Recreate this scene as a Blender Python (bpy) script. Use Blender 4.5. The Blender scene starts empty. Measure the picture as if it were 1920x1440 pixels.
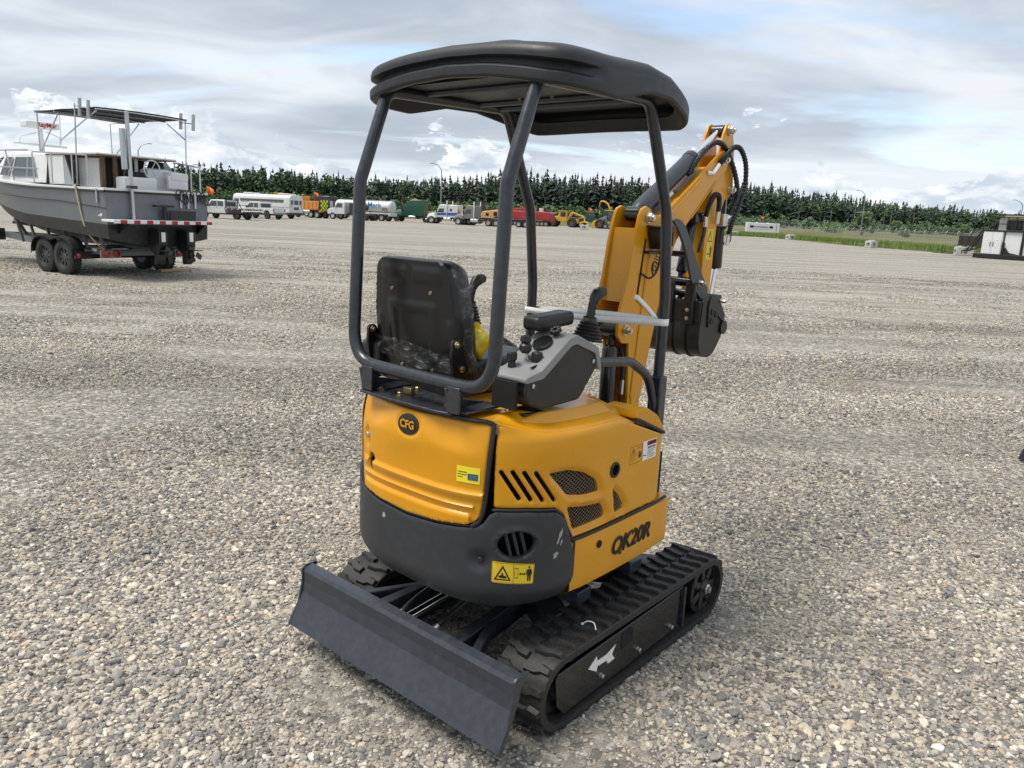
import bpy, bmesh, math, random
import numpy as np
from mathutils import Vector, Matrix, Euler
from mathutils.geometry import delaunay_2d_cdt

R = math.radians
SC = bpy.context.scene
COL = SC.collection
random.seed(7)
RNG = np.random.default_rng(11)

# ------------------------------------------------------------------ camera
CAM_H, PITCH, ROLL, FPX = 1.6725, 12.19, 2.65, 1456.5
cam_data = bpy.data.cameras.new('camera')
cam_data.sensor_width = 36.0
cam_data.lens = FPX / 1920 * 36.0
cam_data.clip_start = 0.05
cam_data.clip_end = 6000
cam = bpy.data.objects.new('camera', cam_data)
COL.objects.link(cam)
_p, _r = R(PITCH), R(ROLL)
_rt = Vector((1, 0, 0)); _fw = Vector((0, math.cos(_p), -math.sin(_p))); _up = Vector((0, math.sin(_p), math.cos(_p)))
CR = _rt * math.cos(_r) + _up * math.sin(_r)
CU = _up * math.cos(_r) - _rt * math.sin(_r)
CF = _fw
_m = Matrix((CR, CU, -CF)).transposed().to_4x4()
_m.translation = Vector((0, 0, CAM_H))
cam.matrix_world = _m
SC.camera = cam

# ------------------------------------------------------------------ world: daylight sky under broken cloud
SUN_ELEV, SUN_AZ = 63.0, -105.0          # azimuth measured clockwise from +Y (the view direction)
world = bpy.data.worlds.new('World'); SC.world = world
world.use_nodes = True
wn, wl = world.node_tree.nodes, world.node_tree.links
wn.clear()


def wnode(t, **k):
    n = wn.new(t)
    for a, b in k.items():
        setattr(n, a, b)
    return n


def wmath(op, a, b=None, clamp=False):
    n = wnode('ShaderNodeMath', operation=op, use_clamp=clamp)
    for i, s in enumerate((a, b)):
        if s is None:
            continue
        if isinstance(s, (int, float)):
            n.inputs[i].default_value = s
        else:
            wl.new(s, n.inputs[i])
    return n.outputs[0]


def wramp(fac, stops):
    n = wnode('ShaderNodeValToRGB')
    e = n.color_ramp.elements
    while len(e) < len(stops):
        e.new(0.5)
    for el, (p, c) in zip(e, stops):
        el.position = p
        el.color = (c if isinstance(c, tuple) else (c, c, c)) + (1,)
    wl.new(fac, n.inputs[0])
    return n.outputs[0]


def wmix(fac, a, b):
    n = wnode('ShaderNodeMix', data_type='RGBA')
    for s, i in ((fac, 0), (a, 6), (b, 7)):
        if isinstance(s, (int, float)):
            n.inputs[i].default_value = s
        elif isinstance(s, tuple):
            n.inputs[i].default_value = s + (1,)
        else:
            wl.new(s, n.inputs[i])
    return n.outputs[2]


tc = wnode('ShaderNodeTexCoord')
sep = wnode('ShaderNodeSeparateXYZ'); wl.new(tc.outputs['Generated'], sep.inputs[0])
zc = wmath('MAXIMUM', sep.outputs[2], 0.0)
zz = wmath('ADD', zc, 0.13)
pu = wmath('DIVIDE', sep.outputs[0], zz)
pv = wmath('DIVIDE', sep.outputs[1], zz)
cmb = wnode('ShaderNodeCombineXYZ'); wl.new(pu, cmb.inputs[0]); wl.new(pv, cmb.inputs[1])


def wnoise(vec, scale, detail, rough, sx=1, sy=1, off=(0, 0, 0), dist=0.0, sz=1):
    mp = wnode('ShaderNodeMapping'); wl.new(vec, mp.inputs[0])
    mp.inputs['Scale'].default_value = (sx, sy, sz); mp.inputs['Location'].default_value = off
    n = wnode('ShaderNodeTexNoise'); wl.new(mp.outputs[0], n.inputs[0])
    n.inputs['Scale'].default_value = scale; n.inputs['Detail'].default_value = detail
    n.inputs['Roughness'].default_value = rough; n.inputs['Distortion'].default_value = dist
    return n.outputs[0]


sky = wnode('ShaderNodeTexSky', sky_type='NISHITA')
sky.sun_disc = False
sky.sun_elevation = R(SUN_ELEV); sky.sun_rotation = R(SUN_AZ)
sky.altitude = 600; sky.dust_density = 1.0
# layered stratocumulus, seen in perspective on a flat cloud deck
n_big = wnoise(cmb.outputs[0], 0.50, 4, 0.50, 0.9, 1.05, (3.1, 1.7, 0), 0.8)
n_fine = wnoise(cmb.outputs[0], 1.5, 5, 0.52, 0.9, 1.2, (9.3, 4.2, 0), 1.2)
dens = wmath('ADD', wmath('MULTIPLY', n_big, 0.74), wmath('MULTIPLY', n_fine, 0.26))
deck = wramp(dens, [(0.40, (3.6, 3.8, 4.0)), (0.46, (3.05, 3.3, 3.6)), (0.51, (2.55, 2.85, 3.2)), (0.57, (2.1, 2.4, 2.78)), (0.65, (1.75, 2.05, 2.42))])
hole = wramp(wnoise(cmb.outputs[0], 0.55, 5, 0.6, 0.7, 1.6, (-4.7, 8.4, 0), 0.5), [(0.52, 0.0), (0.64, 0.7)])
low = wmath('MULTIPLY', wmath('POWER', wmath('SUBTRACT', 1.0, zc), 10.0), 0.50)
col1 = wmix(low, wmix(hole, deck, sky.outputs[0]), (3.45, 3.7, 3.95))
# row of bright cumulus heads low over the horizon
cum = wnoise(tc.outputs['Generated'], 7.0, 9, 0.62, 1, 1, (2.2, 0.4, 0.0), 0.3, 2.2)
hgt = wmath('SUBTRACT', wmath('MULTIPLY', wmath('SUBTRACT', cum, 0.38), 0.50), zc)
cmask = wramp(wmath('MULTIPLY', hgt, 20.0), [(0.0, 0.0), (0.22, 1.0)])
ccol = wramp(wnoise(tc.outputs['Generated'], 16.0, 6, 0.6, 1, 1, (5.0, 0.4, 0.3), 0.2, 2.0), [(0.40, (2.5, 2.85, 3.3)), (0.58, (4.5, 4.6, 4.7))])
col2 = wmix(wmath('MULTIPLY', cmask, 0.85), col1, ccol)
bg = wnode('ShaderNodeBackground'); wl.new(col2, bg.inputs[0]); bg.inputs[1].default_value = 0.1
wo = wnode('ShaderNodeOutputWorld'); wl.new(bg.outputs[0], wo.inputs[0])

# ------------------------------------------------------------------ sun behind thin cloud
sd = bpy.data.lights.new('sun', 'SUN'); sd.energy = 1.5; sd.angle = R(28); sd.color = (1.0, 0.94, 0.83)
sun = bpy.data.objects.new('sun', sd); COL.objects.link(sun)
_e, _a = R(SUN_ELEV), R(SUN_AZ)
SUNV = Vector((math.sin(_a) * math.cos(_e), math.cos(_a) * math.cos(_e), math.sin(_e)))
sun.rotation_euler = (-SUNV).to_track_quat('-Z', 'Y').to_euler()
sun.location = SUNV * 30

# ------------------------------------------------------------------ exposure
vs = SC.view_settings
vs.view_transform = 'Standard'; vs.look = 'None'; vs.exposure = 1.27; vs.gamma = 1.0; vs.use_curve_mapping = False


# ------------------------------------------------------------------ materials
MATS = {}


class NT:
    """tiny node-tree helper"""
    def __init__(s, name):
        s.m = bpy.data.materials.new(name); s.m.use_nodes = True
        s.n, s.l = s.m.node_tree.nodes, s.m.node_tree.links
        s.b = s.n['Principled BSDF']

    def node(s, t, **k):
        n = s.n.new(t)
        for a, b in k.items():
            setattr(n, a, b)
        return n

    def set(s, sock, v):
        if isinstance(v, (int, float)):
            sock.default_value = v
        elif isinstance(v, (tuple, list)):
            sock.default_value = tuple(v) + ((1,) if len(v) == 3 and len(sock.default_value) == 4 else ())
        else:
            s.l.new(v, sock)

    def coord(s, kind='Object'):
        return s.node('ShaderNodeTexCoord').outputs[kind]

    def noise(s, vec, scale, detail=4, rough=0.55, dist=0.0):
        n = s.node('ShaderNodeTexNoise'); s.set(n.inputs[0], vec)
        n.inputs['Scale'].default_value = scale; n.inputs['Detail'].default_value = detail
        n.inputs['Roughness'].default_value = rough; n.inputs['Distortion'].default_value = dist
        return n.outputs[0]

    def mapping(s, vec, scale=(1, 1, 1), rot=(0, 0, 0), loc=(0, 0, 0)):
        n = s.node('ShaderNodeMapping'); s.set(n.inputs[0], vec)
        n.inputs['Scale'].default_value = scale; n.inputs['Rotation'].default_value = rot; n.inputs['Location'].default_value = loc
        return n.outputs[0]

    def ramp(s, fac, stops, mode='LINEAR'):
        n = s.node('ShaderNodeValToRGB'); e = n.color_ramp.elements; n.color_ramp.interpolation = mode
        while len(e) < len(stops):
            e.new(0.5)
        for el, (p, c) in zip(e, stops):
            el.position = p; el.color = (c if isinstance(c, tuple) else (c, c, c)) + (1,)
        s.set(n.inputs[0], fac)
        return n.outputs[0]

    def math(s, op, a, b=None, clamp=False):
        n = s.node('ShaderNodeMath', operation=op, use_clamp=clamp)
        s.set(n.inputs[0], a)
        if b is not None:
            s.set(n.inputs[1], b)
        return n.outputs[0]

    def mix(s, fac, a, b, blend='MIX'):
        n = s.node('ShaderNodeMix', data_type='RGBA', blend_type=blend)
        s.set(n.inputs[0], fac); s.set(n.inputs[6], a); s.set(n.inputs[7], b)
        return n.outputs[2]

    def bump(s, h, strength=0.3, dist=0.01):
        n = s.node('ShaderNodeBump'); s.set(n.inputs['Height'], h)
        n.inputs['Strength'].default_value = strength; n.inputs['Distance'].default_value = dist
        s.l.new(n.outputs[0], s.b.inputs['Normal'])

    def out(s, color=None, rough=None, metal=None, coat=None, spec=None):
        for k, v in (('Base Color', color), ('Roughness', rough), ('Metallic', metal), ('Coat Weight', coat), ('Specular IOR Level', spec)):
            if v is not None:
                s.set(s.b.inputs[k], v)
        return s.m


def pbr(name, color, rough=0.5, metal=0.0, coat=0.0, var=0.12, scale=6.0, dust=0.0, dustcol=(0.36, 0.33, 0.28), bump=0.0, bscale=60.0, spec=None, croug=0.08):
    """painted / plastic / metal surface with slight colour and gloss variation and a dust film"""
    if name in MATS:
        return MATS[name]
    t = NT(name); v = t.coord()
    n1 = t.noise(v, scale, 5, 0.6)
    c = tuple(color)
    lo = tuple(x * (1 - var) for x in c); hi = tuple(min(1, x * (1 + var)) for x in c)
    col = t.ramp(n1, [(0.3, lo), (0.7, hi)])
    n2 = t.noise(v, scale * 5.3, 6, 0.65)
    if dust > 0:
        d = t.ramp(n2, [(0.42, 0.0), (0.75, dust)])
        col = t.mix(d, col, dustcol)
    ro = t.ramp(n2, [(0.3, max(0.02, rough * 0.85)), (0.7, min(1.0, rough * 1.2))])
    t.out(col, ro, metal, coat, spec)
    t.b.inputs['Coat Roughness'].default_value = croug
    if bump > 0:
        t.bump(t.noise(v, bscale, 5, 0.6), bump, 0.004)
    MATS[name] = t.m
    return t.m


def glass(name, color=(0.02, 0.03, 0.035), rough=0.05):
    if name in MATS:
        return MATS[name]
    t = NT(name)
    t.out(color, rough, 0.0, 0.0, 0.8)
    MATS[name] = t.m
    return t.m


def M(n):
    return MATS[n]


# ------------------------------------------------------------------ mesh helpers
class MB:
    def __init__(s):
        s.v = []; s.f = []; s.mi = []; s.cur = 0

    def add(s, verts, faces):
        o = len(s.v)
        s.v.extend(tuple(p) for p in verts)
        for f in faces:
            s.f.append(tuple(i + o for i in f)); s.mi.append(s.cur)
        return s

    def box(s, c, d, rot=None):
        x, y, z = d[0] / 2, d[1] / 2, d[2] / 2
        P = [Vector((a * x, b * y, g * z)) for g in (-1, 1) for a, b in ((-1, -1), (1, -1), (1, 1), (-1, 1))]
        if rot is not None:
            m = Euler(rot).to_matrix() if not isinstance(rot, Matrix) else rot
            P = [m @ p for p in P]
        P = [p + Vector(c) for p in P]
        return s.add(P, [(3, 2, 1, 0), (4, 5, 6, 7), (0, 1, 5, 4), (1, 2, 6, 5), (2, 3, 7, 6), (3, 0, 4, 7)])

    def beam(s, p0, p1, w, h, up=(0, 0, 1)):
        p0, p1 = Vector(p0), Vector(p1); d = p1 - p0
        L = d.length; d = d / L; u = Vector(up)
        sd_ = d.cross(u)
        if sd_.length < 1e-5:
            sd_ = d.cross(Vector((0, 1, 0)))
        sd_.normalize(); u = sd_.cross(d)
        m = Matrix((d, sd_, u)).transposed()
        return s.box((p0 + p1) / 2, (L, w, h), m)

    def tube(s, pts, r, n=10, caps=True, closed=False):
        pts = [Vector(p) for p in pts]; k = len(pts)
        rs = r if isinstance(r, (list, tuple)) else [r] * k
        T = []
        for i in range(k):
            if closed:
                a, b = pts[(i - 1) % k], pts[(i + 1) % k]
            else:
                a, b = pts[max(i - 1, 0)], pts[min(i + 1, k - 1)]
            T.append((b - a).normalized())
        u = T[0].orthogonal().normalized()
        rings = []
        for i in range(k):
            if i:
                u = (u - T[i] * u.dot(T[i]))
                if u.length < 1e-6:
                    u = T[i].orthogonal()
                u.normalize()
            w = T[i].cross(u)
            rings.append([pts[i] + (u * math.cos(2 * math.pi * j / n) + w * math.sin(2 * math.pi * j / n)) * rs[i] for j in range(n)])
        V = [p for g in rings for p in g]; F = []
        for i in range(k if closed else k - 1):
            a, b = i * n, ((i + 1) % k) * n
            for j in range(n):
                q = (j + 1) % n
                F.append((a + j, a + q, b + q, b + j))
        if caps and not closed:
            F.append(tuple(reversed(range(n)))); F.append(tuple((k - 1) * n + j for j in range(n)))
        return s.add(V, F)

    def lathe(s, prof, c, axis=(0, 0, 1), n=24, caps=True):
        a = Vector(axis).normalized(); u = a.orthogonal().normalized(); w = a.cross(u); c = Vector(c)
        V = []; F = []
        for r, h in prof:
            for j in range(n):
                t = 2 * math.pi * j / n
                V.append(c + a * h + (u * math.cos(t) + w * math.sin(t)) * max(r, 1e-5))
        for i in range(len(prof) - 1):
            for j in range(n):
                q = (j + 1) % n
                F.append((i * n + j, i * n + q, (i + 1) * n + q, (i + 1) * n + j))
        if caps:
            F.append(tuple(reversed(range(n)))); F.append(tuple((len(prof) - 1) * n + j for j in range(n)))
        return s.add(V, F)

    def cyl(s, p0, p1, r, n=16):
        p0, p1 = Vector(p0), Vector(p1); d = p1 - p0
        return s.lathe([(r, 0), (r, d.length)], p0, d, n)

    def prism(s, poly, lo, hi, plane='xz'):
        """polygon in a plane extruded along the remaining axis"""
        def P(a, b, h):
            return {'xz': (a, h, b), 'xy': (a, b, h), 'yz': (h, a, b)}[plane]
        n = len(poly)
        ar = sum(poly[i][0] * poly[(i + 1) % n][1] - poly[(i + 1) % n][0] * poly[i][1] for i in range(n))
        if ar < 0:
            poly = list(reversed(poly))
        V = [P(a, b, lo) for a, b in poly] + [P(a, b, hi) for a, b in poly]
        F = [tuple(range(n)), tuple(reversed(range(n, 2 * n)))]
        F += [((i + 1) % n, i, n + i, n + (i + 1) % n) for i in range(n)]
        if plane != 'xz':
            F = [tuple(reversed(f)) for f in F]
        return s.add(V, F)

    def ball(s, c, r, sc=(1, 1, 1), n=14, m=8):
        V = []; F = []; c = Vector(c)
        for i in range(m + 1):
            p = math.pi * i / m
            for j in range(n):
                t = 2 * math.pi * j / n
                V.append(c + Vector((r * sc[0] * math.sin(p) * math.cos(t), r * sc[1] * math.sin(p) * math.sin(t), r * sc[2] * math.cos(p))))
        for i in range(m):
            for j in range(n):
                q = (j + 1) % n
                F.append((i * n + j, (i + 1) * n + j, (i + 1) * n + q, i * n + q))
        return s.add(V, F)

    def grid(s, rows):
        """rows of points -> quad sheet"""
        k, n = len(rows), len(rows[0])
        return s.add([p for r_ in rows for p in r_], [(i * n + j, i * n + j + 1, (i + 1) * n + j + 1, (i + 1) * n + j) for i in range(k - 1) for j in range(n - 1)])

    def mesh(s, name, smooth=38):
        me = bpy.data.meshes.new(name)
        me.from_pydata(s.v, [], s.f)
        me.update()
        if smooth:
            me.shade_smooth(); me.set_sharp_from_angle(angle=R(smooth))
        return me

    def obj(s, name, mat, parent=None, bevel=0.0, smooth=38, seg=2, solid=0.0, loc=None, rot=None):
        me = s.mesh(name, smooth)
        mats = mat if isinstance(mat, (list, tuple)) else [mat]
        for m in mats:
            me.materials.append(MATS[m] if isinstance(m, str) else m)
        if len(mats) > 1:
            me.polygons.foreach_set('material_index', s.mi)
        return link(name, me, parent, bevel, seg, solid, loc, rot)


def link(name, me, parent=None, bevel=0.0, seg=2, solid=0.0, loc=None, rot=None):
    o = bpy.data.objects.new(name, me); COL.objects.link(o)
    if parent is not None:
        o.parent = parent
    if loc is not None:
        o.location = loc
    if rot is not None:
        o.rotation_euler = rot
    if solid:
        md = o.modifiers.new('solid', 'SOLIDIFY'); md.thickness = solid; md.offset = -1
    if bevel:
        md = o.modifiers.new('bevel', 'BEVEL'); md.width = bevel; md.segments = seg
        md.limit_method = 'ANGLE'; md.angle_limit = R(32)
    return o


def tag(o, label=None, cat=None, group=None, kind=None):
    for k, v in (('label', label), ('category', cat), ('group', group), ('kind', kind)):
        if v:
            o[k] = v
    return o


def thing(name, label, cat, loc=(0, 0, 0), rz=0.0, group=None, rot=None, sc=None):
    o = bpy.data.objects.new(name, None); COL.objects.link(o)
    o.empty_display_size = 0.2
    o.location = loc; o.rotation_euler = rot if rot else (0, 0, rz)
    if sc:
        o.scale = (sc, sc, sc)
    return tag(o, label, cat, group)


def text(name, body, size, mat, parent, loc, rot, extrude=0.0006, bold=0.0, shear=0.0, align='CENTER', sx=1.0, space=1.0):
    cu = bpy.data.curves.new(name, 'FONT'); cu.body = body; cu.size = size; cu.extrude = extrude
    cu.offset = bold; cu.shear = shear; cu.align_x = align; cu.align_y = 'CENTER'; cu.space_character = space
    cu.materials.append(MATS[mat])
    o = bpy.data.objects.new(name, cu); COL.objects.link(o)
    o.parent = parent; o.location = loc; o.rotation_euler = rot; o.scale = (sx, 1, 1)
    return o


def fillet(pts, rad, n=6):
    """round the inner corners of a polyline"""
    pts = [Vector(p) for p in pts]; out = [pts[0]]
    for i in range(1, len(pts) - 1):
        r = rad[i - 1] if isinstance(rad, (list, tuple)) else rad
        a, b, c = pts[i - 1], pts[i], pts[i + 1]
        d1, d2 = (a - b), (c - b)
        ang = d1.angle(d2)
        if r <= 0 or ang > R(177):
            out.append(b); continue
        t = min(r / math.tan(ang / 2), d1.length * 0.49, d2.length * 0.49)
        p0, p1 = b + d1.normalized() * t, b + d2.normalized() * t
        for k in range(n + 1):
            u = k / n
            out.append(p0 * (1 - u) ** 2 + b * 2 * u * (1 - u) + p1 * u * u)
    out.append(pts[-1])
    return out


def spline(pts, n=8):
    """Catmull-Rom through points"""
    P = [Vector(p) for p in pts]; P = [P[0] * 2 - P[1]] + P + [P[-1] * 2 - P[-2]]; out = []
    for i in range(1, len(P) - 2):
        a, b, c, d = P[i - 1:i + 3]
        for k in range(n):
            t = k / n
            out.append(0.5 * ((2 * b) + (c - a) * t + (2 * a - 5 * b + 4 * c - d) * t * t + (3 * b - a - 3 * c + d) * t ** 3))
    out.append(P[-2])
    return out


def copy_tree(o, parent=None):
    c = o.copy(); COL.objects.link(c)
    if parent is not None:
        c.parent = parent
    for ch in list(o.children):
        copy_tree(ch, c)
    return c


def vnoise(x, y, seed=0):
    """numpy value noise, 0..1"""
    x = np.asarray(x, float); y = np.asarray(y, float)
    xi, yi = np.floor(x).astype(np.int64), np.floor(y).astype(np.int64)
    fx_, fy_ = x - xi, y - yi
    fx_ = fx_ * fx_ * (3 - 2 * fx_); fy_ = fy_ * fy_ * (3 - 2 * fy_)

    def h(a, b):
        k = (a * 374761393 + b * 668265263 + seed * 1442695041) & 0xffffffff
        k = ((k ^ (k >> 13)) * 1274126177) & 0xffffffff
        return ((k ^ (k >> 16)) & 0xffff) / 65535.0
    return (h(xi, yi) * (1 - fx_) + h(xi + 1, yi) * fx_) * (1 - fy_) + (h(xi, yi + 1) * (1 - fx_) + h(xi + 1, yi + 1) * fx_) * fy_


def fbm(x, y, seed=0, oct=4):
    s_, a, t = 0, 1.0, 0
    for i in range(oct):
        s_ = s_ + vnoise(np.asarray(x) * 2 ** i, np.asarray(y) * 2 ** i, seed + i) * a; t += a; a *= 0.5
    return s_ / t


def pix_ground(u, v, z=0.0):
    """where the sight line of a photo pixel meets level z: used once to read distances off the photograph"""
    d = CF + CR * ((u - 960) / FPX) - CU * ((v - 720) / FPX)
    t = (z - CAM_H) / d.z
    return Vector((0, 0, CAM_H)) + d * t
# ================================================================== ground
def ground_material():
    t = NT('gravel_ground'); v = t.coord('Object')
    vo = t.node('ShaderNodeTexVoronoi'); t.set(vo.inputs[0], v); vo.inputs['Scale'].default_value = 34
    hsv = t.node('ShaderNodeSeparateColor'); t.l.new(vo.outputs['Color'], hsv.inputs[0])
    stones = t.ramp(hsv.outputs[0], [(0.0, (0.11, 0.11, 0.112)), (0.22, (0.18, 0.176, 0.168)), (0.45, (0.265, 0.25, 0.225)), (0.68, (0.34, 0.315, 0.275)), (0.88, (0.45, 0.42, 0.365)), (1.0, (0.60, 0.57, 0.51))])
    big = t.noise(v, 0.16, 5, 0.6, 0.4)
    ang = t.mapping(v, (0.035, 0.75, 1), (0, 0, R(-17)))
    trk = t.noise(ang, 1.0, 4, 0.6, 1.1)
    ang2 = t.mapping(v, (0.05, 1.1, 1), (0, 0, R(28)))
    trk2 = t.noise(ang2, 1.0, 3, 0.6, 1.4)
    dirt = t.ramp(big, [(0.40, (0.215, 0.188, 0.152)), (0.62, (0.30, 0.268, 0.222))])
    f1 = t.ramp(t.math('ADD', t.math('MULTIPLY', big, 0.55), t.math('MULTIPLY', t.math('ADD', trk, trk2), 0.225)), [(0.42, 0.05), (0.60, 0.6)])
    col = t.mix(f1, stones, dirt)
    fine = t.noise(v, 120, 4, 0.7)
    col = t.mix(0.55, col, t.ramp(fine, [(0.3, 0.55), (0.7, 1.45)]), 'MULTIPLY')
    tone = t.ramp(t.math('ADD', t.math('MULTIPLY', trk, 0.6), t.math('MULTIPLY', trk2, 0.4)), [(0.37, 0.66), (0.47, 0.96), (0.58, 1.26)])
    col = t.mix(1.0, col, tone, 'MULTIPLY')
    h = t.math('ADD', t.math('MULTIPLY', vo.outputs['Distance'], -1.2), t.math('MULTIPLY', fine, 0.4))
    t.bump(h, 0.85, 0.012)
    return t.out(col, 0.93, spec=0.25)


MATS['gravel_ground'] = ground_material()


def yard_height(x, y):
    """level round the machine; shallow wheel ruts elsewhere, flat far away"""
    d = np.hypot(x, y)
    return (fbm(x * 0.35 + 5, y * 0.35, 3, 3) - 0.5) * 0.05 * np.clip((d - 5) / 6, 0, 1) * np.clip((60 - d) / 30, 0, 1)


# one sheet: fine rings near the camera, coarse to the horizon
rad = [0.0] + list(np.geomspace(1.0, 60, 46)) + [80, 120, 180, 300, 600, 1200, 2500, 4500]
nA = 96
gv = []; gf = []
for i, r_ in enumerate(rad):
    for j in range(nA):
        a_ = 2 * math.pi * j / nA
        x_, y_ = r_ * math.cos(a_), r_ * math.sin(a_)
        gv.append((x_, y_, -0.012 + float(yard_height(x_, y_))))
for i in range(len(rad) - 1):
    for j in range(nA):
        q = (j + 1) % nA
        gf.append((i * nA + j, (i + 1) * nA + j, (i + 1) * nA + q, i * nA + q))
me = bpy.data.meshes.new('ground'); me.from_pydata(gv, [], gf); me.validate(); me.shade_smooth()
me.materials.append(MATS['gravel_ground'])
ground = link('ground', me); tag(ground, kind='structure')


# ------------------------------------------------------------------ loose stones
def stone_material():
    t = NT('river_stone')
    a = t.node('ShaderNodeAttribute', attribute_type='INSTANCER', attribute_name='tint')
    v = t.coord('Object')
    n = t.noise(v, 1.3, 5, 0.65)
    col = t.mix(1.0, a.outputs['Color'], t.ramp(n, [(0.3, 0.74), (0.7, 1.22)]), 'MULTIPLY')
    return t.out(col, 0.82, spec=0.3)


MATS['river_stone'] = stone_material()


def scatter(n, d0, d1, half=0.86):
    """random points in the wedge in front of the camera (with room to step aside)"""
    d = np.sqrt(RNG.uniform(d0 * d0, d1 * d1, n))
    a = RNG.uniform(-half, half, n)
    x = d * np.tan(a) * 0.98 + RNG.uniform(-0.9, 0.9, n); y = d + RNG.uniform(-.3, .3, n)
    return x, y


def stones_object(name, label, sets):
    X = []; Y = []; S = []; TN = []
    for n, d0, d1, r0, sig in sets:
        x, y = scatter(n, d0, d1)
        s = r0 * np.exp(RNG.normal(0, sig, n))
        # trampled patches: finer stone, more dust
        k = fbm(x * 0.55 + 20, y * 0.8 + 3, 5, 4)
        thin = np.clip((k - 0.50) / 0.13, 0, 1)
        keep = RNG.uniform(0, 1, n) > thin * 0.62
        s = s * (1 - 0.45 * thin)
        X.append(x[keep]); Y.append(y[keep]); S.append(s[keep]); TN.append(thin[keep])
    x = np.concatenate(X); y = np.concatenate(Y); s = np.minimum(np.concatenate(S), 0.020)
    n = len(x); thin_all = np.concatenate(TN)
    z = yard_height(x, y) - 0.012 + s * RNG.uniform(-0.05, 0.45, n)
    pal = np.array([(0.170, 0.174, 0.178), (0.245, 0.243, 0.238), (0.325, 0.312, 0.288), (0.395, 0.368, 0.322), (0.445, 0.392, 0.315), (0.51, 0.465, 0.39), (0.62, 0.585, 0.515), (0.42, 0.325, 0.25), (0.125, 0.127, 0.130)])
    pr = np.array([.19, .17, .15, .14, .13, .11, .085, .025, .07]); pr /= pr.sum()
    c = pal[RNG.choice(len(pal), n, p=pr)] * RNG.uniform(0.74, 1.16, (n, 1)) * np.array([[1.04, 1.015, 0.97]])
    # dusty wheel tracks sweep across the yard: paler, browner stone along them
    ca, sa = math.cos(R(-14)), math.sin(R(-14))
    trk = fbm((x * ca - y * sa) * 0.05 + 3, (x * sa + y * ca) * 0.75, 31, 3)
    ca, sa = math.cos(R(24)), math.sin(R(24))
    trk2 = fbm((x * ca - y * sa) * 0.07 + 9, (x * sa + y * ca) * 0.9, 37, 3)
    m = np.clip((0.6 * trk + 0.4 * trk2 - 0.47) / 0.11, -1, 1)[:, None]
    c = c * (1 + 0.17 * m)
    du = np.clip(thin_all, 0, 1)[:, None] * 0.34 + np.clip(m, 0, 1) * 0.10
    c = c * (1 - du) + np.array([[0.335, 0.295, 0.238]]) * du
    rot = np.stack([RNG.uniform(-.45, .45, n), RNG.uniform(-.45, .45, n), RNG.uniform(0, 6.28, n)], 1)
    sc = np.stack([s * RNG.uniform(.9, 1.4, n), s * RNG.uniform(.75, 1.1, n), s * RNG.uniform(.5, .85, n)], 1)
    me = bpy.data.meshes.new(name)
    me.vertices.add(n); me.vertices.foreach_set('co', np.stack([x, y, z], 1).ravel().astype(np.float32))
    for nm, arr, ty in (('rotv', rot, 'FLOAT_VECTOR'), ('scv', sc, 'FLOAT_VECTOR')):
        at = me.attributes.new(nm, ty, 'POINT'); at.data.foreach_set('vector', arr.ravel().astype(np.float32))
    at = me.attributes.new('tint', 'FLOAT_COLOR', 'POINT')
    at.data.foreach_set('color', np.concatenate([c, np.ones((n, 1))], 1).ravel().astype(np.float32))
    at = me.attributes.new('pick', 'INT', 'POINT'); at.data.foreach_set('value', RNG.integers(0, 6, n).astype(np.int32))
    o = link(name, me)
    g = bpy.data.node_groups.new(name, 'GeometryNodeTree')
    g.interface.new_socket('Geometry', in_out='INPUT', socket_type='NodeSocketGeometry')
    g.interface.new_socket('Geometry', in_out='OUTPUT', socket_type='NodeSocketGeometry')
    N, L = g.nodes, g.links
    gi, go = N.new('NodeGroupInput'), N.new('NodeGroupOutput')
    geos = []
    for i in range(6):
        ico = N.new('GeometryNodeMeshIcoSphere'); ico.inputs['Radius'].default_value = 1.0; ico.inputs['Subdivisions'].default_value = 3 if i < 2 else 2
        pos = N.new('GeometryNodeInputPosition')
        nz = N.new('ShaderNodeTexNoise'); nz.noise_dimensions = '4D'; nz.inputs['W'].default_value = i * 7.7
        nz.inputs['Scale'].default_value = 0.85 + 0.08 * i; nz.inputs['Detail'].default_value = 1.0
        L.new(pos.outputs[0], nz.inputs['Vector'])
        sub = N.new('ShaderNodeVectorMath'); sub.operation = 'SUBTRACT'; sub.inputs[1].default_value = (.5, .5, .5); L.new(nz.outputs['Color'], sub.inputs[0])
        mul = N.new('ShaderNodeVectorMath'); mul.operation = 'SCALE'; mul.inputs['Scale'].default_value = 1.5; L.new(sub.outputs[0], mul.inputs[0])
        sp = N.new('GeometryNodeSetPosition'); L.new(ico.outputs[0], sp.inputs['Geometry']); L.new(mul.outputs[0], sp.inputs['Offset'])
        sm = N.new('GeometryNodeSetShadeSmooth'); L.new(sp.outputs[0], sm.inputs[0])
        if i % 3 == 2:
            sm.inputs['Shade Smooth'].default_value = False
        mt = N.new('GeometryNodeSetMaterial'); mt.inputs['Material'].default_value = MATS['river_stone']; L.new(sm.outputs[0], mt.inputs[0])
        gt = N.new('GeometryNodeGeometryToInstance'); L.new(mt.outputs[0], gt.inputs[0]); geos.append(gt)
    jn = N.new('GeometryNodeJoinGeometry')
    for gt in reversed(geos):
        L.new(gt.outputs[0], jn.inputs[0])
    iop = N.new('GeometryNodeInstanceOnPoints'); iop.inputs['Pick Instance'].default_value = True
    L.new(gi.outputs[0], iop.inputs['Points']); L.new(jn.outputs[0], iop.inputs['Instance'])

    def attr(nm, ty):
        a = N.new('GeometryNodeInputNamedAttribute'); a.data_type = ty; a.inputs[0].default_value = nm; return a.outputs[0]
    L.new(attr('pick', 'INT'), iop.inputs['Instance Index'])
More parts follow.
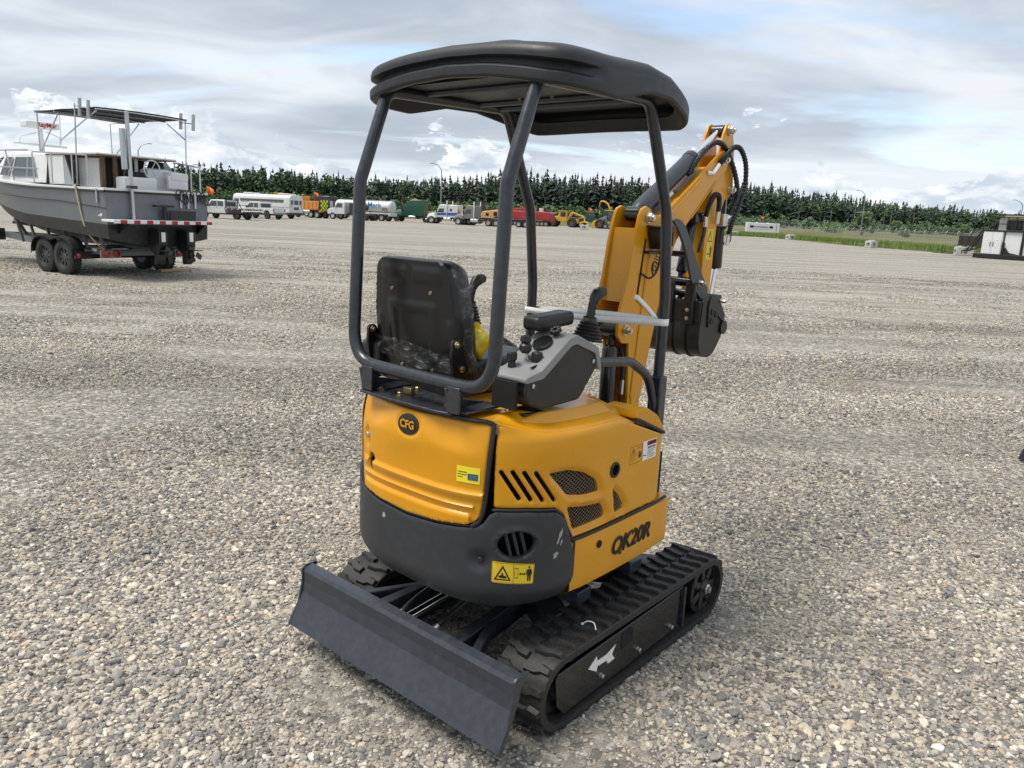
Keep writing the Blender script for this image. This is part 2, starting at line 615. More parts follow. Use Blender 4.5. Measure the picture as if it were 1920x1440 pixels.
    L.new(attr('rotv', 'FLOAT_VECTOR'), iop.inputs['Rotation'])
    L.new(attr('scv', 'FLOAT_VECTOR'), iop.inputs['Scale'])
    L.new(iop.outputs[0], go.inputs[0])
    md = o.modifiers.new('stones', 'NODES'); md.node_group = g
    me.materials.append(MATS['river_stone'])
    return tag(o, label, 'gravel', kind='stuff')


stones_object('gravel', 'loose grey and tan rounded gravel spread over the yard', [
    (245000, 1.3, 5.0, 0.0064, 0.36), (280000, 4.7, 9.0, 0.0068, 0.34), (250000, 8.6, 16.0, 0.0085, 0.32), (120000, 15.3, 32.0, 0.0130, 0.30)])
# ================================================================== mini excavator
pbr('yellow_paint', (0.68, 0.300, 0.003), 0.30, 0, 0.30, 0.05, 5, dust=0.05, dustcol=(0.5, 0.34, 0.12), croug=0.05, spec=0.30)
pbr('slate_paint', (0.026, 0.032, 0.045), 0.36, 0, 0.15, 0.10, 7, dust=0.06, croug=0.25)
pbr('frame_paint', (0.018, 0.022, 0.031), 0.30, 0, 0.30, 0.10, 7, dust=0.06, croug=0.15)
pbr('slate_moulding', (0.027, 0.030, 0.037), 0.44, 0, 0.0, 0.06, 4, dust=0.03, bump=0.06, bscale=420)
pbr('canopy_plastic', (0.014, 0.0155, 0.019), 0.46, 0, 0.0, 0.14, 8, dust=0.035, bump=0.10, bscale=300)
pbr('black_plastic', (0.011, 0.011, 0.012), 0.42, 0, 0, 0.15, 8, dust=0.05, bump=0.06, bscale=500)
pbr('black_seal', (0.014, 0.015, 0.018), 0.55, 0, 0, 0.1, 9)
pbr('interior_black', (0.006, 0.006, 0.007), 0.9)
pbr('track_rubber', (0.014, 0.014, 0.015), 0.58, 0, 0, 0.2, 12, dust=0.20, dustcol=(0.15, 0.135, 0.11), bump=0.25, bscale=90)
pbr('gloss_black', (0.009, 0.009, 0.010), 0.27, 0, 0.15, 0.1, 8)
pbr('navy_steel', (0.016, 0.019, 0.027), 0.42, 0, 0, 0.15, 8, dust=0.08)
pbr('cylinder_black', (0.012, 0.012, 0.014), 0.25, 0, 0.4, 0.1)
pbr('chrome', (0.82, 0.83, 0.84), 0.12, 1.0, 0, 0.03)
pbr('zinc', (0.62, 0.61, 0.57), 0.32, 1.0, 0, 0.1, 40)
pbr('brass_zinc', (0.46, 0.36, 0.19), 0.35, 1.0, 0, 0.1, 40)
pbr('light_grey_plastic', (0.235, 0.24, 0.242), 0.48, 0, 0, 0.05, 9, bump=0.1, bscale=600)
pbr('seat_vinyl', (0.014, 0.014, 0.015), 0.40, 0, 0, 0.12, 9, bump=0.15, bscale=350)
pbr('seat_pan', (0.005, 0.005, 0.006), 0.34, 0, 0.08, 0.05, 9)
pbr('hose_guard', (0.013, 0.013, 0.015), 0.35)
pbr('white_web', (0.88, 0.88, 0.87), 0.6, 0, 0, 0.05, 30, bump=0.3, bscale=600)
pbr('decal_yellow', (0.80, 0.56, 0.02), 0.4, 0, 0, 0.04)
pbr('decal_lemon', (0.86, 0.72, 0.03), 0.4, 0, 0, 0.04)
pbr('decal_white', (0.82, 0.82, 0.80), 0.4, 0, 0, 0.03)
pbr('decal_red', (0.42, 0.015, 0.02), 0.4)
pbr('decal_black', (0.012, 0.011, 0.010), 0.45)
pbr('decal_line', (0.20, 0.11, 0.02), 0.5)
pbr('decal_blue', (0.05, 0.09, 0.16), 0.5, var=0.6, scale=60)
pbr('mesh_wire', (0.34, 0.27, 0.20), 0.45, 0.6)
pbr('scuff_grey', (0.33, 0.33, 0.32), 0.8, var=0.3, scale=60)
pbr('bag_yellow', (0.80, 0.66, 0.03), 0.35, 0, 0.3, 0.2, 30, bump=0.6, bscale=40)


def film_material():
    t = NT('clear_film'); v = t.coord()
    n = t.noise(t.mapping(v, (14, 14, 34)), 1.0, 4, 0.6, 1.6)
    tr = t.node('ShaderNodeBsdfTransparent'); tr.inputs[0].default_value = (0.96, 0.96, 0.96, 1)
    t.out((0.75, 0.76, 0.77), 0.12)
    bmp = t.node('ShaderNodeBump'); bmp.inputs['Strength'].default_value = 0.9; bmp.inputs['Distance'].default_value = 0.01
    t.l.new(n, bmp.inputs['Height']); t.l.new(bmp.outputs[0], t.b.inputs['Normal'])
    mx = t.node('ShaderNodeMixShader'); t.l.new(t.ramp(n, [(0.48, 0.02), (0.62, 0.10), (0.74, 0.5)]), mx.inputs[0])
    t.l.new(tr.outputs[0], mx.inputs[1]); t.l.new(t.b.outputs[0], mx.inputs[2])
    t.l.new(mx.outputs[0], t.n['Material Output'].inputs[0])
    return t.m


MATS['clear_film'] = film_material()

EX = thing('mini_excavator', 'yellow mini excavator with black canopy and slate dozer blade standing on the gravel', 'excavator', (0.1472, 3.0529, 0.0), R(90 - 40.07))

# ---------------------------------------------------------------- curved house shell: plan position s (0 = rear centre, + = right side) and height z
_t = np.linspace(0, math.pi / 2, 300)
_px = np.append(-0.2 - 0.545 * np.cos(_t) ** (2 / 3.0), 0.6)
_py = np.append(0.467 * np.sin(_t) ** (2 / 3.0), 0.467)
_ps = np.append(0, np.cumsum(np.hypot(np.diff(_px), np.diff(_py))))


def plan(s):
    q = abs(s); sg = 1 if s < 0 else -1
    return float(np.interp(q, _ps, _px)), sg * float(np.interp(q, _ps, _py)) * (1.03 if sg > 0 else 1.0)


def plan_n(s):
    a, b = plan(s - 0.012), plan(s + 0.012)
    dx, dy = b[0] - a[0], b[1] - a[1]; l = math.hypot(dx, dy)
    return dy / l, -dx / l          # outward for s running rear -> right


def sstep(a, b, x):
    t = min(1, max(0, (x - a) / (b - a))); return t * t * (3 - 2 * t)


def body_prof(z):
    p = 0.0
    if z < 0.50:
        p -= 0.055 * ((0.50 - z) / 0.10) ** 2
    if z > 0.93:
        p -= 0.016 * ((z - 0.93) / 0.10) ** 2
    return p


def SP(s, z, off=0.0):
    x, y = plan(s); nx, ny = plan_n(s); o = off + body_prof(z)
    # outward normal must point away from the house centre
    if nx * (x + 0.1) + ny * y < 0:
        nx, ny = -nx, -ny
    return Vector((x + nx * o, y + ny * o, z))


def densify(poly, step):
    out = []
    n = len(poly)
    for i in range(n):
        a, b = poly[i], poly[(i + 1) % n]
        k = max(1, int(math.hypot(b[0] - a[0], b[1] - a[1]) / step))
        for j in range(k):
            t = j / k; out.append((a[0] + (b[0] - a[0]) * t, a[1] + (b[1] - a[1]) * t))
    return out


def inside(p, poly):
    x, y = p; c = False; n = len(poly); j = n - 1
    for i in range(n):
        xi, yi = poly[i]; xj, yj = poly[j]
        if (yi > y) != (yj > y) and x < (xj - xi) * (y - yi) / (yj - yi) + xi:
            c = not c
        j = i
    return c


def seg_dist(p, poly):
    m = 9
    for i in range(len(poly)):
        ax, ay = poly[i]; bx, by = poly[(i + 1) % len(poly)]
        dx, dy = bx - ax, by - ay; l = dx * dx + dy * dy
        t = max(0, min(1, ((p[0] - ax) * dx + (p[1] - ay) * dy) / l)) if l else 0
        m = min(m, math.hypot(p[0] - ax - dx * t, p[1] - ay - dy * t))
    return m


def round_poly(poly, r, n=4):
    P = [Vector((a, b, 0)) for a, b in poly]; out = []
    k = len(P)
    for i in range(k):
        a, b, c = P[i - 1], P[i], P[(i + 1) % k]
        d1, d2 = a - b, c - b
        t = min(r, d1.length * .45, d2.length * .45)
        p0, p1 = b + d1.normalized() * t, b + d2.normalized() * t
        for j in range(n + 1):
            u = j / n; q = p0 * (1 - u) ** 2 + b * 2 * u * (1 - u) + p1 * u * u
            out.append((q.x, q.y))
    return out


def panel(name, outline, mat, parent, holes=(), step=0.012, thick=0.008, disp=None, off=0.0, mapf=None, edge=0.003):
    """moulded sheet with real openings: (s, z) outline -> curved shell with rolled rims"""
    mapf = mapf or (lambda s, z, o: SP(s, z, o))
    loops = [densify(outline, step)] + [densify(h, step * 0.7) for h in holes]
    pts = []; edges = []
    for lp in loops:
        o = len(pts); pts += lp
        edges += [(o + i, o + (i + 1) % len(lp)) for i in range(len(lp))]
    rim = 0.0045
    if edge:
        for li, lp in enumerate(loops):
            n0 = len(lp)
            ar = sum(lp[i][0] * lp[(i + 1) % n0][1] - lp[(i + 1) % n0][0] * lp[i][1] for i in range(n0))
            sg = (1 if ar > 0 else -1) * (1 if li == 0 else -1)
            for i in range(n0):
                a, b = lp[i - 1], lp[(i + 1) % n0]
                dx, dy = b[0] - a[0], b[1] - a[1]; l = math.hypot(dx, dy) or 1
                q = (lp[i][0] - dy / l * rim * sg, lp[i][1] + dx / l * rim * sg)
                if inside(q, outline) and not any(inside(q, h) for h in holes):
                    pts.append(q)
    xs = [p[0] for p in outline]; ys = [p[1] for p in outline]
    gx = np.arange(min(xs) + step / 2, max(xs), step); gy = np.arange(min(ys) + step / 2, max(ys), step)
    for i, a in enumerate(gx):
        for b in gy:
            q = (float(a), float(b))
            if inside(q, outline) and seg_dist(q, outline) > (rim if edge else 0) + step * 0.4 and not any(inside(q, h) or seg_dist(q, h) < (rim if edge else 0) + step * 0.3 for h in holes):
                pts.append(q)
    vs_, es_, fs_, *_ = delaunay_2d_cdt([Vector(p) for p in pts], edges, [], 0, 1e-5)
    V2 = [(v.x, v.y) for v in vs_]
    F = []
    for f in fs_:
        c = (sum(V2[i][0] for i in f) / len(f), sum(V2[i][1] for i in f) / len(f))
        if inside(c, outline) and not any(inside(c, h) for h in holes):
            F.append(tuple(f))
    cnt = {}
    for f in F:
        for i in range(len(f)):
            a, b = f[i], f[(i + 1) % len(f)]; cnt.setdefault((min(a, b), max(a, b)), []).append((a, b))
    bd = [v[0] for v in cnt.values() if len(v) == 1]
    bset = {i for e in bd for i in e}
    d = disp or (lambda s, z: 0.0)
    P = [mapf(a, b, off + d(a, b) - (edge if i in bset else 0)) for i, (a, b) in enumerate(V2)]
    # orientation
    f = F[len(F) // 2]; n_ = (P[f[1]] - P[f[0]]).cross(P[f[2]] - P[f[0]])
    o_ = mapf(*V2[f[0]], off + 0.02) - mapf(*V2[f[0]], off)
    if n_.dot(o_) < 0:
        F = [tuple(reversed(f)) for f in F]; bd = [(b, a) for a, b in bd]
    if thick:
        inner = {}
        for i in sorted(bset):
            inner[i] = len(P); P.append(mapf(V2[i][0], V2[i][1], off + d(*V2[i]) - edge - thick))
        for a, b in bd:
            F.append((b, a, inner[a], inner[b]))
    mb = MB(); mb.add(P, F)
    return mb.obj(name, mat, parent, smooth=42)


def shell_tube(name, path, r, mat, parent, off=0.0, n=8, dens=4):
    pts = []
    for i in range(len(path) - 1):
        for k in range(dens):
            t = k / dens
            pts.append(SP(path[i][0] * (1 - t) + path[i + 1][0] * t, path[i][1] * (1 - t) + path[i + 1][1] * t, off))
    pts.append(SP(*path[-1], off))
    return MB().tube(pts, r, n).obj(name, mat, parent)


# counterweight -------------------------------------------------
cw_top = [(0.628, 0.612), (0.598, 0.672), (0.578, 0.716), (0.548, 0.740), (0.447, 0.752), (0.345, 0.754), (0.326, 0.742), (0.308, 0.712), (0.285, 0.694), (0.255, 0.688), (0.148, 0.676), (0.0, 0.666), (-0.148, 0.676), (-0.255, 0.688), (-0.30, 0.700), (-0.34, 0.74), (-0.447, 0.752), (-0.548, 0.74), (-0.598, 0.672), (-0.628, 0.612)]
cw_out = [(-0.65, 0.44), (-0.63, 0.405), (-0.4, 0.40), (0, 0.40), (0.4, 0.40), (0.62, 0.402), (0.644, 0.43), (0.642, 0.56)] + cw_top + [(-0.642, 0.56)]
vent_c = (0.415, 0.643)
vent_hole = [(vent_c[0] + 0.060 * math.cos(a), vent_c[1] + 0.046 * math.sin(a)) for a in np.linspace(0, 2 * math.pi, 40, endpoint=False)]


def cw_disp(s, z):
    d = 0.006
    q = math.hypot((s - 0.300) / 1.0, (z - 0.582) / 1.0)
    d -= 0.016 * (1 - sstep(0.012, 0.050, q))                       # recessed fixing bolt
    q = math.hypot(s + 0.33, z - 0.62); d -= 0.014 * (1 - sstep(0.012, 0.05, q))
    q = math.hypot((s - vent_c[0]) / 0.060, (z - vent_c[1]) / 0.046)
    d += 0.006 * math.exp(-((q - 1.18) / 0.12) ** 2) - 0.004 * math.exp(-((q - 1.0) / 0.08) ** 2)
    d += 0.010 * sstep(0.27, 0.34, s) * sstep(0.60, 0.70, z)         # raised right shoulder
    return d


CW = panel('counterweight', cw_out, 'slate_moulding', EX, [vent_hole], 0.0095, 0.012, cw_disp)
bars = MB()
for k in (-0.027, 0.0, 0.027):
    pts = [SP(vent_c[0] + k - (z - vent_c[1]) * 0.28, z, -0.012) for z in np.linspace(vent_c[1] - 0.047, vent_c[1] + 0.047, 6)]
    bars.tube(pts, 0.006, 6)
bars.obj('vent_bars', 'slate_moulding', CW)
for (s_, z_) in ((0.300, 0.582), (-0.33, 0.62)):
    p = SP(s_, z_, -0.012); n_ = (SP(s_, z_, 0.02) - p).normalized()
    MB().lathe([(0.011, 0), (0.011, 0.010), (0.009, 0.012)], p, n_, 6).obj('bolt', 'black_plastic', CW)
for (s_, z_, w_, h_, a_) in ((0.565, 0.655, 0.008, 0.030, 0.35), (0.556, 0.588, 0.012, 0.012, 0.5), (-0.115, 0.632, 0.012, 0.010, 0.2), (0.575, 0.63, 0.005, 0.012, 0.2)):
    pl = [(s_ + (w_ * math.cos(a) * (0.7 + 0.3 * math.sin(5 * a + s_ * 90))) + a_ * 0.6 * h_ * math.sin(a), z_ + h_ * math.sin(a)) for a in np.linspace(0, 2 * math.pi, 14, endpoint=False)]
    panel('paint_scrape', pl, 'scuff_grey', CW, step=0.006, thick=0, off=0.0015, disp=cw_disp, edge=0)

# rear hood -----------------------------------------------------
hood_out = [(0.318, 1.030), (0.312, 0.95), (0.306, 0.86), (0.301, 0.775), (0.293, 0.735), (0.278, 0.712), (0.250, 0.701), (0.148, 0.690), (0.0, 0.680), (-0.148, 0.690), (-0.24, 0.701), (-0.272, 0.712), (-0.288, 0.735), (-0.294, 0.775), (-0.300, 0.86), (-0.305, 0.95), (-0.308, 1.030)]
exh = [(-0.208 + 0.017 * math.cos(a) + 0.006 * math.sin(2 * a), 0.800 + 0.033 * math.sin(a)) for a in np.linspace(0, 2 * math.pi, 22, endpoint=False)]


def hood_disp(s, z):
    d = 0.0
    zs = [0.812, 0.768, 0.735]
    zt = z + 0.02 * sstep(0.0, 0.3, abs(s)) * 0
    for k, z0 in enumerate(zs):
        if k and (s > 0.288 - 0.012 * k or s < -0.27 + 0.01 * k):
            continue
        lo = (zs[k + 1] + 0.006) if k < 2 else 0.690
        d_ = 0.010 * (1 - sstep(z0 - 0.007, z0 + 0.001, zt)) * sstep(lo, lo + 0.026, zt) if k < 2 else 0.010 * (1 - sstep(z0 - 0.007, z0 + 0.001, zt))
        d = max(d, d_ * sstep(-0.285, -0.235, s))
    for c in (0.185, -0.195):
        d -= 0.013 * math.exp(-((s - c) / 0.095) ** 2) * sstep(0.925, 0.995, z + 0.15 * (abs(s) - 0.18))
    d += 0.007 * math.exp(-((s) / 0.11) ** 2) * sstep(0.84, 0.94, z)
    q = math.hypot((s + 0.245) / 0.018, (z - 0.885) / 0.038); d -= 0.009 * (1 - sstep(0.6, 1.3, q))
    q = math.hypot((s + 0.008) / 0.060, (z - 0.983) / 0.042); d -= 0.004 * (1 - sstep(0.92, 1.06, q))
    return d


HOOD = panel('rear_hood', hood_out, 'yellow_paint', EX, [exh], 0.006, 0.012, hood_disp)
shell_tube('hood_seal', [(-0.31, 1.035), (-0.29, 1.038), (-0.15, 1.040), (0.0, 1.041), (0.15, 1.040), (0.30, 1.040), (0.327, 1.034), (0.323, 0.97), (0.317, 0.90), (0.311, 0.80), (0.305, 0.745), (0.292, 0.712), (0.268, 0.695)], 0.0075, 'black_seal', HOOD, 0.001)
shell_tube('hood_seal', [(0.268, 0.695), (0.148, 0.683), (0.0, 0.673), (-0.148, 0.683), (-0.25, 0.694), (-0.282, 0.708), (-0.3, 0.74), (-0.305, 0.8), (-0.312, 0.92), (-0.318, 1.03)], 0.0055, 'black_seal', HOOD, -0.004)
p = SP(-0.205, 0.79, -0.06); q = SP(-0.205, 0.79, -0.002)
MB().lathe([(0.0145, 0), (0.0145, 1.0 * (q - p).length), (0.011, (q - p).length), (0.011, 0)], p, q - p, 16, caps=False).obj('exhaust_pipe', 'slate_paint', HOOD)
p = SP(-0.245, 0.890, -0.010); n_ = SP(-0.245, 0.89, 0.02) - p
MB().lathe([(0.011, 0), (0.011, 0.010), (0.008, 0.013), (0.001, 0.013)], p, n_, 14).obj('hood_lock', 'zinc', HOOD)
badge = [(-0.008 + 0.050 * math.cos(a), 0.983 + 0.034 * math.sin(a)) for a in np.linspace(0, 2 * math.pi, 30, endpoint=False)]
BADGE = panel('badge', badge, 'decal_black', HOOD, step=0.008, thick=0.003, off=0.004, disp=hood_disp, edge=0.001)
p = SP(-0.006, 0.983, 0.0112)
text('lettering', 'CFG', 0.038, 'yellow_paint', HOOD, p, (R(90), 0, R(-90)), bold=0.0010, sx=0.94)
stk = [(0.209, 0.892), (0.290, 0.892), (0.290, 0.838), (0.209, 0.838)]
panel('sticker', stk, 'decal_lemon', HOOD, step=0.01, thick=0, off=0.0016, disp=hood_disp, edge=0)
panel('sticker_picture', [(0.249, 0.870), (0.284, 0.870), (0.284, 0.848), (0.249, 0.848)], 'decal_blue', HOOD, step=0.01, thick=0, off=0.0022, disp=hood_disp, edge=0)
for k, (w_) in enumerate((0.033, 0.034, 0.018)):
    panel('sticker_text', [(0.213, 0.874 - k * 0.0085), (0.213 + w_, 0.874 - k * 0.0085), (0.213 + w_, 0.8715 - k * 0.0085), (0.213, 0.8715 - k * 0.0085)], 'decal_black', HOOD, step=0.01, thick=0, off=0.0022, disp=hood_disp, edge=0)

# right side hood with louvres and grilles ----------------------
side_out = [(0.337, 0.768), (0.345, 0.766), (0.447, 0.764), (0.550, 0.752), (0.584, 0.726), (0.606, 0.676), (0.634, 0.630), (0.9, 0.630), (1.18, 0.632), (1.240, 0.640), (1.232, 0.72), (1.205, 0.84), (1.185, 0.882), (1.165, 0.893), (0.95, 0.972), (0.92, 0.990), (0.89, 0.998), (0.70, 1.000), (0.52, 1.004), (0.41, 1.016), (0.352, 1.026), (0.338, 1.020), (0.336, 0.90)]
grA = round_poly([(0.524, 0.868), (0.60, 0.870), (0.68, 0.848), (0.757, 0.806), (0.776, 0.760), (0.690, 0.765), (0.606, 0.782)], 0.012)
grB = round_poly([(0.612, 0.737), (0.70, 0.722), (0.790, 0.712), (0.803, 0.70), (0.820, 0.668), (0.812, 0.655), (0.644, 0.652)], 0.010)
grC = round_poly([(0.865, 0.748), (0.905, 0.715), (0.942, 0.668), (0.938, 0.655), (0.888, 0.648)], 0.008)
slots = []
for (a, b) in (((0.356, 0.884), (0.418, 0.795)), ((0.393, 0.885), (0.458, 0.789)), ((0.431, 0.882), (0.500, 0.783)), ((0.471, 0.878), (0.545, 0.778))):
    dx, dy = b[0] - a[0], b[1] - a[1]; l = math.hypot(dx, dy); ux, uy = dx / l, dy / l; r_ = 0.0075
    pl = []
    for c, a0 in ((a, math.atan2(uy, ux) + math.pi / 2), (b, math.atan2(uy, ux) - math.pi / 2)):
        for k in range(6):
            t = a0 + math.pi * k / 5; pl.append((c[0] + r_ * math.cos(t), c[1] + r_ * math.sin(t)))
    slots.append(pl)
port = [(0.849 + 0.024 * math.cos(a), 0.822 + 0.024 * math.sin(a)) for a in np.linspace(0, 2 * math.pi, 24, endpoint=False)]


def side_disp(s, z):
    d = 0.0
    for g in (grA, grB, grC):
        if abs(s - 0.72) < 0.26 and z < 0.90:
            q = seg_dist((s, z), g)
            d = min(d, -0.011 * (1 - sstep(0.003, 0.019, q)))
    zr = 1.0
    d -= 0.010 * sstep(0.985, 1.01, z) * (1 if s < 0.93 else 0)
    d -= 0.003 * (1 - sstep(0.336, 0.346, s))
    d -= 0.055 * sstep(1.13, 1.245, s) ** 2
    return d


SIDE = panel('side_hood', side_out, 'yellow_paint', EX, [grA, grB, grC, port] + slots, 0.011, 0.010, side_disp)
for g in (grA, grB, grC):
    w = MB(); xs = [p[0] for p in g]; ys = [p[1] for p in g]
    for sg in (1, -1):
        c = -1.0
        while c < 1.0:
            # lines z = sg*0.75*s + b
            b0 = 0.75 + c * 0.9
            seg = []
            for t in np.linspace(min(xs), max(xs), 60):
                zz_ = b0 + sg * 0.72 * (t - sum(xs) / len(xs))
                if inside((t, zz_), g):
                    seg.append((t, zz_))
            if len(seg) > 1:
                pts = [SP(a, b, -0.016) for a, b in seg[::4] + [seg[-1]]]
                w.tube(pts, 0.0011, 3, caps=False)
            c += 0.0155
    w.obj('grille_mesh', 'mesh_wire', SIDE, smooth=0)
p = SP(0.849, 0.822, -0.004)
rg = [SP(0.849 + 0.024 * math.cos(a), 0.822 + 0.024 * math.sin(a), 0.002) for a in np.linspace(0, 2 * math.pi, 28, endpoint=False)]
MB().tube(rg, 0.0045, 8, closed=True).obj('port_grommet', 'black_seal', SIDE)
pin_ = SP(0.849, 0.822, -0.012); pou = SP(0.849, 0.822, 0.02)
MB().lathe([(0.0232, -0.013), (0.0220, 0.002), (0.030, 0.004), (0.030, 0.05), (0.0, 0.05)], pin_, pin_ - pou, 24, caps=False).obj('port_dark_cup', 'interior_black', SIDE)  # added black cup and sleeve make the inside of the port dark
shell_tube('panel_seal', [(0.334, 0.757), (0.345, 0.759), (0.447, 0.757), (0.548, 0.746), (0.581, 0.720), (0.602, 0.674), (0.632, 0.622)], 0.0055, 'black_seal', SIDE, 0.001)
shell_tube('panel_seal', [(0.632, 0.621), (0.8, 0.621), (1.0, 0.621), (1.17, 0.621), (1.235, 0.627)], 0.0055, 'black_seal', SIDE, -0.001)
MB().tube([SP(0.645, z, -0.006) for z in (0.615, 0.56, 0.5, 0.44)], 0.008, 8).obj('panel_seal', 'black_seal', SIDE)


def patch(name, s0, z0, s1, z1, mat, parent, off=0.0013, disp=None):
    return panel(name, [(s0, z0), (s1, z0), (s1, z1), (s0, z1)], mat, parent, step=0.012, thick=0, off=off, disp=disp or side_disp, edge=0)


# fuel decals
patch('warning_label', 1.030, 0.815, 1.126, 0.889, 'decal_white', SIDE)
patch('label_band', 1.058, 0.868, 1.122, 0.885, 'decal_red', SIDE, 0.0019)
text('label_text', 'WARNING', 0.012, 'decal_black', SIDE, SP(1.094, 0.8765, 0.0028), (R(90), 0, 0), 0.0002)
text('label_text', 'FILLING FUEL', 0.0095, 'decal_black', SIDE, SP(1.091, 0.860, 0.0024), (R(90), 0, 0), 0.0002, bold=0.0002)
for k in range(5):
    patch('label_line', 1.062, 0.8495 - k * 0.007, 1.120 - 0.008 * (k % 3), 0.8515 - k * 0.007, 'decal_black', SIDE, 0.0019)
patch('label_line', 1.035, 0.832, 1.054, 0.836, 'decal_black', SIDE, 0.0019)
for a, b, c, d in ((0.945, 0.882, 1.026, 0.8832), (0.945, 0.818, 1.026, 0.8192), (0.945, 0.818, 0.9463, 0.8832), (1.0247, 0.818, 1.026, 0.8832), (0.99, 0.872, 1.018, 0.8735), (0.95, 0.856, 0.985, 0.8575), (0.95, 0.848, 0.992, 0.8495), (0.95, 0.84, 0.975, 0.8415), (0.95, 0.832, 0.985, 0.8335)):
    patch('fuel_decal_line', a, b, c, d, 'decal_line', SIDE)
panel('fuel_decal_triangle', [(0.958, 0.861), (0.976, 0.861), (0.967, 0.878)], 'decal_line', SIDE, step=0.01, thick=0, off=0.0013, disp=side_disp, edge=0)
patch('fuel_pump_mark', 1.004, 0.834, 1.016, 0.851, 'decal_black', SIDE)
patch('fuel_pump_mark', 1.002, 0.853, 1.016, 0.857, 'decal_black', SIDE)
patch('fuel_pump_mark', 1.018, 0.838, 1.0205, 0.852, 'decal_black', SIDE)

# warning plate on the counterweight
WP = panel('hazard_sticker', round_poly([(0.340, 0.588), (0.479, 0.572), (0.476, 0.503), (0.340, 0.514)], 0.006), 'decal_yellow', CW, step=0.012, thick=0, off=0.0015, disp=cw_disp, edge=0)


def cwmark(pl, mat='decal_black', off=0.0024, holes=()):
    def tr(p):      # unit square of the plate -> (s, z)
        u, v = p
        return (0.340 + u * 0.138, (0.588 - 0.016 * u) * v + (0.514 - 0.011 * u) * (1 - v))
    return panel('hazard_mark', [tr(p) for p in pl], mat, CW, [[tr(p) for p in h] for h in holes], 0.012, 0, cw_disp, off, edge=0)


cwmark([(0.05, 0.14), (0.45, 0.14), (0.25, 0.86)], holes=[[(0.105, 0.2), (0.395, 0.2), (0.25, 0.72)]])
cwmark([(0.17, 0.26), (0.33, 0.24), (0.35, 0.34), (0.27, 0.38), (0.26, 0.5), (0.23, 0.5), (0.22, 0.38), (0.16, 0.34)])
cwmark([(0.495, 0.0), (0.502, 0.0), (0.502, 1.0), (0.495, 1.0)])
cwmark([(0.53, 0.28), (0.61, 0.28), (0.61, 0.78), (0.53, 0.78)], holes=[[(0.538, 0.31), (0.602, 0.31), (0.602, 0.75), (0.538, 0.75)]])
cwmark([(0.63, 0.5), (0.67, 0.58), (0.67, 0.53), (0.75, 0.53), (0.75, 0.58), (0.79, 0.5), (0.75, 0.42), (0.75, 0.47), (0.67, 0.47), (0.67, 0.42)])
cwmark([(0.835, 0.15), (0.865, 0.15), (0.870, 0.42), (0.880, 0.42), (0.885, 0.15), (0.915, 0.15), (0.925, 0.55), (0.94, 0.45), (0.955, 0.47), (0.93, 0.74), (0.82, 0.74), (0.795, 0.47), (0.81, 0.45), (0.825, 0.55)])
cwmark([(0.875 + 0.022 * math.cos(a), 0.83 + 0.075 * math.sin(a)) for a in np.linspace(0, 2 * math.pi, 12, endpoint=False)])
for e in ((0.01, 0.03, 0.99, 0.045), (0.01, 0.955, 0.99, 0.97), (0.01, 0.03, 0.017, 0.97), (0.983, 0.03, 0.99, 0.97)):
    cwmark([(e[0], e[1]), (e[2], e[1]), (e[2], e[3]), (e[0], e[3])], 'decal_line')

# skirt ---------------------------------------------------------
path = [(-0.418, -0.455), (-0.36, -0.464), (-0.2, -0.469), (0.0, -0.470), (0.16, -0.470)] + [(0.18 + 0.085 * math.sin(a), -0.385 - 0.085 * math.cos(a)) for a in np.linspace(0.0, math.pi / 2, 9)] + [(0.265, -0.30), (0.265, 0.0)]


def inset_path(pth, d):
    out = []
    for i, (x, y) in enumerate(pth):
        a, b = pth[max(0, i - 1)], pth[min(len(pth) - 1, i + 1)]
        dx, dy = b[0] - a[0], b[1] - a[1]; l = math.hypot(dx, dy)
        out.append((x - dy / l * d, y + dx / l * d))
    return out


rows = []
for z, ins in ((0.560, 0.05), (0.609, 0.045), (0.613, 0.010), (0.611, 0.003), (0.604, 0.0), (0.545, 0.0), (0.48, 0.0), (0.437, 0.0), (0.431, 0.002), (0.402, 0.040), (0.398, 0.09)):
    rows.append([(x, y, z + (0.0 if z > 0.45 else 0.012 * sstep(0.0, 0.25, x))) for x, y in inset_path(path, ins)])
SK = MB().grid(rows).obj('side_skirt', 'yellow_paint', EX, smooth=30)
for ddx, ddz in ((0, 0), (0.0034, 0.0), (-0.0034, 0.0), (0.0, 0.0022), (0.0, -0.0022)):
    text('lettering', 'OK20R', 0.088, 'decal_black', SK, (-0.062 + ddx, -0.4718 - 0.0002 * (ddx != 0) - 0.0004 * (ddz != 0), 0.522 + ddz), (R(90), 0, 0), 0.0006, bold=0.0006, shear=0.22, sx=0.98)
MB().prism([(-0.151, 0.505), (-0.139, 0.511), (-0.124, 0.488), (-0.136, 0.484)], -0.4735, -0.4705, 'xz').obj('lettering', 'decal_black', SK)
MB().lathe([(0.014, 0), (0.014, 0.003)], (-0.272, -0.4685, 0.565), (0, -1, 0), 18).obj('drain_hole', 'interior_black', SK)

# deck over the engine bay --------------------------------------
def ridge_z(s):
    q = abs(s)
    return float(np.interp(q, [0, 0.33, 0.42, 0.55, 0.9, 0.93, 0.98, 1.3], [1.036, 1.034, 1.016, 1.004, 0.998, 0.985, 0.968, 0.968]))


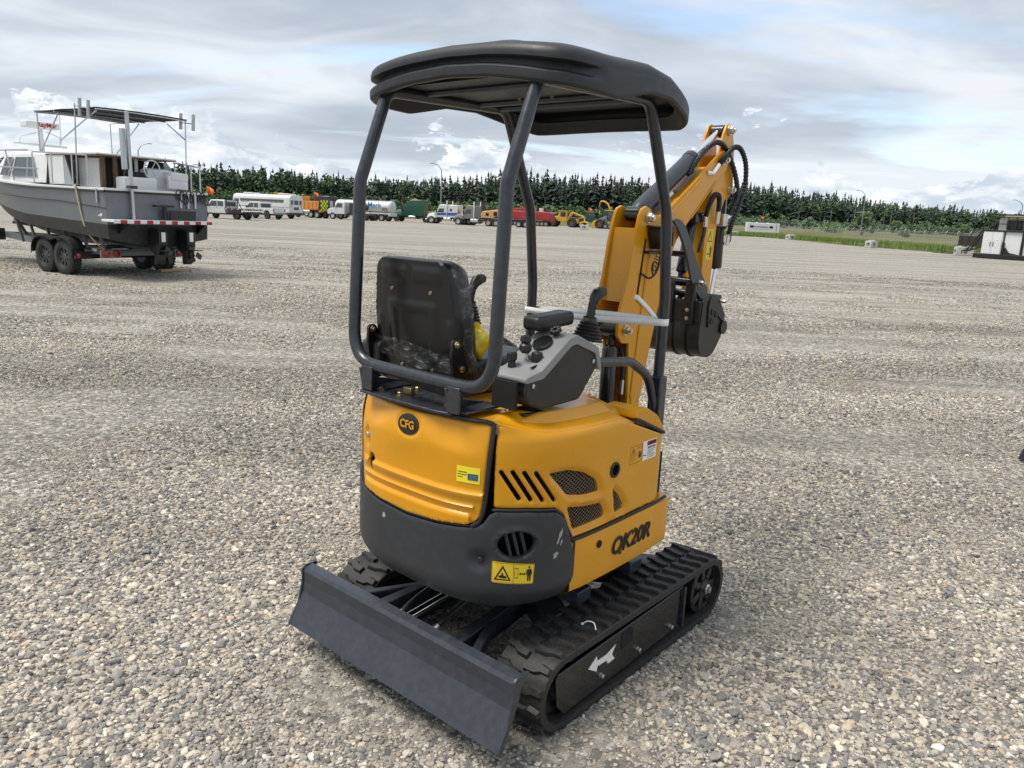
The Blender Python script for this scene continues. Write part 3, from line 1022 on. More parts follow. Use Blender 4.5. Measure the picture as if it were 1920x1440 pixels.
ss = list(np.linspace(-0.98, 0.98, 121))
rows = []
for ins, dz in ((0.012, -0.010), (0.013, -0.001), (0.018, 0.003), (0.030, 0.006), (0.068, 0.013), (0.092, 0.036), (0.102, 0.042)):
    rw = []
    for s in ss:
        k = sstep(0.30, 0.45, abs(s))
        dzz = dz * k + (1 - k) * min(dz, 0.004)
        rw.append(SP(s, min(ridge_z(s), 1.036), -ins) * 1.0)
        rw[-1].z = ridge_z(s) + dzz
    rows.append(rw)
last = rows[-1]
rows.append([Vector((p.x * 0.9, p.y * 0.55, 1.040)) for p in last])
rows.append([Vector((p.x * 0.8 - 0.02, 0.0, 1.040)) for p in last])
DECK = MB().grid(rows).obj('deck_cover', 'yellow_paint', EX, smooth=26)
flap = MB().prism(round_poly([(-0.085, 0.985), (-0.065, 1.012), (-0.01, 1.015), (0.07, 0.975), (0.128, 0.918), (0.128, 0.900)], 0.012, 3), -0.462, -0.325, 'xz')
FL = flap.obj('filler_flap', 'yellow_paint', EX, bevel=0.010, seg=3)
MB().tube([(-0.085, -0.462, 0.982), (-0.06, -0.464, 0.976), (0.128, -0.462, 0.897), (0.134, -0.40, 0.897), (0.134, -0.33, 0.897)], 0.007, 8).obj('flap_seal', 'black_seal', FL)

# added black shell behind the panels stands in for shade in the openings
rows = []
for z in (0.42, 0.985):
    rows.append([SP(s, max(z, 0.5), -0.06 if z > 0.6 else -0.10).lerp(Vector((0, 0, z)), 0.0) for s in np.linspace(-1.05, 1.05, 60)])
for rw, z in zip(rows, (0.42, 0.985)):
    for p in rw:
        p.z = z
mb = MB().grid(rows)
mb.box((0.0, 0, 0.43), (0.5, 0.72, 0.04)).box((-0.25, 0, 0.435), (0.6, 0.6, 0.03)).box((0.2, 0, 0.60), (0.10, 0.80, 0.36)).box((-0.42, -0.12, 0.66), (0.30, 0.34, 0.36))
mb.obj('dark_core', 'interior_black', EX)
fp = MB().box((0.05, 0.08, 0.80), (0.42, 0.66, 0.02)).box((0.20, 0.06, 0.74), (0.14, 0.70, 0.10))
fp.obj('floor_plate', 'black_plastic', EX, bevel=0.004)

# left side panel (mirror of the right, plain)
lp = [(-a, b) for a, b in side_out]
panel('left_side_hood', lp, 'yellow_paint', EX, [[(-a, b) for a, b in sl] for sl in slots], 0.016, 0.010, lambda s, z: side_disp(-s, z) if s < -0.95 or z > 0.95 else 0.0)
rows = []
for z, ins in ((0.609, 0.045), (0.613, 0.010), (0.604, 0.0), (0.437, 0.0), (0.402, 0.040)):
    rows.append([(x, -y, z) for x, y in reversed(inset_path(path, ins))])
MB().grid(rows).obj('left_side_skirt', 'yellow_paint', EX, smooth=30)

# ---------------------------------------------------------------- roll-over frame
TR = 0.0215


def rops_side(sg):
    y = 0.334 * sg
    return [(-0.716, 0.0, 1.145), (-0.716, y, 1.145), (-0.688, y, 1.765), (-0.570, y, 2.075), (0.055, y, 2.092), (0.238, y, 1.705), (0.280, y, 1.38), (0.282, y, 0.86)]


for sg in (1, -1):
    pts = fillet(rops_side(sg), [0.125, 0.10, 0.06, 0.075, 0.22, 0.5], 8)
    MB().tube(pts, TR, 16).obj('roll_frame', 'frame_paint', EX)
    lb = MB().box((0.283, 0.334 * sg, 0.945), (0.052, 0.056, 0.26)).obj('frame_socket', 'frame_paint', EX, bevel=0.006)
    MB().lathe([(0.008, 0), (0.008, 0.008)], (0.283, 0.334 * sg - 0.028, 0.865), (0, -1, 0), 6).obj('bolt', 'zinc', lb)
for x in (-0.40, -0.12, 0.0):
    MB().tube([(x, -0.334, 2.088), (x, 0.334, 2.088)], 0.013, 8).obj('cross_tube', 'slate_paint', EX)
MB().tube(fillet([(-0.17, -0.334, 1.180), (0.06, -0.334, 1.158), (0.20, -0.334, 1.085), (0.275, -0.334, 0.93)], 0.15, 8), 0.0175, 12).obj('guard_rail', 'frame_paint', EX)
MB().tube(fillet([(-0.17, 0.334, 1.180), (0.06, 0.334, 1.158), (0.20, 0.334, 1.085), (0.275, 0.334, 0.93)], 0.15, 8), 0.0175, 12).obj('guard_rail', 'frame_paint', EX)
# base plate and brackets of the frame
BP = MB().prism([(0.262, -0.745), (0.10, -0.752), (-0.12, -0.748), (-0.178, -0.735), (-0.178, -0.60), (0.262, -0.56)], 0, 1, 'xy')
BP.v = [(b, a, 1.046 + 0.010 * c) for a, b, c in BP.v]; BP.f = [tuple(reversed(f)) for f in BP.f]
BPo = BP.obj('frame_base_plate', 'navy_steel', EX, bevel=0.003)
for yb in (0.262, -0.160):
    g = MB().prism([(-0.745, 1.135), (-0.690, 1.140), (-0.665, 1.090), (-0.560, 1.066), (-0.545, 1.052), (-0.728, 1.052)], yb - 0.006, yb + 0.006, 'xz')
    g.box((-0.63, yb - 0.035, 1.060), (0.17, 0.07, 0.009)).box((-0.735, yb - 0.030, 1.10), (0.010, 0.055, 0.085))
    g.obj('frame_bracket', 'frame_paint', EX, bevel=0.003)
for (x, y) in ((-0.70, 0.20), (-0.70, 0.10), (-0.67, -0.10), (-0.72, -0.185), (-0.60, 0.12)):
    MB().lathe([(0.015, 0), (0.015, 0.003), (0.0095, 0.003), (0.0095, 0.012), (0.007, 0.014), (0.0, 0.014)], (x, y, 1.056), (0, 0, 1), 6).obj('bolt', 'brass_zinc', BPo)
MB().box((-0.66, 0.10, 1.068), (0.02, 0.04, 0.024)).obj('hinge_block', 'brass_zinc', BPo, bevel=0.002)

# ---------------------------------------------------------------- canopy
CCX, CA, CB = -0.160, 0.466, 0.476


def rim_z(x, y):
    kx = np.interp(x, [-0.62, -0.58, -0.48, -0.36, -0.26, -0.13, -0.02, 0.10, 0.22, 0.34], [2.050, 2.047, 2.040, 2.036, 2.056, 2.085, 2.084, 2.062, 2.036, 2.020])
    ky = 2.050 + 0.040 * math.cos(min(1, abs(y) / 0.40) * math.pi / 2) ** 1.0 if x < 0 else 2.016 + 0.006 * math.cos(min(1, abs(y) / 0.4) * math.pi / 2)
    w = sstep(0.80, 0.97, abs(y) / CB)
    return ky * (1 - w) + kx * w


def canopy():
    nA = 160; rings = []
    prof = [(0.90, 0.062), (0.925, 0.045), (0.945, 0.004), (0.955, -0.004), (0.985, -0.004), (0.998, 0.004), (1.0, 0.016), (0.999, 0.028), ('g', 0.031), ('h', 0.040), ('k', 0.057), (0.994, 0.0615), (0.995, 0.072), (0.988, 0.084), (0.972, 0.094), (0.942, 0.102), (0.86, 0.110), (0.70, 0.116), (0.45, 0.120), (0.2, 0.122), (0.0, 0.122)]
    for k, h in prof:
        rg = []
        for j in range(nA):
            t = 2 * math.pi * j / nA
            c, s = math.cos(t), math.sin(t); e = 2 / 6.0
            ux = math.copysign(abs(c) ** e, c); uy = math.copysign(abs(s) ** e, s)
            x0, y0 = CCX + CA * ux, CB * uy
            # groove runs round the back and fades along both sides
            gr = 1 - sstep(-0.55, -0.40, x0) if abs(y0) > CB * 0.9 else (1.0 if x0 < 0 else 0.0)
            gr = gr if x0 < 0 else 0.0
            kk = {'g': 1 - 0.006 * gr, 'h': 1 - 0.045 * gr, 'k': 1 - 0.055 * gr}.get(k, k)
            front = 1 - 0.115 * sstep(-0.2, 0.30, x0)
            x, y = CCX + CA * ux * kk, CB * uy * kk * front
            rz = rim_z(x0, y0)
            if h > 0.03 and k not in (0.90, 0.925):
                base = (2.058 if x0 < -0.3 else 2.058 - 0.034 * sstep(-0.3, 0.31, x0)) + 0.020 * math.cos(min(1, abs(y0) / 0.46) * math.pi / 2)
                rz = rz + (base - rz) * 0.62 * sstep(0.03, 0.085, h)
            crown = 2.080
            hh = h * (1 - 0.34 * sstep(-0.05, 0.34, x0) * (1 if (isinstance(kk, float) and kk > 0.5) else 0.4))
            # upper surface levels out towards the middle; the rim keeps its wave
            w = sstep(0.97, 0.55, 0) if False else (0 if kk > 0.97 else (1 if kk < 0.6 and h > 0.09 else (sstep(0.0, 1.0, (0.97 - kk) / 0.37) if h > 0.09 else 0)))
            z = (rz * (1 - w) + (crown - 0.03 * sstep(-0.1, 0.34, x)) * w) + hh
            # two low rails on the roof
            if h > 0.108 and kk > 0.1:
                z += 0.004 * math.exp(-((abs(y) - 0.20) / 0.05) ** 4) * (1 - sstep(0.05, 0.2, x))
            rg.append((x, y, z))
        rings.append(rg)
    V = [p for r_ in rings for p in r_]; F = []
    for i in range(len(rings) - 1):
        for j in range(nA):
            q = (j + 1) % nA
            F.append((i * nA + j, i * nA + q, (i + 1) * nA + q, (i + 1) * nA + j))
    mb = MB(); mb.add(V, F); return mb


CAN = canopy().obj('canopy', 'canopy_plastic', EX, smooth=31)
ceil = MB()
cp = []
for j in range(48):
    t = 2 * math.pi * j / 48; c, s = math.cos(t), math.sin(t); e = 2 / 5.2
    cp.append((CCX + CA * 0.93 * math.copysign(abs(c) ** e, c), CB * 0.93 * math.copysign(abs(s) ** e, s) * (1 - 0.10 * sstep(0, .34, CCX + CA * c))))
ceil.prism([(CCX + (a - CCX) * 0.84, b * 0.90) for a, b in cp], 2.094, 2.099, 'xy')
ceil.obj('canopy_ceiling', 'canopy_plastic', CAN)
for k in range(9):
    MB().box((-0.02 + 0.0 * k, -0.30 + k * 0.075, 2.104), (0.16, 0.028, 0.014)).obj('ceiling_rib', 'canopy_plastic', CAN, bevel=0.004)
for x in (-0.46, -0.30, -0.20):
    MB().box((x, 0, 2.104), (0.05, 0.58, 0.014)).obj('ceiling_rib', 'canopy_plastic', CAN, bevel=0.004)
for (x, y) in ((-0.14, -0.25), (-0.05, -0.28), (-0.14, 0.1), (-0.14, -0.05), (-0.05, 0.12)):
    MB().lathe([(0.011, 0), (0.011, 0.004), (0.006, 0.006), (0.006, 0.012)], (x, y, 2.098), (0, 0, -1), 8).obj('bolt', 'brass_zinc', CAN)

# ---------------------------------------------------------------- seat
SEAT_Y = 0.158
SEAT = MB()
bk = round_poly([(-0.215, 0.0), (0.208, 0.0), (0.205, 0.22), (0.178, 0.410), (-0.178, 0.410), (-0.210, 0.22)], 0.055, 5)


def seat_map(a, b, o):
    # back pan leans back slightly: a across (+ = right), b up from the base
    return Vector((-0.575 - b * 0.11 - o + 0.030 * (a / 0.19) ** 2 * 0.3, SEAT_Y - a, 1.105 + b))


def pan_disp(a, b):
    d = 0.0
    for (x0, x1, y0, y1) in ((-0.125, 0.125, 0.045, 0.265), (-0.15, -0.012, 0.330, 0.385), (0.012, 0.15, 0.330, 0.385), (-0.195, -0.160, 0.10, 0.21), (0.160, 0.195, 0.10, 0.21)):
        q = max(x0 - a, a - x1, y0 - b, b - y1)
        d += 0.0055 * (1 - sstep(-0.010, 0.002, q))
    q = max(-0.085 - a, a - 0.085, 0.06 - b, b - 0.235); d -= 0.004 * (1 - sstep(-0.008, 0.002, q))
    return d


SEATO = panel('seat', bk, 'seat_pan', EX, (), 0.010, 0.025, pan_disp, 0.0, seat_map, 0.006)
cush = MB()
rows = []
for dd, k in ((0.0, 0.985), (-0.05, 1.0), (-0.085, 0.95), (-0.098, 0.8), (-0.10, 0.0)):
    rows.append([seat_map(a * k, 0.19 + (b - 0.19) * k, dd - 0.015) for a, b in bk + bk[:1]])
cush.grid(rows).obj('back_cushion', 'seat_vinyl', SEATO, smooth=60)
MB().box((-0.30, SEAT_Y, 1.125), (0.42, 0.40, 0.09)).obj('seat_cushion', 'seat_vinyl', SEATO, bevel=0.03, seg=4)
MB().box((-0.36, SEAT_Y, 1.062), (0.42, 0.34, 0.04)).obj('seat_rail', 'black_plastic', SEATO, bevel=0.006)
for sg in (-1, 1):
    y = SEAT_Y - 0.216 * sg
    MB().prism(round_poly([(-0.60, 1.06), (-0.50, 1.06), (-0.545, 1.18), (-0.585, 1.262), (-0.618, 1.262), (-0.622, 1.20)], 0.015), y - 0.006, y + 0.006, 'xz').obj('hinge_arm', 'seat_pan', SEATO, bevel=0.002)
    for (x, z) in ((-0.602, 1.245), (-0.575, 1.16)):
        MB().lathe([(0.012, 0), (0.012, 0.006), (0.006, 0.008), (0.006, 0.014)], (x, y - 0.006, z), (0, -1, 0), 6).obj('bolt', 'brass_zinc', SEATO)
for (a, b) in ((-0.098, 0.30), (0.098, 0.30), (-0.07, 0.028), (0.085, 0.028)):
    p = seat_map(a, b, 0.0); MB().lathe([(0.0075, 0), (0.006, 0.005), (0.0, 0.006)], p, (-1, 0, -0.1), 10).obj('bolt', 'brass_zinc', SEATO)
fm = MB(); rows = []
for i, b in enumerate(np.linspace(0.0, 1.0, 34)):
    rw = []
    for j in range(58):
        t = j / 57
        # film hangs over the right side and the top edge of the backrest, bagging loosely
        a = 0.222 * math.cos(math.pi * t); dep = -0.005 - 0.115 * math.sin(math.pi * t) ** 0.6
        wob = 0.010 * math.sin(7 * b + 5 * t * 3.1) + 0.007 * math.sin(19 * b - 9 * t) + 0.004 * math.sin(41 * t + 13 * b)
        h = 0.03 + 0.390 * b
        kx = 1.0 if b < 0.62 else 1.0 - 0.20 * ((b - 0.62) / 0.38) ** 1.5
        rw.append(seat_map((a + math.copysign(abs(wob), a)) * kx, h + 0.4 * wob, dep - wob))
    rows.append(rw)
fm.grid(rows)
FILM = fm.obj('seat_cover_film', 'clear_film', EX, smooth=30)
lw = MB(); rows = []
for b in np.linspace(0.0, 1.0, 10):
    rows.append([seat_map(-0.222 + 0.444 * t, 0.055 + 0.075 * b - 0.035 * t + 0.006 * math.sin(9 * t + 4 * b), 0.012 + 0.004 * math.sin(14 * t + 7 * b)) for t in np.linspace(0, 1, 40)])
lw.grid(rows).obj('film_band', 'clear_film', FILM, smooth=30)
fl = MB(); rows = []
for b in np.linspace(0, 1, 20):
    rows.append([(-0.50 + 0.44 * b, SEAT_Y - 0.21 + 0.42 * t, 1.176 + 0.012 * math.sin(17 * t + 9 * b) + 0.010 * math.sin(31 * b - 7 * t) - 0.05 * abs(2 * t - 1) ** 6) for t in np.linspace(0, 1, 30)])
fl.grid(rows).obj('cushion_film', 'clear_film', FILM, smooth=30)

# ---------------------------------------------------------------- right console
CN = MB().prism(round_poly([(-0.566, 1.178), (-0.480, 1.192), (-0.345, 1.268), (-0.300, 1.272), (-0.190, 1.222), (-0.178, 1.165), (-0.225, 1.115), (-0.272, 1.062), (-0.480, 1.058), (-0.548, 1.082), (-0.572, 1.12)], 0.018, 4), -0.345, -0.212, 'xz').obj('right_console', 'black_plastic', EX, bevel=0.008, seg=3)
T_ = [(-0.580, 1.176), (-0.500, 1.192), (-0.362, 1.282), (-0.318, 1.294), (-0.186, 1.238), (-0.160, 1.160)]
lowr = [(-0.178, 1.156), (-0.200, 1.218), (-0.318, 1.262), (-0.350, 1.256), (-0.490, 1.164), (-0.580, 1.158)]
MB().prism(round_poly(T_ + lowr, 0.010, 3), -0.353, -0.200, 'xz').obj('console_cover', 'light_grey_plastic', CN, bevel=0.005, seg=3)
MB().box((-0.590, -0.275, 1.115), (0.012, 0.10, 0.09)).obj('dark_opening_slab', 'interior_black', CN)  # black slab on the rear face stands in for a dark opening
MB().tube([(-0.57, -0.29, 1.15), (-0.585, -0.285, 1.06)], 0.0035, 6).obj('cable', 'zinc', CN)
MB().box((-0.50, -0.285, 1.046), (0.10, 0.09, 0.008)).obj('console_base', 'black_plastic', CN, bevel=0.003)
for (x, z) in ((-0.535, 1.145), (-0.205, 1.190)):
    MB().lathe([(0.0075, 0), (0.0075, 0.003), (0.003, 0.004)], (x, -0.3455 if x < -0.3 else -0.3455, z), (0, -1, 0), 12).obj('screw', 'zinc', CN)
AR = MB().box((-0.305, -0.218, 1.326), (0.205, 0.078, 0.050), (0, R(-3), 0)).obj('arm_rest', 'black_plastic', EX, bevel=0.016, seg=4)
MB().box((-0.300, -0.215, 1.285), (0.06, 0.05, 0.06)).obj('arm_rest_post', 'black_plastic', AR, bevel=0.008)
gs = (-0.358, -0.258, 1.2885)
gn = Vector((-0.53, 0, 0.85)).normalized()
gz = Vector((-0.400, -0.270, 1.2605))
MB().lathe([(0.036, -0.002), (0.036, 0.006), (0.030, 0.010), (0.028, 0.006), (0.0, 0.006)], gz, gn, 28).obj('hour_meter', 'gloss_black', CN)
kp = Vector((-0.352, -0.292, 1.290))
kb = MB().lathe([(0.010, 0), (0.010, 0.012)], kp, gn, 12)
for j in range(7):
    a = 2 * math.pi * j / 7
    u = gn.orthogonal().normalized(); w = gn.cross(u)
    kb.lathe([(0.0075, 0.010), (0.0075, 0.024), (0.004, 0.026)], kp + (u * math.cos(a) + w * math.sin(a)) * 0.013, gn, 8)
kb.obj('adjusting_knob', 'black_plastic', CN)
for (x, y, kind) in ((-0.515, -0.236, 0), (-0.480, -0.262, 1), (-0.462, -0.298, 2)):
    b = Vector((x, y, 1.19))
    if kind == 0:
        MB().lathe([(0.014, 0), (0.012, 0.02), (0.017, 0.024), (0.017, 0.045), (0.010, 0.050)], b, (0, 0, 1), 14).obj('key_switch', 'black_plastic', CN)
    elif kind == 1:
        m = MB().tube([b + Vector((0.02, -0.01, 0)), b + Vector((0.004, 0, 0.05))], 0.006, 8)
        lv = m.obj('throttle_lever', 'zinc', CN)
        MB().lathe([(0.012, 0), (0.021, 0.010), (0.021, 0.026), (0.014, 0.034), (0.019, 0.040), (0.017, 0.056), (0.006, 0.060)], b + Vector((0, 0, 0.045)), (0, 0, 1), 14).obj('throttle_knob', 'black_plastic', CN)
    else:
        MB().box(b + Vector((0, 0, 0.03)), (0.030, 0.030, 0.045)).obj('rocker_switch', 'black_plastic', CN, bevel=0.006)
MB().box((-0.475, -0.315, 1.203), (0.075, 0.007, 0.004), (0, R(-10), 0)).obj('lever_slot', 'interior_black', CN)

# left console, mostly behind the seat
MB().prism(round_poly([(-0.60, 1.195), (-0.36, 1.262), (-0.20, 1.22), (-0.20, 1.12), (-0.30, 1.06), (-0.56, 1.06), (-0.60, 1.10)], 0.018), 0.335, 0.435, 'xz').obj('left_console', 'black_plastic', EX, bevel=0.008)


def joystick(y, x=-0.135):
    bl = []
    for k in range(13):
        bl.append((0.056 - 0.0023 * k + (0.006 if k % 2 else 0), 0.006 * k))
    bl += [(0.024, 0.082), (0.026, 0.088), (0.0, 0.09)]
    j = MB().lathe(bl, (x, y, 1.245), (0.16, 0, 1), 24).obj('joystick', 'black_plastic', EX, smooth=30)
    b = Vector((x + 0.013, y, 1.325))
    gp = spline([b, b + Vector((0.006, 0, 0.030)), b + Vector((0.014, 0, 0.058)), b + Vector((0.034, 0, 0.084)), b + Vector((0.064, 0, 0.094))], 6)
    MB().tube(gp, list(np.interp(np.linspace(0, 1, len(gp)), [0, .25, .5, .8, 1], [0.0165, 0.0150, 0.0165, 0.0235, 0.0200])), 16).obj('grip', 'black_plastic', j, smooth=60)
    MB().ball(b + Vector((0.066, 0, 0.093)), 0.0195, n=16).obj('grip_head', 'black_plastic', j, smooth=80)
    MB().lathe([(0.007, 0), (0.006, 0.006), (0.0, 0.007)], b + Vector((0.030, 0, 0.101)), (-0.35, 0, 0.94), 12).obj('thumb_button', 'brass_zinc', j)
    for k in range(3):
        p = gp[4 + k * 4]; MB().lathe([(0.003, 0), (0.003, 0.002)], p + Vector((0.0, -0.0165, 0)), (0, -1, 0), 8).obj('grip_screw', 'interior_black', j)
    return j


joystick(-0.268, -0.142)
joystick(0.300, -0.172)

# ---------------------------------------------------------------- tracks
HB, XC = 0.268, 0.518            # belt height, wheel centres at +-XC


def stadium(t, off=0.0):
    """arc-length t on the belt centre line -> (x, z, nx, nz); starts at the rear top running forward"""
    r = HB / 2; L1 = 2 * XC; L2 = math.pi * r; P = 2 * (L1 + L2)
    t %= P
    if t < L1:
        return -XC + t, HB + off, 0, 1
    t -= L1
    if t < L2:
        a = math.pi / 2 - t / r; return XC + (r + off) * math.cos(a), r + (r + off) * math.sin(a), math.cos(a), math.sin(a)
    t -= L2
    if t < L1:
        return XC - t, -off, 0, -1
    t -= L1
    a = -math.pi / 2 - t / r; return -XC + (r + off) * math.cos(a), r + (r + off) * math.sin(a), math.cos(a), math.sin(a)


TP = 2 * (2 * XC + math.pi * HB / 2)


def lug_mesh():
    mb = MB()
    base = [(-0.017, 0.0), (0.014, 0.0), (0.018, 0.040), (0.031, 0.058), (0.026, 0.099), (0.002, 0.099), (0.000, 0.066), (-0.014, 0.045)]
    c = (0.008, 0.05)
    V = [(a, b, -0.002) for a, b in base] + [(c[0] + (a - c[0]) * 0.72, c[1] + (b - c[1]) * 0.93, 0.0140) for a, b in base]
    n = len(base)
    mb.add(V, [tuple(range(n, 2 * n))] + [(i, (i + 1) % n, n + (i + 1) % n, n + i) for i in range(n)])
    m1 = mb.mesh('lug', 30); m1.materials.append(MATS['track_rubber'])
    mb2 = MB(); mb2.add([(a, -b, c_) for a, b, c_ in mb.v], [tuple(reversed(f)) for f in mb.f])
    m2 = mb2.mesh('lug', 30); m2.materials.append(MATS['track_rubber'])
    return m1, m2


LUG1, LUG2 = lug_mesh()
TY, TW = 0.434, 0.206


def track(sg):
    y0 = TY * sg
    n = 120; mb = MB(); rows = []
    cross = [(-TW / 2, -0.026), (-TW / 2, -0.002), (-TW / 2 + 0.004, 0.001), (TW / 2 - 0.004, 0.001), (TW / 2, -0.002), (TW / 2, -0.026), (-TW / 2, -0.026)]
    for i in range(n + 1):
        t = TP * i / n
        rows.append([(lambda q: (q[0] , y0 + cy, q[1]))(stadium(t, co)) for cy, co in cross])
    belt = mb.grid(rows).obj('rubber_track', 'track_rubber', EX, smooth=35)
    pitch = TP / 42
    for i in range(42):
        for half, me_, dt in ((1, LUG1, 0.0), (-1, LUG2, 0.5)):
            x, z, nx, nz = stadium((i + dt) * pitch, 0.0)
            o = bpy.data.objects.new('lug', me_); COL.objects.link(o); o.parent = belt
            # local x along travel, y across, z outward
            X = Vector((nz, 0, -nx)); Z = Vector((nx, 0, nz)); Y = Z.cross(X)
            m = Matrix((X, Y, Z)).transposed().to_4x4(); m.translation = Vector((x, y0 + 0.002 * half, z))
            o.matrix_local = m
    return belt


track(-1); track(1)


def track_frame(sg):
    y = sg * (TY + TW / 2)
    yo, yi = (y - 0.012 * sg, y - 0.022 * sg)
    poly = [(-0.560, 0.190), (-0.545, 0.206), (0.285, 0.222), (0.285, 0.052), (-0.500, 0.036), (-0.545, 0.085)]
    fr = MB().prism(round_poly(poly, 0.010), min(yo, yi), max(yo, yi), 'xz').obj('track_frame', 'gloss_black', EX, bevel=0.002)
    if sg < 0:
        MB().tube([(-0.555, y + 0.010, 0.206), (0.285, y + 0.010, 0.224)], 0.004, 6).obj('frame_edge', 'navy_steel', fr)
    # rear and front wheels
    MB().box((0.02, sg * TY, 0.13), (0.66, 0.09, 0.15)).obj('beam', 'navy_steel', fr)
    MB().box((0.298, y - 0.014 * sg, 0.135), (0.016, 0.030, 0.175)).obj('end_flange', 'navy_steel', fr, bevel=0.003)
    if sg < 0:
        MB().prism(round_poly([(-0.160, 0.132), (-0.085, 0.142), (-0.088, 0.200), (-0.165, 0.198)], 0.010), yo - 0.0016, yo + 0.002, 'xz').obj('grease_window', 'interior_black', fr)
        ar = [(-0.371, 0.147), (-0.322, 0.175), (-0.317, 0.156), (-0.258, 0.156), (-0.200, 0.172), (-0.223, 0.142), (-0.203, 0.116), (-0.246, 0.114), (-0.257, 0.131), (-0.314, 0.134), (-0.319, 0.115)]
        MB().prism(ar, yo - 0.0014, yo + 0.002, 'xz').obj('travel_arrow', 'decal_white', fr)
    for (x, z) in ((-0.291, 0.088), (-0.042, 0.084), (0.206, 0.080)):
        MB().lathe([(0.011, 0), (0.011, 0.003), (0.009, 0.003), (0.009, 0.014), (0.006, 0.016), (0.0, 0.016)], (x, yo + 0.0 * sg, z), (0, sg, 0), 6).obj('bolt', 'zinc', fr)
    for xw, nm in ((XC, 'sprocket'), (-XC, 'idler')):
        w = MB().lathe([(0.112, 0.0), (0.112, 0.045), (0.095, 0.050), (0.088, 0.030), (0.045, 0.030), (0.040, 0.052), (0.0, 0.052)], (xw, sg * (TY + 0.03), 0.134), (0, sg, 0), 30)
        w.lathe([(0.112, 0), (0.112, 0.05)], (xw, sg * (TY - 0.07), 0.134), (0, sg, 0), 30)
        wo_ = w.obj(nm, 'black_plastic', EX)
        if nm == 'sprocket':
            for k in range(7):
                a = 2 * math.pi * k / 7
                MB().beam((xw + 0.04 * math.cos(a), sg * (TY + 0.066), 0.134 + 0.04 * math.sin(a)), (xw + 0.105 * math.cos(a), sg * (TY + 0.066), 0.134 + 0.105 * math.sin(a)), 0.03, 0.028, (0, 1, 0)).obj('spoke', 'black_plastic', wo_, bevel=0.004)
        if nm == 'sprocket':
            MB().lathe([(0.024, 0), (0.024, 0.022), (0.016, 0.026), (0.016, 0.032), (0.0, 0.032)], (xw, sg * (TY + 0.075), 0.134), (0, sg, 0), 6).obj('hub_nut', 'zinc', wo_)


track_frame(-1); track_frame(1)

# ---------------------------------------------------------------- undercarriage
MB().lathe([(0.30, 0), (0.30, 0.03), (0.26, 0.035), (0.26, 0.095), (0.29, 0.10), (0.29, 0.125)], (0.0, 0, 0.29), (0, 0, 1), 40).obj('slew_ring', 'navy_steel', EX)
uc = MB().box((0, 0, 0.245), (0.58, 0.40, 0.10))
for sx in (-1, 1):
    for sy in (-1, 1):
        uc.prism([(0.10 * sx, 0.12 * sy), (0.24 * sx, 0.12 * sy), (0.40 * sx, 0.36 * sy), (0.28 * sx, 0.36 * sy)] if sx * sy > 0 else [(0.28 * sx, 0.36 * sy), (0.40 * sx, 0.36 * sy), (0.24 * sx, 0.12 * sy), (0.10 * sx, 0.12 * sy)], 0.17, 0.275, 'xy')
uc.obj('under_frame', 'navy_steel', EX, bevel=0.006)
for x in (-0.19, 0.17):
    MB().box((x, 0, 0.300), (0.085, 0.74, 0.055)).obj('slide_beam', 'slate_paint', EX, bevel=0.005)

# ---------------------------------------------------------------- dozer blade
BW = 0.536
prof = [(-0.862, 0.090), (-0.842, 0.126), (-0.818, 0.172), (-0.803, 0.206), (-0.795, 0.250), (-0.797, 0.292), (-0.788, 0.305), (-0.755, 0.311)]
bl = MB()
outer = prof; inner = [(-0.748, 0.298), (-0.780, 0.288), (-0.783, 0.250), (-0.790, 0.208), (-0.805, 0.177), (-0.828, 0.132), (-0.848, 0.092)]
bl.prism(outer + inner, -BW, BW, 'xz')
BLADE = bl.obj('dozer_blade', 'slate_paint', EX, smooth=12)
BLADE.data.set_sharp_from_angle(angle=R(8))
for sg in (-1, 1):
    MB().prism(round_poly([(-0.866, 0.086), (-0.818, 0.172), (-0.800, 0.250), (-0.801, 0.300), (-0.785, 0.312), (-0.728, 0.312), (-0.738, 0.292), (-0.764, 0.278), (-0.772, 0.235), (-0.800, 0.165), (-0.838, 0.086)], 0.006, 3), BW * sg - (0.0 if sg > 0 else 0.009), BW * sg + (0.009 if sg > 0 else 0.0), 'xz').obj('end_plate', 'slate_paint', BLADE, bevel=0.002)
MB().box((-0.765, 0, 0.255), (0.05, 0.98, 0.05)).obj('back_rail', 'navy_steel', BLADE, bevel=0.004)
for sg in (-1, 1):
    a = MB().beam((-0.77, 0.20 * sg, 0.205), (-0.25, 0.15 * sg, 0.235), 0.045, 0.085)
    a.beam((-0.76, 0.32 * sg, 0.235), (-0.50, 0.19 * sg, 0.235), 0.03, 0.05)
    a.obj('blade_arm', 'navy_steel', EX, bevel=0.004)
MB().cyl((-0.42, 0.03, 0.285), (-0.20, 0.03, 0.30), 0.034, 18).obj('blade_cylinder', 'cylinder_black', EX)
MB().cyl((-0.76, 0.03, 0.255), (-0.41, 0.03, 0.286), 0.015, 14).obj('blade_rod', 'chrome', EX)
for yo_, sh in ((0.12, 0.0), (-0.05, 0.02)):
    hp = spline([(-0.72 + sh, yo_, 0.20), (-0.60 + sh, yo_ - 0.01, 0.26), (-0.45, yo_ - 0.02, 0.30), (-0.30, yo_ - 0.03, 0.32)], 14)
    MB().tube(hp, [0.009 + (0.0014 if i % 2 else 0) for i in range(len(hp))], 8).obj('blade_hose', 'hose_guard', EX)
    MB().tube([hp[0], hp[7]], 0.0115, 8).obj('hose_fitting', 'zinc', EX)

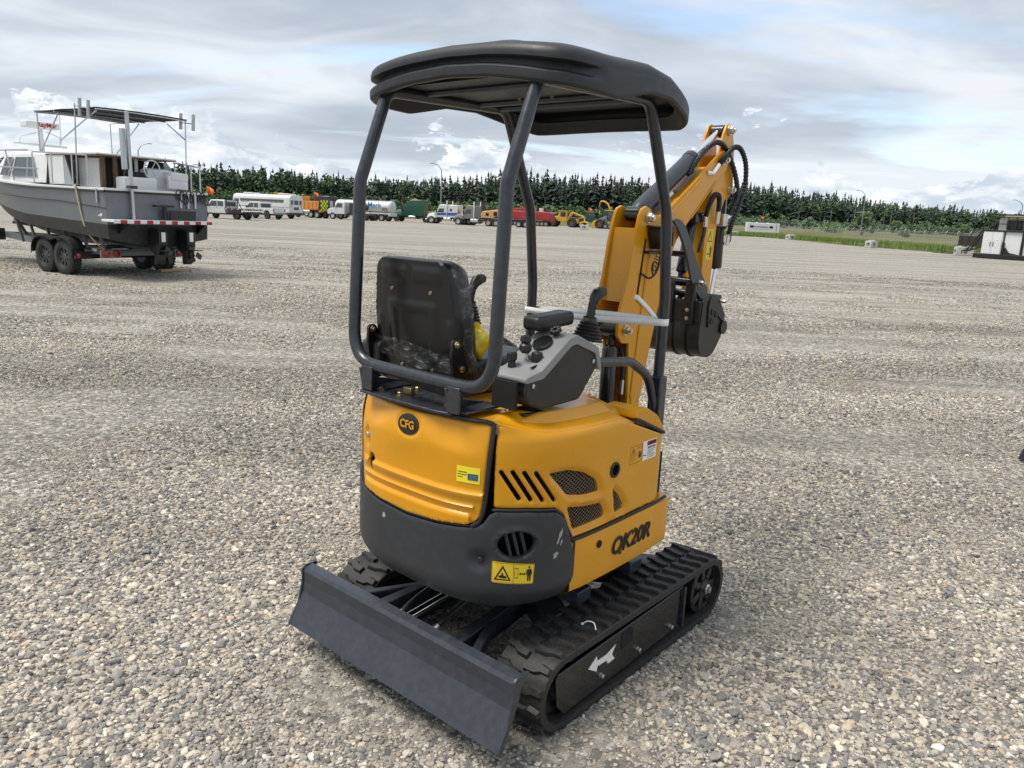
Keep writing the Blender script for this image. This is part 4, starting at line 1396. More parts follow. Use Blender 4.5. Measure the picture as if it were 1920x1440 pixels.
# ---------------------------------------------------------------- boom, arm, bucket
BY = 0.062
boom_poly = [(0.500, 0.66), (0.495, 0.90), (0.470, 1.150), (0.415, 1.155), (0.378, 1.190), (0.374, 1.275), (0.423, 1.432), (0.450, 1.589), (0.480, 1.700), (0.497, 1.728), (0.530, 1.740), (0.562, 1.730), (0.590, 1.708), (0.650, 1.702), (0.700, 1.722), (0.850, 1.815), (0.945, 1.872), (1.06, 1.945), (1.15, 2.002), (1.205, 2.030), (1.250, 2.020), (1.268, 1.985), (1.250, 1.945), (1.15, 1.868), (1.03, 1.775), (0.908, 1.680), (0.815, 1.598), (0.775, 1.53), (0.742, 1.430), (0.690, 1.262), (0.645, 1.075), (0.600, 0.90), (0.590, 0.66)]
bm_ = MB()
for sg in (-1, 1):
    bm_.prism(boom_poly, BY * sg - 0.007, BY * sg + 0.007, 'xz')
BOOM = bm_.obj('boom', 'yellow_paint', EX, bevel=0.0025)
# closing plates between the cheeks
web = MB()


def strip(mb, pts, y0, y1, th=0.008):
    for a, b in zip(pts[:-1], pts[1:]):
        d = Vector((b[0] - a[0], 0, b[1] - a[1])); n_ = Vector((-d.z, 0, d.x)).normalized() * th
        A, B_ = Vector((a[0], 0, a[1])), Vector((b[0], 0, b[1]))
        P = [A, B_, B_ + n_, A + n_]
        V = [(p.x, y0, p.z) for p in P] + [(p.x, y1, p.z) for p in P]
        mb.add(V, [(0, 1, 2, 3), (7, 6, 5, 4), (0, 4, 5, 1), (1, 5, 6, 2), (2, 6, 7, 3), (3, 7, 4, 0)])
    return mb


strip(web, [(0.435, 1.33), (0.452, 1.45), (0.476, 1.60), (0.484, 1.645)], -0.056, 0.056)
strip(web, [(0.60, 0.66), (0.60, 0.90), (0.642, 1.075), (0.686, 1.262), (0.738, 1.43), (0.77, 1.53), (0.81, 1.595), (0.908, 1.676), (1.03, 1.77), (1.15, 1.862), (1.24, 1.935)], -0.056, 0.056)
strip(web, [(0.66, 1.690), (0.70, 1.712), (0.85, 1.805), (0.945, 1.862), (1.06, 1.935)], -0.056, 0.056)
web.obj('boom_web', 'yellow_paint', BOOM)
# raised stiffening plate and weld seams on the near cheek
st = round_poly([(0.530, 0.70), (0.515, 0.95), (0.545, 1.20), (0.565, 1.42), (0.60, 1.585), (0.70, 1.600), (0.735, 1.60), (0.800, 1.640), (0.87, 1.70), (0.79, 1.578), (0.735, 1.44), (0.680, 1.262), (0.632, 1.075), (0.585, 0.86)], 0.02)
MB().prism([(a, b) for a, b in st], -BY - 0.012, -BY - 0.006, 'xz').obj('boom_side_plate', 'yellow_paint', BOOM, bevel=0.002)
wl_ = MB()
for seam in ([(0.512, 0.90), (0.541, 1.20), (0.561, 1.42), (0.597, 1.582)], [(0.700, 1.695), (0.85, 1.79), (1.0, 1.885)], [(0.93, 1.70), (1.05, 1.80), (1.15, 1.88)]):
    pts = spline([(a, -BY - 0.0085, b) for a, b in seam], 22)
    wl_.tube(pts, [0.0035 + 0.0016 * (i % 2) for i in range(len(pts))], 6)
wl_.obj('weld_bead', 'yellow_paint', BOOM)
pts = spline([(0.436, -0.052, 1.34), (0.453, -0.052, 1.45), (0.476, -0.052, 1.60)], 16)
wb2 = MB().tube(pts, [0.003 + 0.0014 * (i % 2) for i in range(len(pts))], 6)
wb2.tube([(p[0], 0.052, p[2]) for p in pts], [0.003 + 0.0014 * (i % 2) for i in range(len(pts))], 6)
wb2.obj('weld_bead', 'yellow_paint', BOOM)
MB().prism(round_poly([(0.497, 1.34), (0.511, 1.338), (0.548, 1.600), (0.536, 1.606)], 0.005), -BY - 0.0085, -BY - 0.0072, 'xz').obj('hose_slot', 'interior_black', BOOM)
lp_ = (R(90), R(-77), 0)
G0 = Vector((0.628, -BY - 0.0135, 1.475))
ring = [(G0.x + 0.024 * math.cos(a), G0.y, G0.z + 0.029 * math.sin(a)) for a in np.linspace(0.6, 5.6, 20)]
MB().tube(ring, 0.0035, 5).obj('logo_ring', 'decal_black', BOOM)
text('lettering', 'G', 0.046, 'decal_black', BOOM, (0.629, -BY - 0.0132, 1.475), lp_, 0.0004, bold=0.0006)
text('lettering', 'indu', 0.056, 'decal_black', BOOM, (0.637, -BY - 0.0132, 1.508), lp_, 0.0004, bold=0.0004, align='LEFT')


def pin(x, z, y=-BY, r=0.019, name='pin_nut', parent=None):
    MB().lathe([(r * 1.35, -0.004), (r * 1.35, 0.006), (r, 0.006), (r, 0.022), (r * 0.8, 0.026), (r * 0.55, 0.026), (r * 0.55, 0.034), (0, 0.034)], (x, y - 0.007, z), (0, -1, 0), 6).obj(name, 'zinc', parent or BOOM)
    return None


pin(0.432, 1.212); pin(0.545, 1.693); pin(1.205, 1.985)
MB().lathe([(0.036, 0), (0.036, 0.124)], (0.432, -0.062, 1.212), (0, 1, 0), 20).obj('pin_boss', 'cylinder_black', BOOM)
# lift cylinder
LC = MB().lathe([(0.034, 0), (0.036, 0.01), (0.036, 0.44), (0.030, 0.455), (0.018, 0.46), (0.018, 0.53)], (0.430, 0.0, 0.68), (0.004, 0, 1), 22).obj('lift_cylinder', 'cylinder_black', EX)
hp = spline([(0.47, -0.03, 1.13), (0.475, -0.045, 1.06), (0.470, -0.048, 0.98)], 16)
MB().tube(hp, [0.0105 + 0.0016 * (i % 2) for i in range(len(hp))], 8).obj('lift_hose', 'hose_guard', LC)
MB().tube([(0.470, -0.048, 0.985), (0.468, -0.048, 0.92)], 0.012, 8).obj('hose_fitting', 'zinc', LC)
MB().tube(fillet([(0.468, -0.048, 0.92), (0.468, -0.046, 0.85), (0.44, -0.03, 0.835)], 0.02), 0.008, 8).obj('hose_pipe', 'black_plastic', LC)
# arm cylinder above the boom
A0, A1, A2 = Vector((0.548, 0, 1.705)), Vector((1.015, 0, 1.978)), Vector((1.262, 0, 2.122))
AC = MB().lathe([(0.024, -0.01), (0.030, 0.02), (0.036, 0.035), (0.038, 0.06), (0.038, (A1 - A0).length - 0.03), (0.041, (A1 - A0).length - 0.028), (0.041, (A1 - A0).length)], A0, A1 - A0, 24).obj('arm_cylinder', 'slate_paint', EX)
MB().cyl(A1, A2, 0.0175, 18).obj('cylinder_rod', 'chrome', AC)
MB().lathe([(0.031, -0.03), (0.031, 0.03)], A2 + Vector((0.008, 0, 0.004)), (0, 1, 0), 18).obj('rod_eye', 'cylinder_black', AC)
MB().lathe([(0.033, -0.032), (0.033, 0.032)], A0, (0, 1, 0), 18).obj('barrel_eye', 'cylinder_black', AC)
dv = (A1 - A0).normalized()
MB().tube(fillet([A0 + dv * 0.27 + Vector((0.01, -0.036, -0.035)), A0 + dv * 0.30 + Vector((0.0, -0.05, -0.04)), A0 + dv * 0.47 + Vector((0, -0.05, -0.04)), A0 + dv * 0.49 + Vector((0, -0.03, -0.01))], 0.015), 0.0075, 8).obj('oil_pipe', 'slate_paint', AC)
MB().tube([A0 + dv * 0.27 + Vector((0.01, -0.036, -0.035)), A0 + dv * 0.21 + Vector((0.0, -0.036, -0.04))], 0.011, 8).obj('hose_fitting', 'zinc', AC)
hp = spline([A0 + dv * 0.21 + Vector((0, -0.036, -0.04)), A0 + dv * 0.12 + Vector((0, -0.034, -0.045)), A0 + dv * 0.03 + Vector((0.02, -0.03, -0.06))], 12)
MB().tube(hp, [0.011 + 0.0016 * (i % 2) for i in range(len(hp))], 8).obj('cylinder_hose', 'hose_guard', AC)

arm_poly = [(1.200, 2.05), (1.215, 2.10), (1.240, 2.150), (1.268, 2.164), (1.298, 2.155), (1.318, 2.125), (1.345, 2.05), (1.362, 1.955), (1.372, 1.880), (1.368, 1.835), (1.340, 1.812), (1.300, 1.800), (1.268, 1.752), (1.240, 1.70), (1.232, 1.60), (1.226, 1.345), (1.205, 1.300), (1.155, 1.298), (1.128, 1.335), (1.122, 1.50), (1.118, 1.65), (1.135, 1.78), (1.160, 1.88), (1.175, 1.98)]
am = MB()
for sg in (-1, 1):
    am.prism(arm_poly, 0.047 * sg - 0.006, 0.047 * sg + 0.006, 'xz')
ARM = am.obj('dipper_arm', 'yellow_paint', EX, bevel=0.0025)
aw = MB()
strip(aw, [(1.160, 1.30), (1.134, 1.34), (1.128, 1.50), (1.124, 1.65), (1.141, 1.78), (1.165, 1.88)], -0.042, 0.042, -0.008)
strip(aw, [(1.226, 1.345), (1.228, 1.60), (1.236, 1.70), (1.262, 1.75)], -0.042, 0.042, 0.008)
strip(aw, [(1.345, 2.02), (1.358, 1.955), (1.366, 1.88)], -0.042, 0.042, 0.008)
aw.obj('arm_web', 'yellow_paint', ARM)
pin(1.268, 2.130, -0.049, 0.019, 'pin_nut', ARM); pin(1.330, 1.850, -0.049, 0.019, 'pin_nut', ARM)
dy = -0.0545
MB().prism([(1.143, 1.505), (1.205, 1.505), (1.205, 1.655), (1.143, 1.655)], dy, dy + 0.001, 'xz').obj('hazard_decal', 'decal_yellow', ARM)
dk = MB().prism([(1.150, 1.592), (1.198, 1.592), (1.174, 1.648)], dy - 0.0006, dy, 'xz')
dk.prism([(1.186, 1.515), (1.196, 1.515), (1.200, 1.560), (1.190, 1.575), (1.182, 1.560)], dy - 0.0006, dy, 'xz').prism([(1.155, 1.53), (1.18, 1.53), (1.18, 1.536), (1.155, 1.536)], dy - 0.0006, dy, 'xz')
dk.obj('decal_mark', 'decal_black', ARM)
MB().prism([(1.158, 1.597), (1.190, 1.597), (1.174, 1.634)], dy - 0.0012, dy - 0.0006, 'xz').obj('decal_mark', 'decal_yellow', ARM)

# bucket cylinder and linkage
BC0, BC1, BC2 = Vector((1.352, 0, 1.842)), Vector((1.372, 0, 1.455)), Vector((1.338, 0, 1.295))
BCY = MB().lathe([(0.028, 0), (0.034, 0.02), (0.034, (BC1 - BC0).length - 0.01), (0.030, (BC1 - BC0).length)], BC0, BC1 - BC0, 22).obj('bucket_cylinder', 'cylinder_black', EX)
MB().cyl(BC1, BC2, 0.015, 16).obj('cylinder_rod', 'chrome', BCY)
MB().box((1.30, -0.058, 1.700), (0.075, 0.035, 0.062)).obj('valve_block', 'zinc', EX, bevel=0.004)
MB().tube(fillet([BC0 + Vector((0.03, -0.03, -0.26)), BC0 + Vector((0.055, -0.05, -0.25)), BC0 + Vector((0.055, -0.05, -0.16))], 0.02), 0.0075, 8).obj('oil_pipe', 'cylinder_black', BCY)


def guard_hose(name, pts, parent, r=0.0115, n=16, ends=True):
    hp = spline(pts, n)
    o = MB().tube(hp, [r - 0.001 + 0.0034 * (1 if i % 2 else 0) for i in range(len(hp))], 9).obj(name, 'hose_guard', parent)
    return o


guard_hose('arm_hose', [(0.93, -0.035, 1.895), (0.985, -0.045, 1.965), (1.07, -0.055, 2.035), (1.155, -0.060, 2.062), (1.245, -0.065, 2.030), (1.335, -0.075, 1.93), (1.372, -0.080, 1.84), (1.350, -0.075, 1.77), (1.30, -0.06, 1.66)], EX, 0.0115, 12)
guard_hose('arm_hose', [(1.145, -0.075, 1.955), (1.180, -0.085, 1.990), (1.255, -0.090, 2.045), (1.330, -0.095, 2.045), (1.405, -0.095, 1.98), (1.430, -0.090, 1.88), (1.395, -0.085, 1.77), (1.345, -0.08, 1.68), (1.332, -0.075, 1.62)], EX, 0.0115, 12)
guard_hose('arm_hose', [(1.075, -0.07, 1.71), (1.080, -0.08, 1.765), (1.120, -0.085, 1.815), (1.170, -0.085, 1.805), (1.195, -0.075, 1.74)], EX, 0.0115, 14)
MB().tube(fillet([(1.045, -0.068, 1.915), (1.095, -0.075, 1.915), (1.147, -0.076, 1.958)], 0.015), 0.0125, 10).obj('hose_elbow', 'chrome', EX)
for a, b in (((1.075, -0.07, 1.715), (1.085, -0.068, 1.665)), ((1.195, -0.075, 1.745), (1.20, -0.07, 1.68)), ((1.30, -0.062, 1.70), (1.335, -0.07, 1.725)), ((1.332, -0.075, 1.63), (1.330, -0.07, 1.575))):
    MB().tube([a, b], 0.0125, 10).obj('hose_fitting', 'chrome', EX)
MB().tube(fillet([(1.085, -0.068, 1.665), (1.08, -0.066, 1.62), (1.055, -0.06, 1.54)], 0.03), 0.009, 8).obj('hose_pipe', 'cylinder_black', EX)

# thumb
tp = round_poly([(0.705, 1.688), (0.755, 1.697), (0.815, 1.670), (0.889, 1.596), (0.970, 1.500), (1.110, 1.365), (1.100, 1.318), (1.036, 1.318), (0.937, 1.400), (0.858, 1.540), (0.765, 1.645)], 0.02, 3)
tm = MB()
for y in (-0.098, 0.085):
    tm.prism(tp, y - 0.006, y + 0.006, 'xz')
TH = tm.obj('thumb', 'slate_paint', EX, bevel=0.002)
for (x, z, r_) in ((1.000, 1.400, 0.022), (1.075, 1.340, 0.018), (0.90, 1.535, 0.014)):
    MB().cyl((x, -0.098, z), (x, 0.085, z), r_, 14).obj('cross_pin', 'cylinder_black', TH)
pin(1.000, 1.400, -0.099, 0.012, 'pin_cap', TH)
TC = MB().lathe([(0.020, 0), (0.028, 0.02), (0.028, 0.26), (0.014, 0.27), (0.014, 0.33)], (1.075, 0.0, 1.70), (-0.225, 0, -0.97), 18).obj('thumb_cylinder', 'cylinder_black', EX)
MB().box((1.06, 0, 1.705), (0.10, 0.11, 0.05)).obj('thumb_bracket', 'cylinder_black', TC, bevel=0.006)

# bucket
bsh = [(0.952, 1.318), (0.948, 1.25), (0.938, 1.17), (0.945, 1.105), (0.975, 1.062), (1.03, 1.042), (1.09, 1.050), (1.145, 1.098), (1.185, 1.155), (1.200, 1.215), (1.165, 1.275), (1.13, 1.31)]
bsm = [(v.x, v.y) for v in spline([(a, b, 0) for a, b in bsh], 4)]
bk_ = MB(); strip(bk_, bsm, -0.158, 0.170, 0.010)
BK = bk_.obj('bucket', 'gloss_black', EX, smooth=40)
BK.data.materials[0] = M('slate_paint') if False else pbr('bucket_black', (0.011, 0.011, 0.012), 0.38, 0, 0.0, 0.12, 8, dust=0.04)
for y in (-0.164, 0.170):
    MB().prism(bsm + [(1.10, 1.335)], y, y + 0.010, 'xz').obj('side_plate', 'bucket_black', BK, bevel=0.002)
    MB().prism(round_poly([(1.0, 1.285), (1.015, 1.345), (1.055, 1.352), (1.105, 1.325), (1.185, 1.24), (1.175, 1.205), (1.10, 1.245), (1.045, 1.19), (1.01, 1.19)], 0.012), y - 0.008, y + 0.002, 'xz').obj('cheek_plate', 'bucket_black', BK, bevel=0.002)
for (x, z) in ((1.040, 1.265), (1.078, 1.252), (1.040, 1.222)):
    MB().lathe([(0.016, 0), (0.016, 0.004), (0.010, 0.005), (0.010, 0.003), (0.0, 0.003)], (x, -0.172, z), (0, -1, 0), 16).obj('bolt', 'bucket_black', BK)
pin(1.125, 1.312, -0.160, 0.009, 'pin_cap', BK)
MB().lathe([(0.034, 0), (0.034, 0.008)], (1.180, -0.166, 1.180), (0, -1, 0), 22).obj('side_boss', 'bucket_black', BK)
MB().box((0.946, 0.006, 1.268), (0.016, 0.33, 0.10)).obj('cutting_edge', 'bucket_black', BK, bevel=0.003)
for y in (-0.10, 0.01, 0.12):
    tt = MB().prism([(0.925, 1.205), (0.945, 1.205), (0.958, 1.31), (0.945, 1.400), (0.930, 1.400), (0.920, 1.31)], y - 0.026, y + 0.026, 'xz').obj('tooth', 'bucket_black', BK, bevel=0.006)
    for z in (1.235, 1.275):
        MB().lathe([(0.010, 0), (0.010, 0.006), (0, 0.007)], (0.924, y, z), (-1, 0, 0), 6).obj('bolt', 'zinc', BK)
for y in (-0.09, -0.02, 0.06):
    pts = [(a - 0.004, y, b - 0.003) for a, b in bsm[6:26]]
    MB().tube(pts, 0.004, 5).obj('wear_strip', 'bucket_black', BK)
for y in (-0.055, 0.055):
    MB().prism(round_poly([(1.10, 1.29), (1.16, 1.26), (1.36, 1.285), (1.36, 1.32), (1.22, 1.335), (1.12, 1.34)], 0.012), y - 0.006, y + 0.006, 'xz').obj('bucket_link', 'bucket_black', BK, bevel=0.002)

# swing post under the boom and work lamp
sw = MB().prism([(0.30, 0.42), (0.48, 0.42), (0.62, 0.60), (0.62, 0.80), (0.48, 0.80), (0.44, 0.62), (0.30, 0.60)], -0.05, 0.05, 'xz')
sw.obj('swing_post', 'yellow_paint', EX, bevel=0.008)
WL = MB().prism([(0.545, 1.650), (0.665, 1.650), (0.665, 1.600), (0.640, 1.560), (0.575, 1.560), (0.550, 1.610)], -0.135, -0.075, 'xz').obj('work_lamp', 'black_plastic', EX, bevel=0.005)
MB().box((0.605, -0.106, 1.656), (0.132, 0.072, 0.008)).obj('lamp_hood', 'black_plastic', WL, bevel=0.002)
for k in range(8):
    MB().box((0.565 + k * 0.012, -0.138, 1.605), (0.005, 0.010, 0.06)).obj('cooling_fin', 'black_plastic', WL)
MB().box((0.585, -0.085, 1.545), (0.10, 0.025, 0.012)).obj('lamp_bracket', 'black_plastic', WL, bevel=0.002)
MB().tube(spline([(0.63, -0.10, 1.548), (0.60, -0.105, 1.47), (0.555, -0.095, 1.435), (0.515, -0.075, 1.455)], 8), 0.005, 7).obj('lamp_cable', 'black_plastic', WL)

# ---------------------------------------------------------------- loose things on the machine
def mpt(p):
    return EX.matrix_basis @ Vector(p)


def to_world(o):
    o.matrix_basis = Matrix.Translation(EX.location) @ Matrix.Rotation(EX.rotation_euler.z, 4, 'Z')
    return o


def ribbon(path, h, th, up=(0, 0, 1)):
    mb = MB()
    for a, b in zip(path[:-1], path[1:]):
        mb.beam(a, b, th, h, up)
    return mb


ring = []
zL, zR = 1.268, 1.292
r_ = TR + 0.002
pathA = [(0.255 - r_, 0.334, zL), (0.275 - r_ * 0.2, 0.334 - 0.0, zL)]
loop = []
for a in np.linspace(math.pi * 1.0, 0.0, 10):
    loop.append((0.272 + r_ * math.cos(a), 0.334 + r_ * math.sin(a), zL))
for t in np.linspace(0.02, 0.98, 10):
    loop.append((0.272 + r_, 0.334 - 0.668 * t, zL + (zR - zL) * t - 0.02 * math.sin(math.pi * t) + 0.028 * math.sin(math.pi * t)))
for a in np.linspace(0.0, -math.pi, 10):
    loop.append((0.275 + r_ * math.cos(a), -0.334 + r_ * math.sin(a), zR))
for t in np.linspace(0.02, 0.98, 10):
    loop.append((0.275 - r_, -0.334 + 0.668 * t, zR + (zL - zR) * t - 0.010 * math.sin(math.pi * t)))
loop.append(loop[0])
mb = MB(); rows = [[(x, y, z - 0.0135) for x, y, z in loop], [(x, y, z + 0.0135) for x, y, z in loop]]
mb.grid(rows)
o = to_world(mb.obj('lashing_strap', 'white_web', solid=0.0018)); tag(o, 'white webbing strap tied across the two front canopy posts behind the joystick', 'strap')
q0 = [(0.500, -BY - 0.012, 1.352), (0.515, -BY - 0.0145, 1.345), (0.600, -BY - 0.0155, 1.296), (0.690, -BY - 0.0150, 1.238), (0.705, -BY - 0.004, 1.232), (0.708, 0.0, 1.230), (0.705, BY + 0.010, 1.232), (0.60, BY + 0.012, 1.29), (0.49, BY + 0.012, 1.352), (0.484, 0.0, 1.354), (0.488, -BY - 0.008, 1.354), (0.500, -BY - 0.012, 1.352)]
rows = [[(x - 0.004, y, z - 0.0105) for x, y, z in q0], [(x + 0.004, y, z + 0.0105) for x, y, z in q0]]
o = to_world(MB().grid(rows).obj('lashing_strap', 'white_web', solid=0.0018)); tag(o, 'short white webbing strap wrapped slantwise round the yellow boom', 'strap')
# parts bag on the seat
bg_ = MB(); rows = []
for i in range(13):
    p = math.pi * i / 12
    rows.append([(-0.430 + 0.062 * math.sin(p) * math.cos(t) * (1 + 0.14 * math.sin(5 * t + i)), 0.012 + 0.055 * math.sin(p) * math.sin(t) * (1 + 0.12 * math.sin(4 * t - i)), 1.232 + 0.052 * math.cos(p) * (1 + 0.22 * math.sin(3 * t) + 0.15 * math.sin(7 * t))) for t in np.linspace(0, 2 * math.pi, 21)])
o = to_world(bg_.grid(rows).obj('parts_bag', 'bag_yellow', smooth=50)); tag(o, 'small crumpled yellow plastic bag lying on the excavator seat', 'bag')
zt = spline([(-0.345, -0.470, 0.288), (-0.335, -0.485, 0.300), (-0.330, -0.508, 0.300), (-0.342, -0.526, 0.286)], 6)
o = to_world(MB().tube(zt, 0.0022, 6).ball(zt[0], 0.0045).obj('cable_tie', 'decal_white')); tag(o, 'thin white cable tie lying curled on the right rubber track', 'cable tie')
# ================================================================== boat on its trailer
pbr('hull_grey', (0.135, 0.152, 0.170), 0.38, 0, 0.2, 0.06, 1.2, dust=0.10)
pbr('hull_black', (0.014, 0.014, 0.015), 0.5, 0, 0, 0.2, 2, dust=0.10)
pbr('boat_white', (0.74, 0.75, 0.75), 0.4, 0, 0.1, 0.04, 3, dust=0.10)
pbr('aluminium', (0.50, 0.51, 0.52), 0.38, 0.9, 0, 0.08, 8)
pbr('stainless', (0.55, 0.56, 0.58), 0.25, 1.0, 0, 0.08, 8)
pbr('canvas_black', (0.010, 0.0105, 0.012), 0.8, 0, 0, 0.2, 4, bump=0.2, bscale=30)
pbr('wood_trim', (0.17, 0.10, 0.06), 0.5, 0, 0, 0.25, 20)
pbr('wood_board', (0.46, 0.33, 0.20), 0.7, 0, 0, 0.2, 20)
pbr('trailer_grey', (0.19, 0.20, 0.21), 0.5, 0.3, 0, 0.12, 4, dust=0.15)
pbr('tyre', (0.022, 0.022, 0.023), 0.75, 0, 0, 0.2, 8, dust=0.30, dustcol=(0.16, 0.15, 0.13))
pbr('rim_grey', (0.06, 0.062, 0.066), 0.4, 0.4, 0, 0.2, 10, dust=0.15)
pbr('rim_white', (0.58, 0.58, 0.57), 0.4, 0.2, 0, 0.1, 10, dust=0.25)
pbr('lamp_red', (0.28, 0.010, 0.010), 0.2, 0, 0.5)
pbr('tape_red', (0.36, 0.02, 0.025), 0.4)
pbr('tape_white', (0.74, 0.74, 0.74), 0.4)
pbr('strap_tan', (0.42, 0.37, 0.24), 0.7, 0, 0, 0.2, 20)
pbr('drive_black', (0.012, 0.012, 0.013), 0.35, 0, 0.2)
glass('boat_glass', (0.09, 0.115, 0.12), 0.06)

BRZ = math.atan2(0.534, -0.845)
BPOS = (-9.2, 18.0, 0.0)

WHEEL_CACHE = {}


def tyre_meshes(r, w, rim):
    k = (r, w, rim)
    if k not in WHEEL_CACHE:
        t = MB().lathe([(r * 0.60, -w * 0.40), (r * 0.66, -w * 0.50), (r * 0.90, -w * 0.50), (r * 0.985, -w * 0.40), (r, -w * 0.2), (r, w * 0.2), (r * 0.985, w * 0.40), (r * 0.90, w * 0.50), (r * 0.66, w * 0.50), (r * 0.60, w * 0.40)], (0, 0, 0), (0, 1, 0), 28, caps=False)
        n = 30
        for j in range(n):
            a = 2 * math.pi * j / n
            for sd_ in (-1, 1):
                t.box((r * 1.005 * math.cos(a + sd_ * 0.05), sd_ * w * 0.24, r * 1.005 * math.sin(a + sd_ * 0.05)), (r * 0.035, w * 0.40, r * 0.13), (0, -a, 0))
        tm = t.mesh('wheel', 40); tm.materials.append(MATS['tyre'])
        q = MB().lathe([(r * 0.61, -w * 0.38), (r * 0.61, w * 0.42), (r * 0.56, w * 0.44), (r * 0.52, w * 0.22), (r * 0.30, w * 0.16), (r * 0.20, w * 0.30), (r * 0.12, w * 0.32), (0, w * 0.32)], (0, 0, 0), (0, 1, 0), 24)
        for j in range(8):
            a = 2 * math.pi * j / 8
            q.beam((r * 0.2 * math.cos(a), w * 0.26, r * 0.2 * math.sin(a)), (r * 0.54 * math.cos(a), w * 0.26, r * 0.54 * math.sin(a)), r * 0.12, w * 0.10, (0, 1, 0))
        qm = q.mesh('rim', 40); qm.materials.append(MATS[rim])
        WHEEL_CACHE[k] = (tm, qm)
    return WHEEL_CACHE[k]


def wheel(parent, x, y, r=0.38, w=0.24, rim='rim_grey', z=None):
    tm, qm = tyre_meshes(r, w, rim)
    o = link('wheel', tm, parent, loc=(x, y, r - 0.01 if z is None else z), rot=(0, 0, 0 if y > 0 else math.pi))
    link('rim', qm, o)
    return o


# ---- trailer
TRL = thing('boat_trailer', 'grey tandem-axle boat trailer with black fenders under the grey boat', 'trailer', BPOS, BRZ)
for y in (1.13, -1.13):
    for x in (0.0, 0.77):
        wheel(TRL, x, y, 0.375, 0.23)
fr = MB()
for y in (0.80, -0.80):
    fr.beam((-1.15, y, 0.52), (1.6, y, 0.60), 0.08, 0.15)
    fr.beam((1.6, y, 0.60), (4.6, y * 0.25, 0.62), 0.08, 0.15)
for x in (-1.12, -0.45, 1.2):
    fr.beam((x, -1.0, 0.50), (x, 1.0, 0.50), 0.08, 0.10)
fr.beam((4.4, 0, 0.62), (6.2, 0, 0.60), 0.12, 0.14)
fr.obj('chassis', 'trailer_grey', TRL, bevel=0.006)
for y in (0.0,):
    MB().cyl((0, -1.05, 0.36), (0, 1.05, 0.36), 0.04, 10).cyl((0.77, -1.05, 0.36), (0.77, 1.05, 0.36), 0.04, 10).obj('axle', 'drive_black', TRL)
for sg in (1, -1):
    f = MB(); rows = []
    prof = [(-0.46, 0.42), (-0.43, 0.60), (-0.30, 0.74), (-0.08, 0.80), (0.20, 0.79), (0.385, 0.75), (0.57, 0.79), (0.85, 0.80), (1.07, 0.74), (1.20, 0.60), (1.23, 0.42)]
    prof = [(v.x, v.y) for v in spline([(a, b, 0) for a, b in prof], 5)]
    rows = [[(a, sg * 1.00, b) for a, b in prof], [(a, sg * 1.26, b) for a, b in prof], [(a, sg * 1.28, b - 0.05) for a, b in prof]]
    f.grid(rows if sg < 0 else [list(reversed(r_)) for r_ in rows]).obj('fender', 'canvas_black', TRL, solid=0.012, smooth=50)
    MB().beam((-0.5, sg * 1.05, 0.43), (-0.44, sg * 1.05, 0.43), 0.36, 0.16).obj('fender_step', 'drive_black', TRL, bevel=0.004)
    MB().lathe([(0.055, 0), (0.05, 0.03), (0, 0.035)], (-0.50, sg * 1.16, 0.42), (-0.6, sg * 0.8, 0), 16).obj('marker_lamp', 'lamp_red', TRL)
    for x in (-1.0, -0.35, 0.4, 1.1, 1.8, 2.4):
        MB().beam((x, sg * 0.86, 0.56), (x, sg * 0.98, 0.94 + 0.045 * max(0, x)), 0.05, 0.05).obj('bunk_post', 'trailer_grey', TRL)
    MB().beam((-1.2, sg * 0.93, 0.90), (2.6, sg * 0.93, 1.0), 0.10, 0.06).obj('bunk', 'canvas_black', TRL)
    for k, x in enumerate((-0.75, -0.55, -0.35, -0.15, 1.35, 1.55)):
        MB().box((x, sg * 0.843, 0.56 + 0.02 * x), (0.19, 0.006, 0.06)).obj('reflective_tape', 'tape_red' if k % 2 == 0 else 'tape_white', TRL)
    lp_ = MB().box((-1.20, sg * 0.86, 0.50), (0.05, 0.44, 0.17)).obj('lamp_panel', 'trailer_grey', TRL, bevel=0.006)
    for dy_ in (-0.11, 0.11):
        MB().lathe([(0.082, 0), (0.082, 0.02), (0.07, 0.035), (0, 0.04)], (-1.225, sg * 0.86 + dy_, 0.50), (-1, 0, 0), 18).obj('tail_lamp', 'lamp_red', lp_)
MB().box((5.2, 0.25, 0.62), (0.5, 0.35, 0.3)).obj('tool_box', 'drive_black', TRL, bevel=0.01)
MB().beam((3.4, 0.3, 0.65), (3.9, 0.3, 1.05), 0.08, 0.08).obj('winch_post', 'trailer_grey', TRL)

# ---- boat
BOAT = thing('cabin_boat', 'grey cabin boat with black bottom and black canvas top on the trailer', 'boat', BPOS, BRZ)


def hull_sec(x):
    t = (x + 1.7) / 7.5
    f = max(0.0, (t - 0.42) / 0.58)
    w = 1.20 * (1 + 0.06 * math.sin(min(t, 0.5) / 0.5 * math.pi / 2)) * (1 - f ** 2.1)
    sheer = 1.80 + 0.10 * t + 0.50 * max(0, t - 0.35) ** 1.5
    chw = w * (0.965 - 0.10 * t - 0.35 * f)
    chz = 0.835 + 0.105 * (x + 1.7) * 0.5 + 0.60 * f ** 1.6
    kz = 0.62 + 0.02 * (x + 1.7) + 1.25 * f ** 3.0
    boot = 1.13 + 0.034 * (x + 1.7) + 0.25 * f
    return w, sheer, chw, chz, kz, boot


xs = list(np.linspace(-1.7, 5.75, 48))


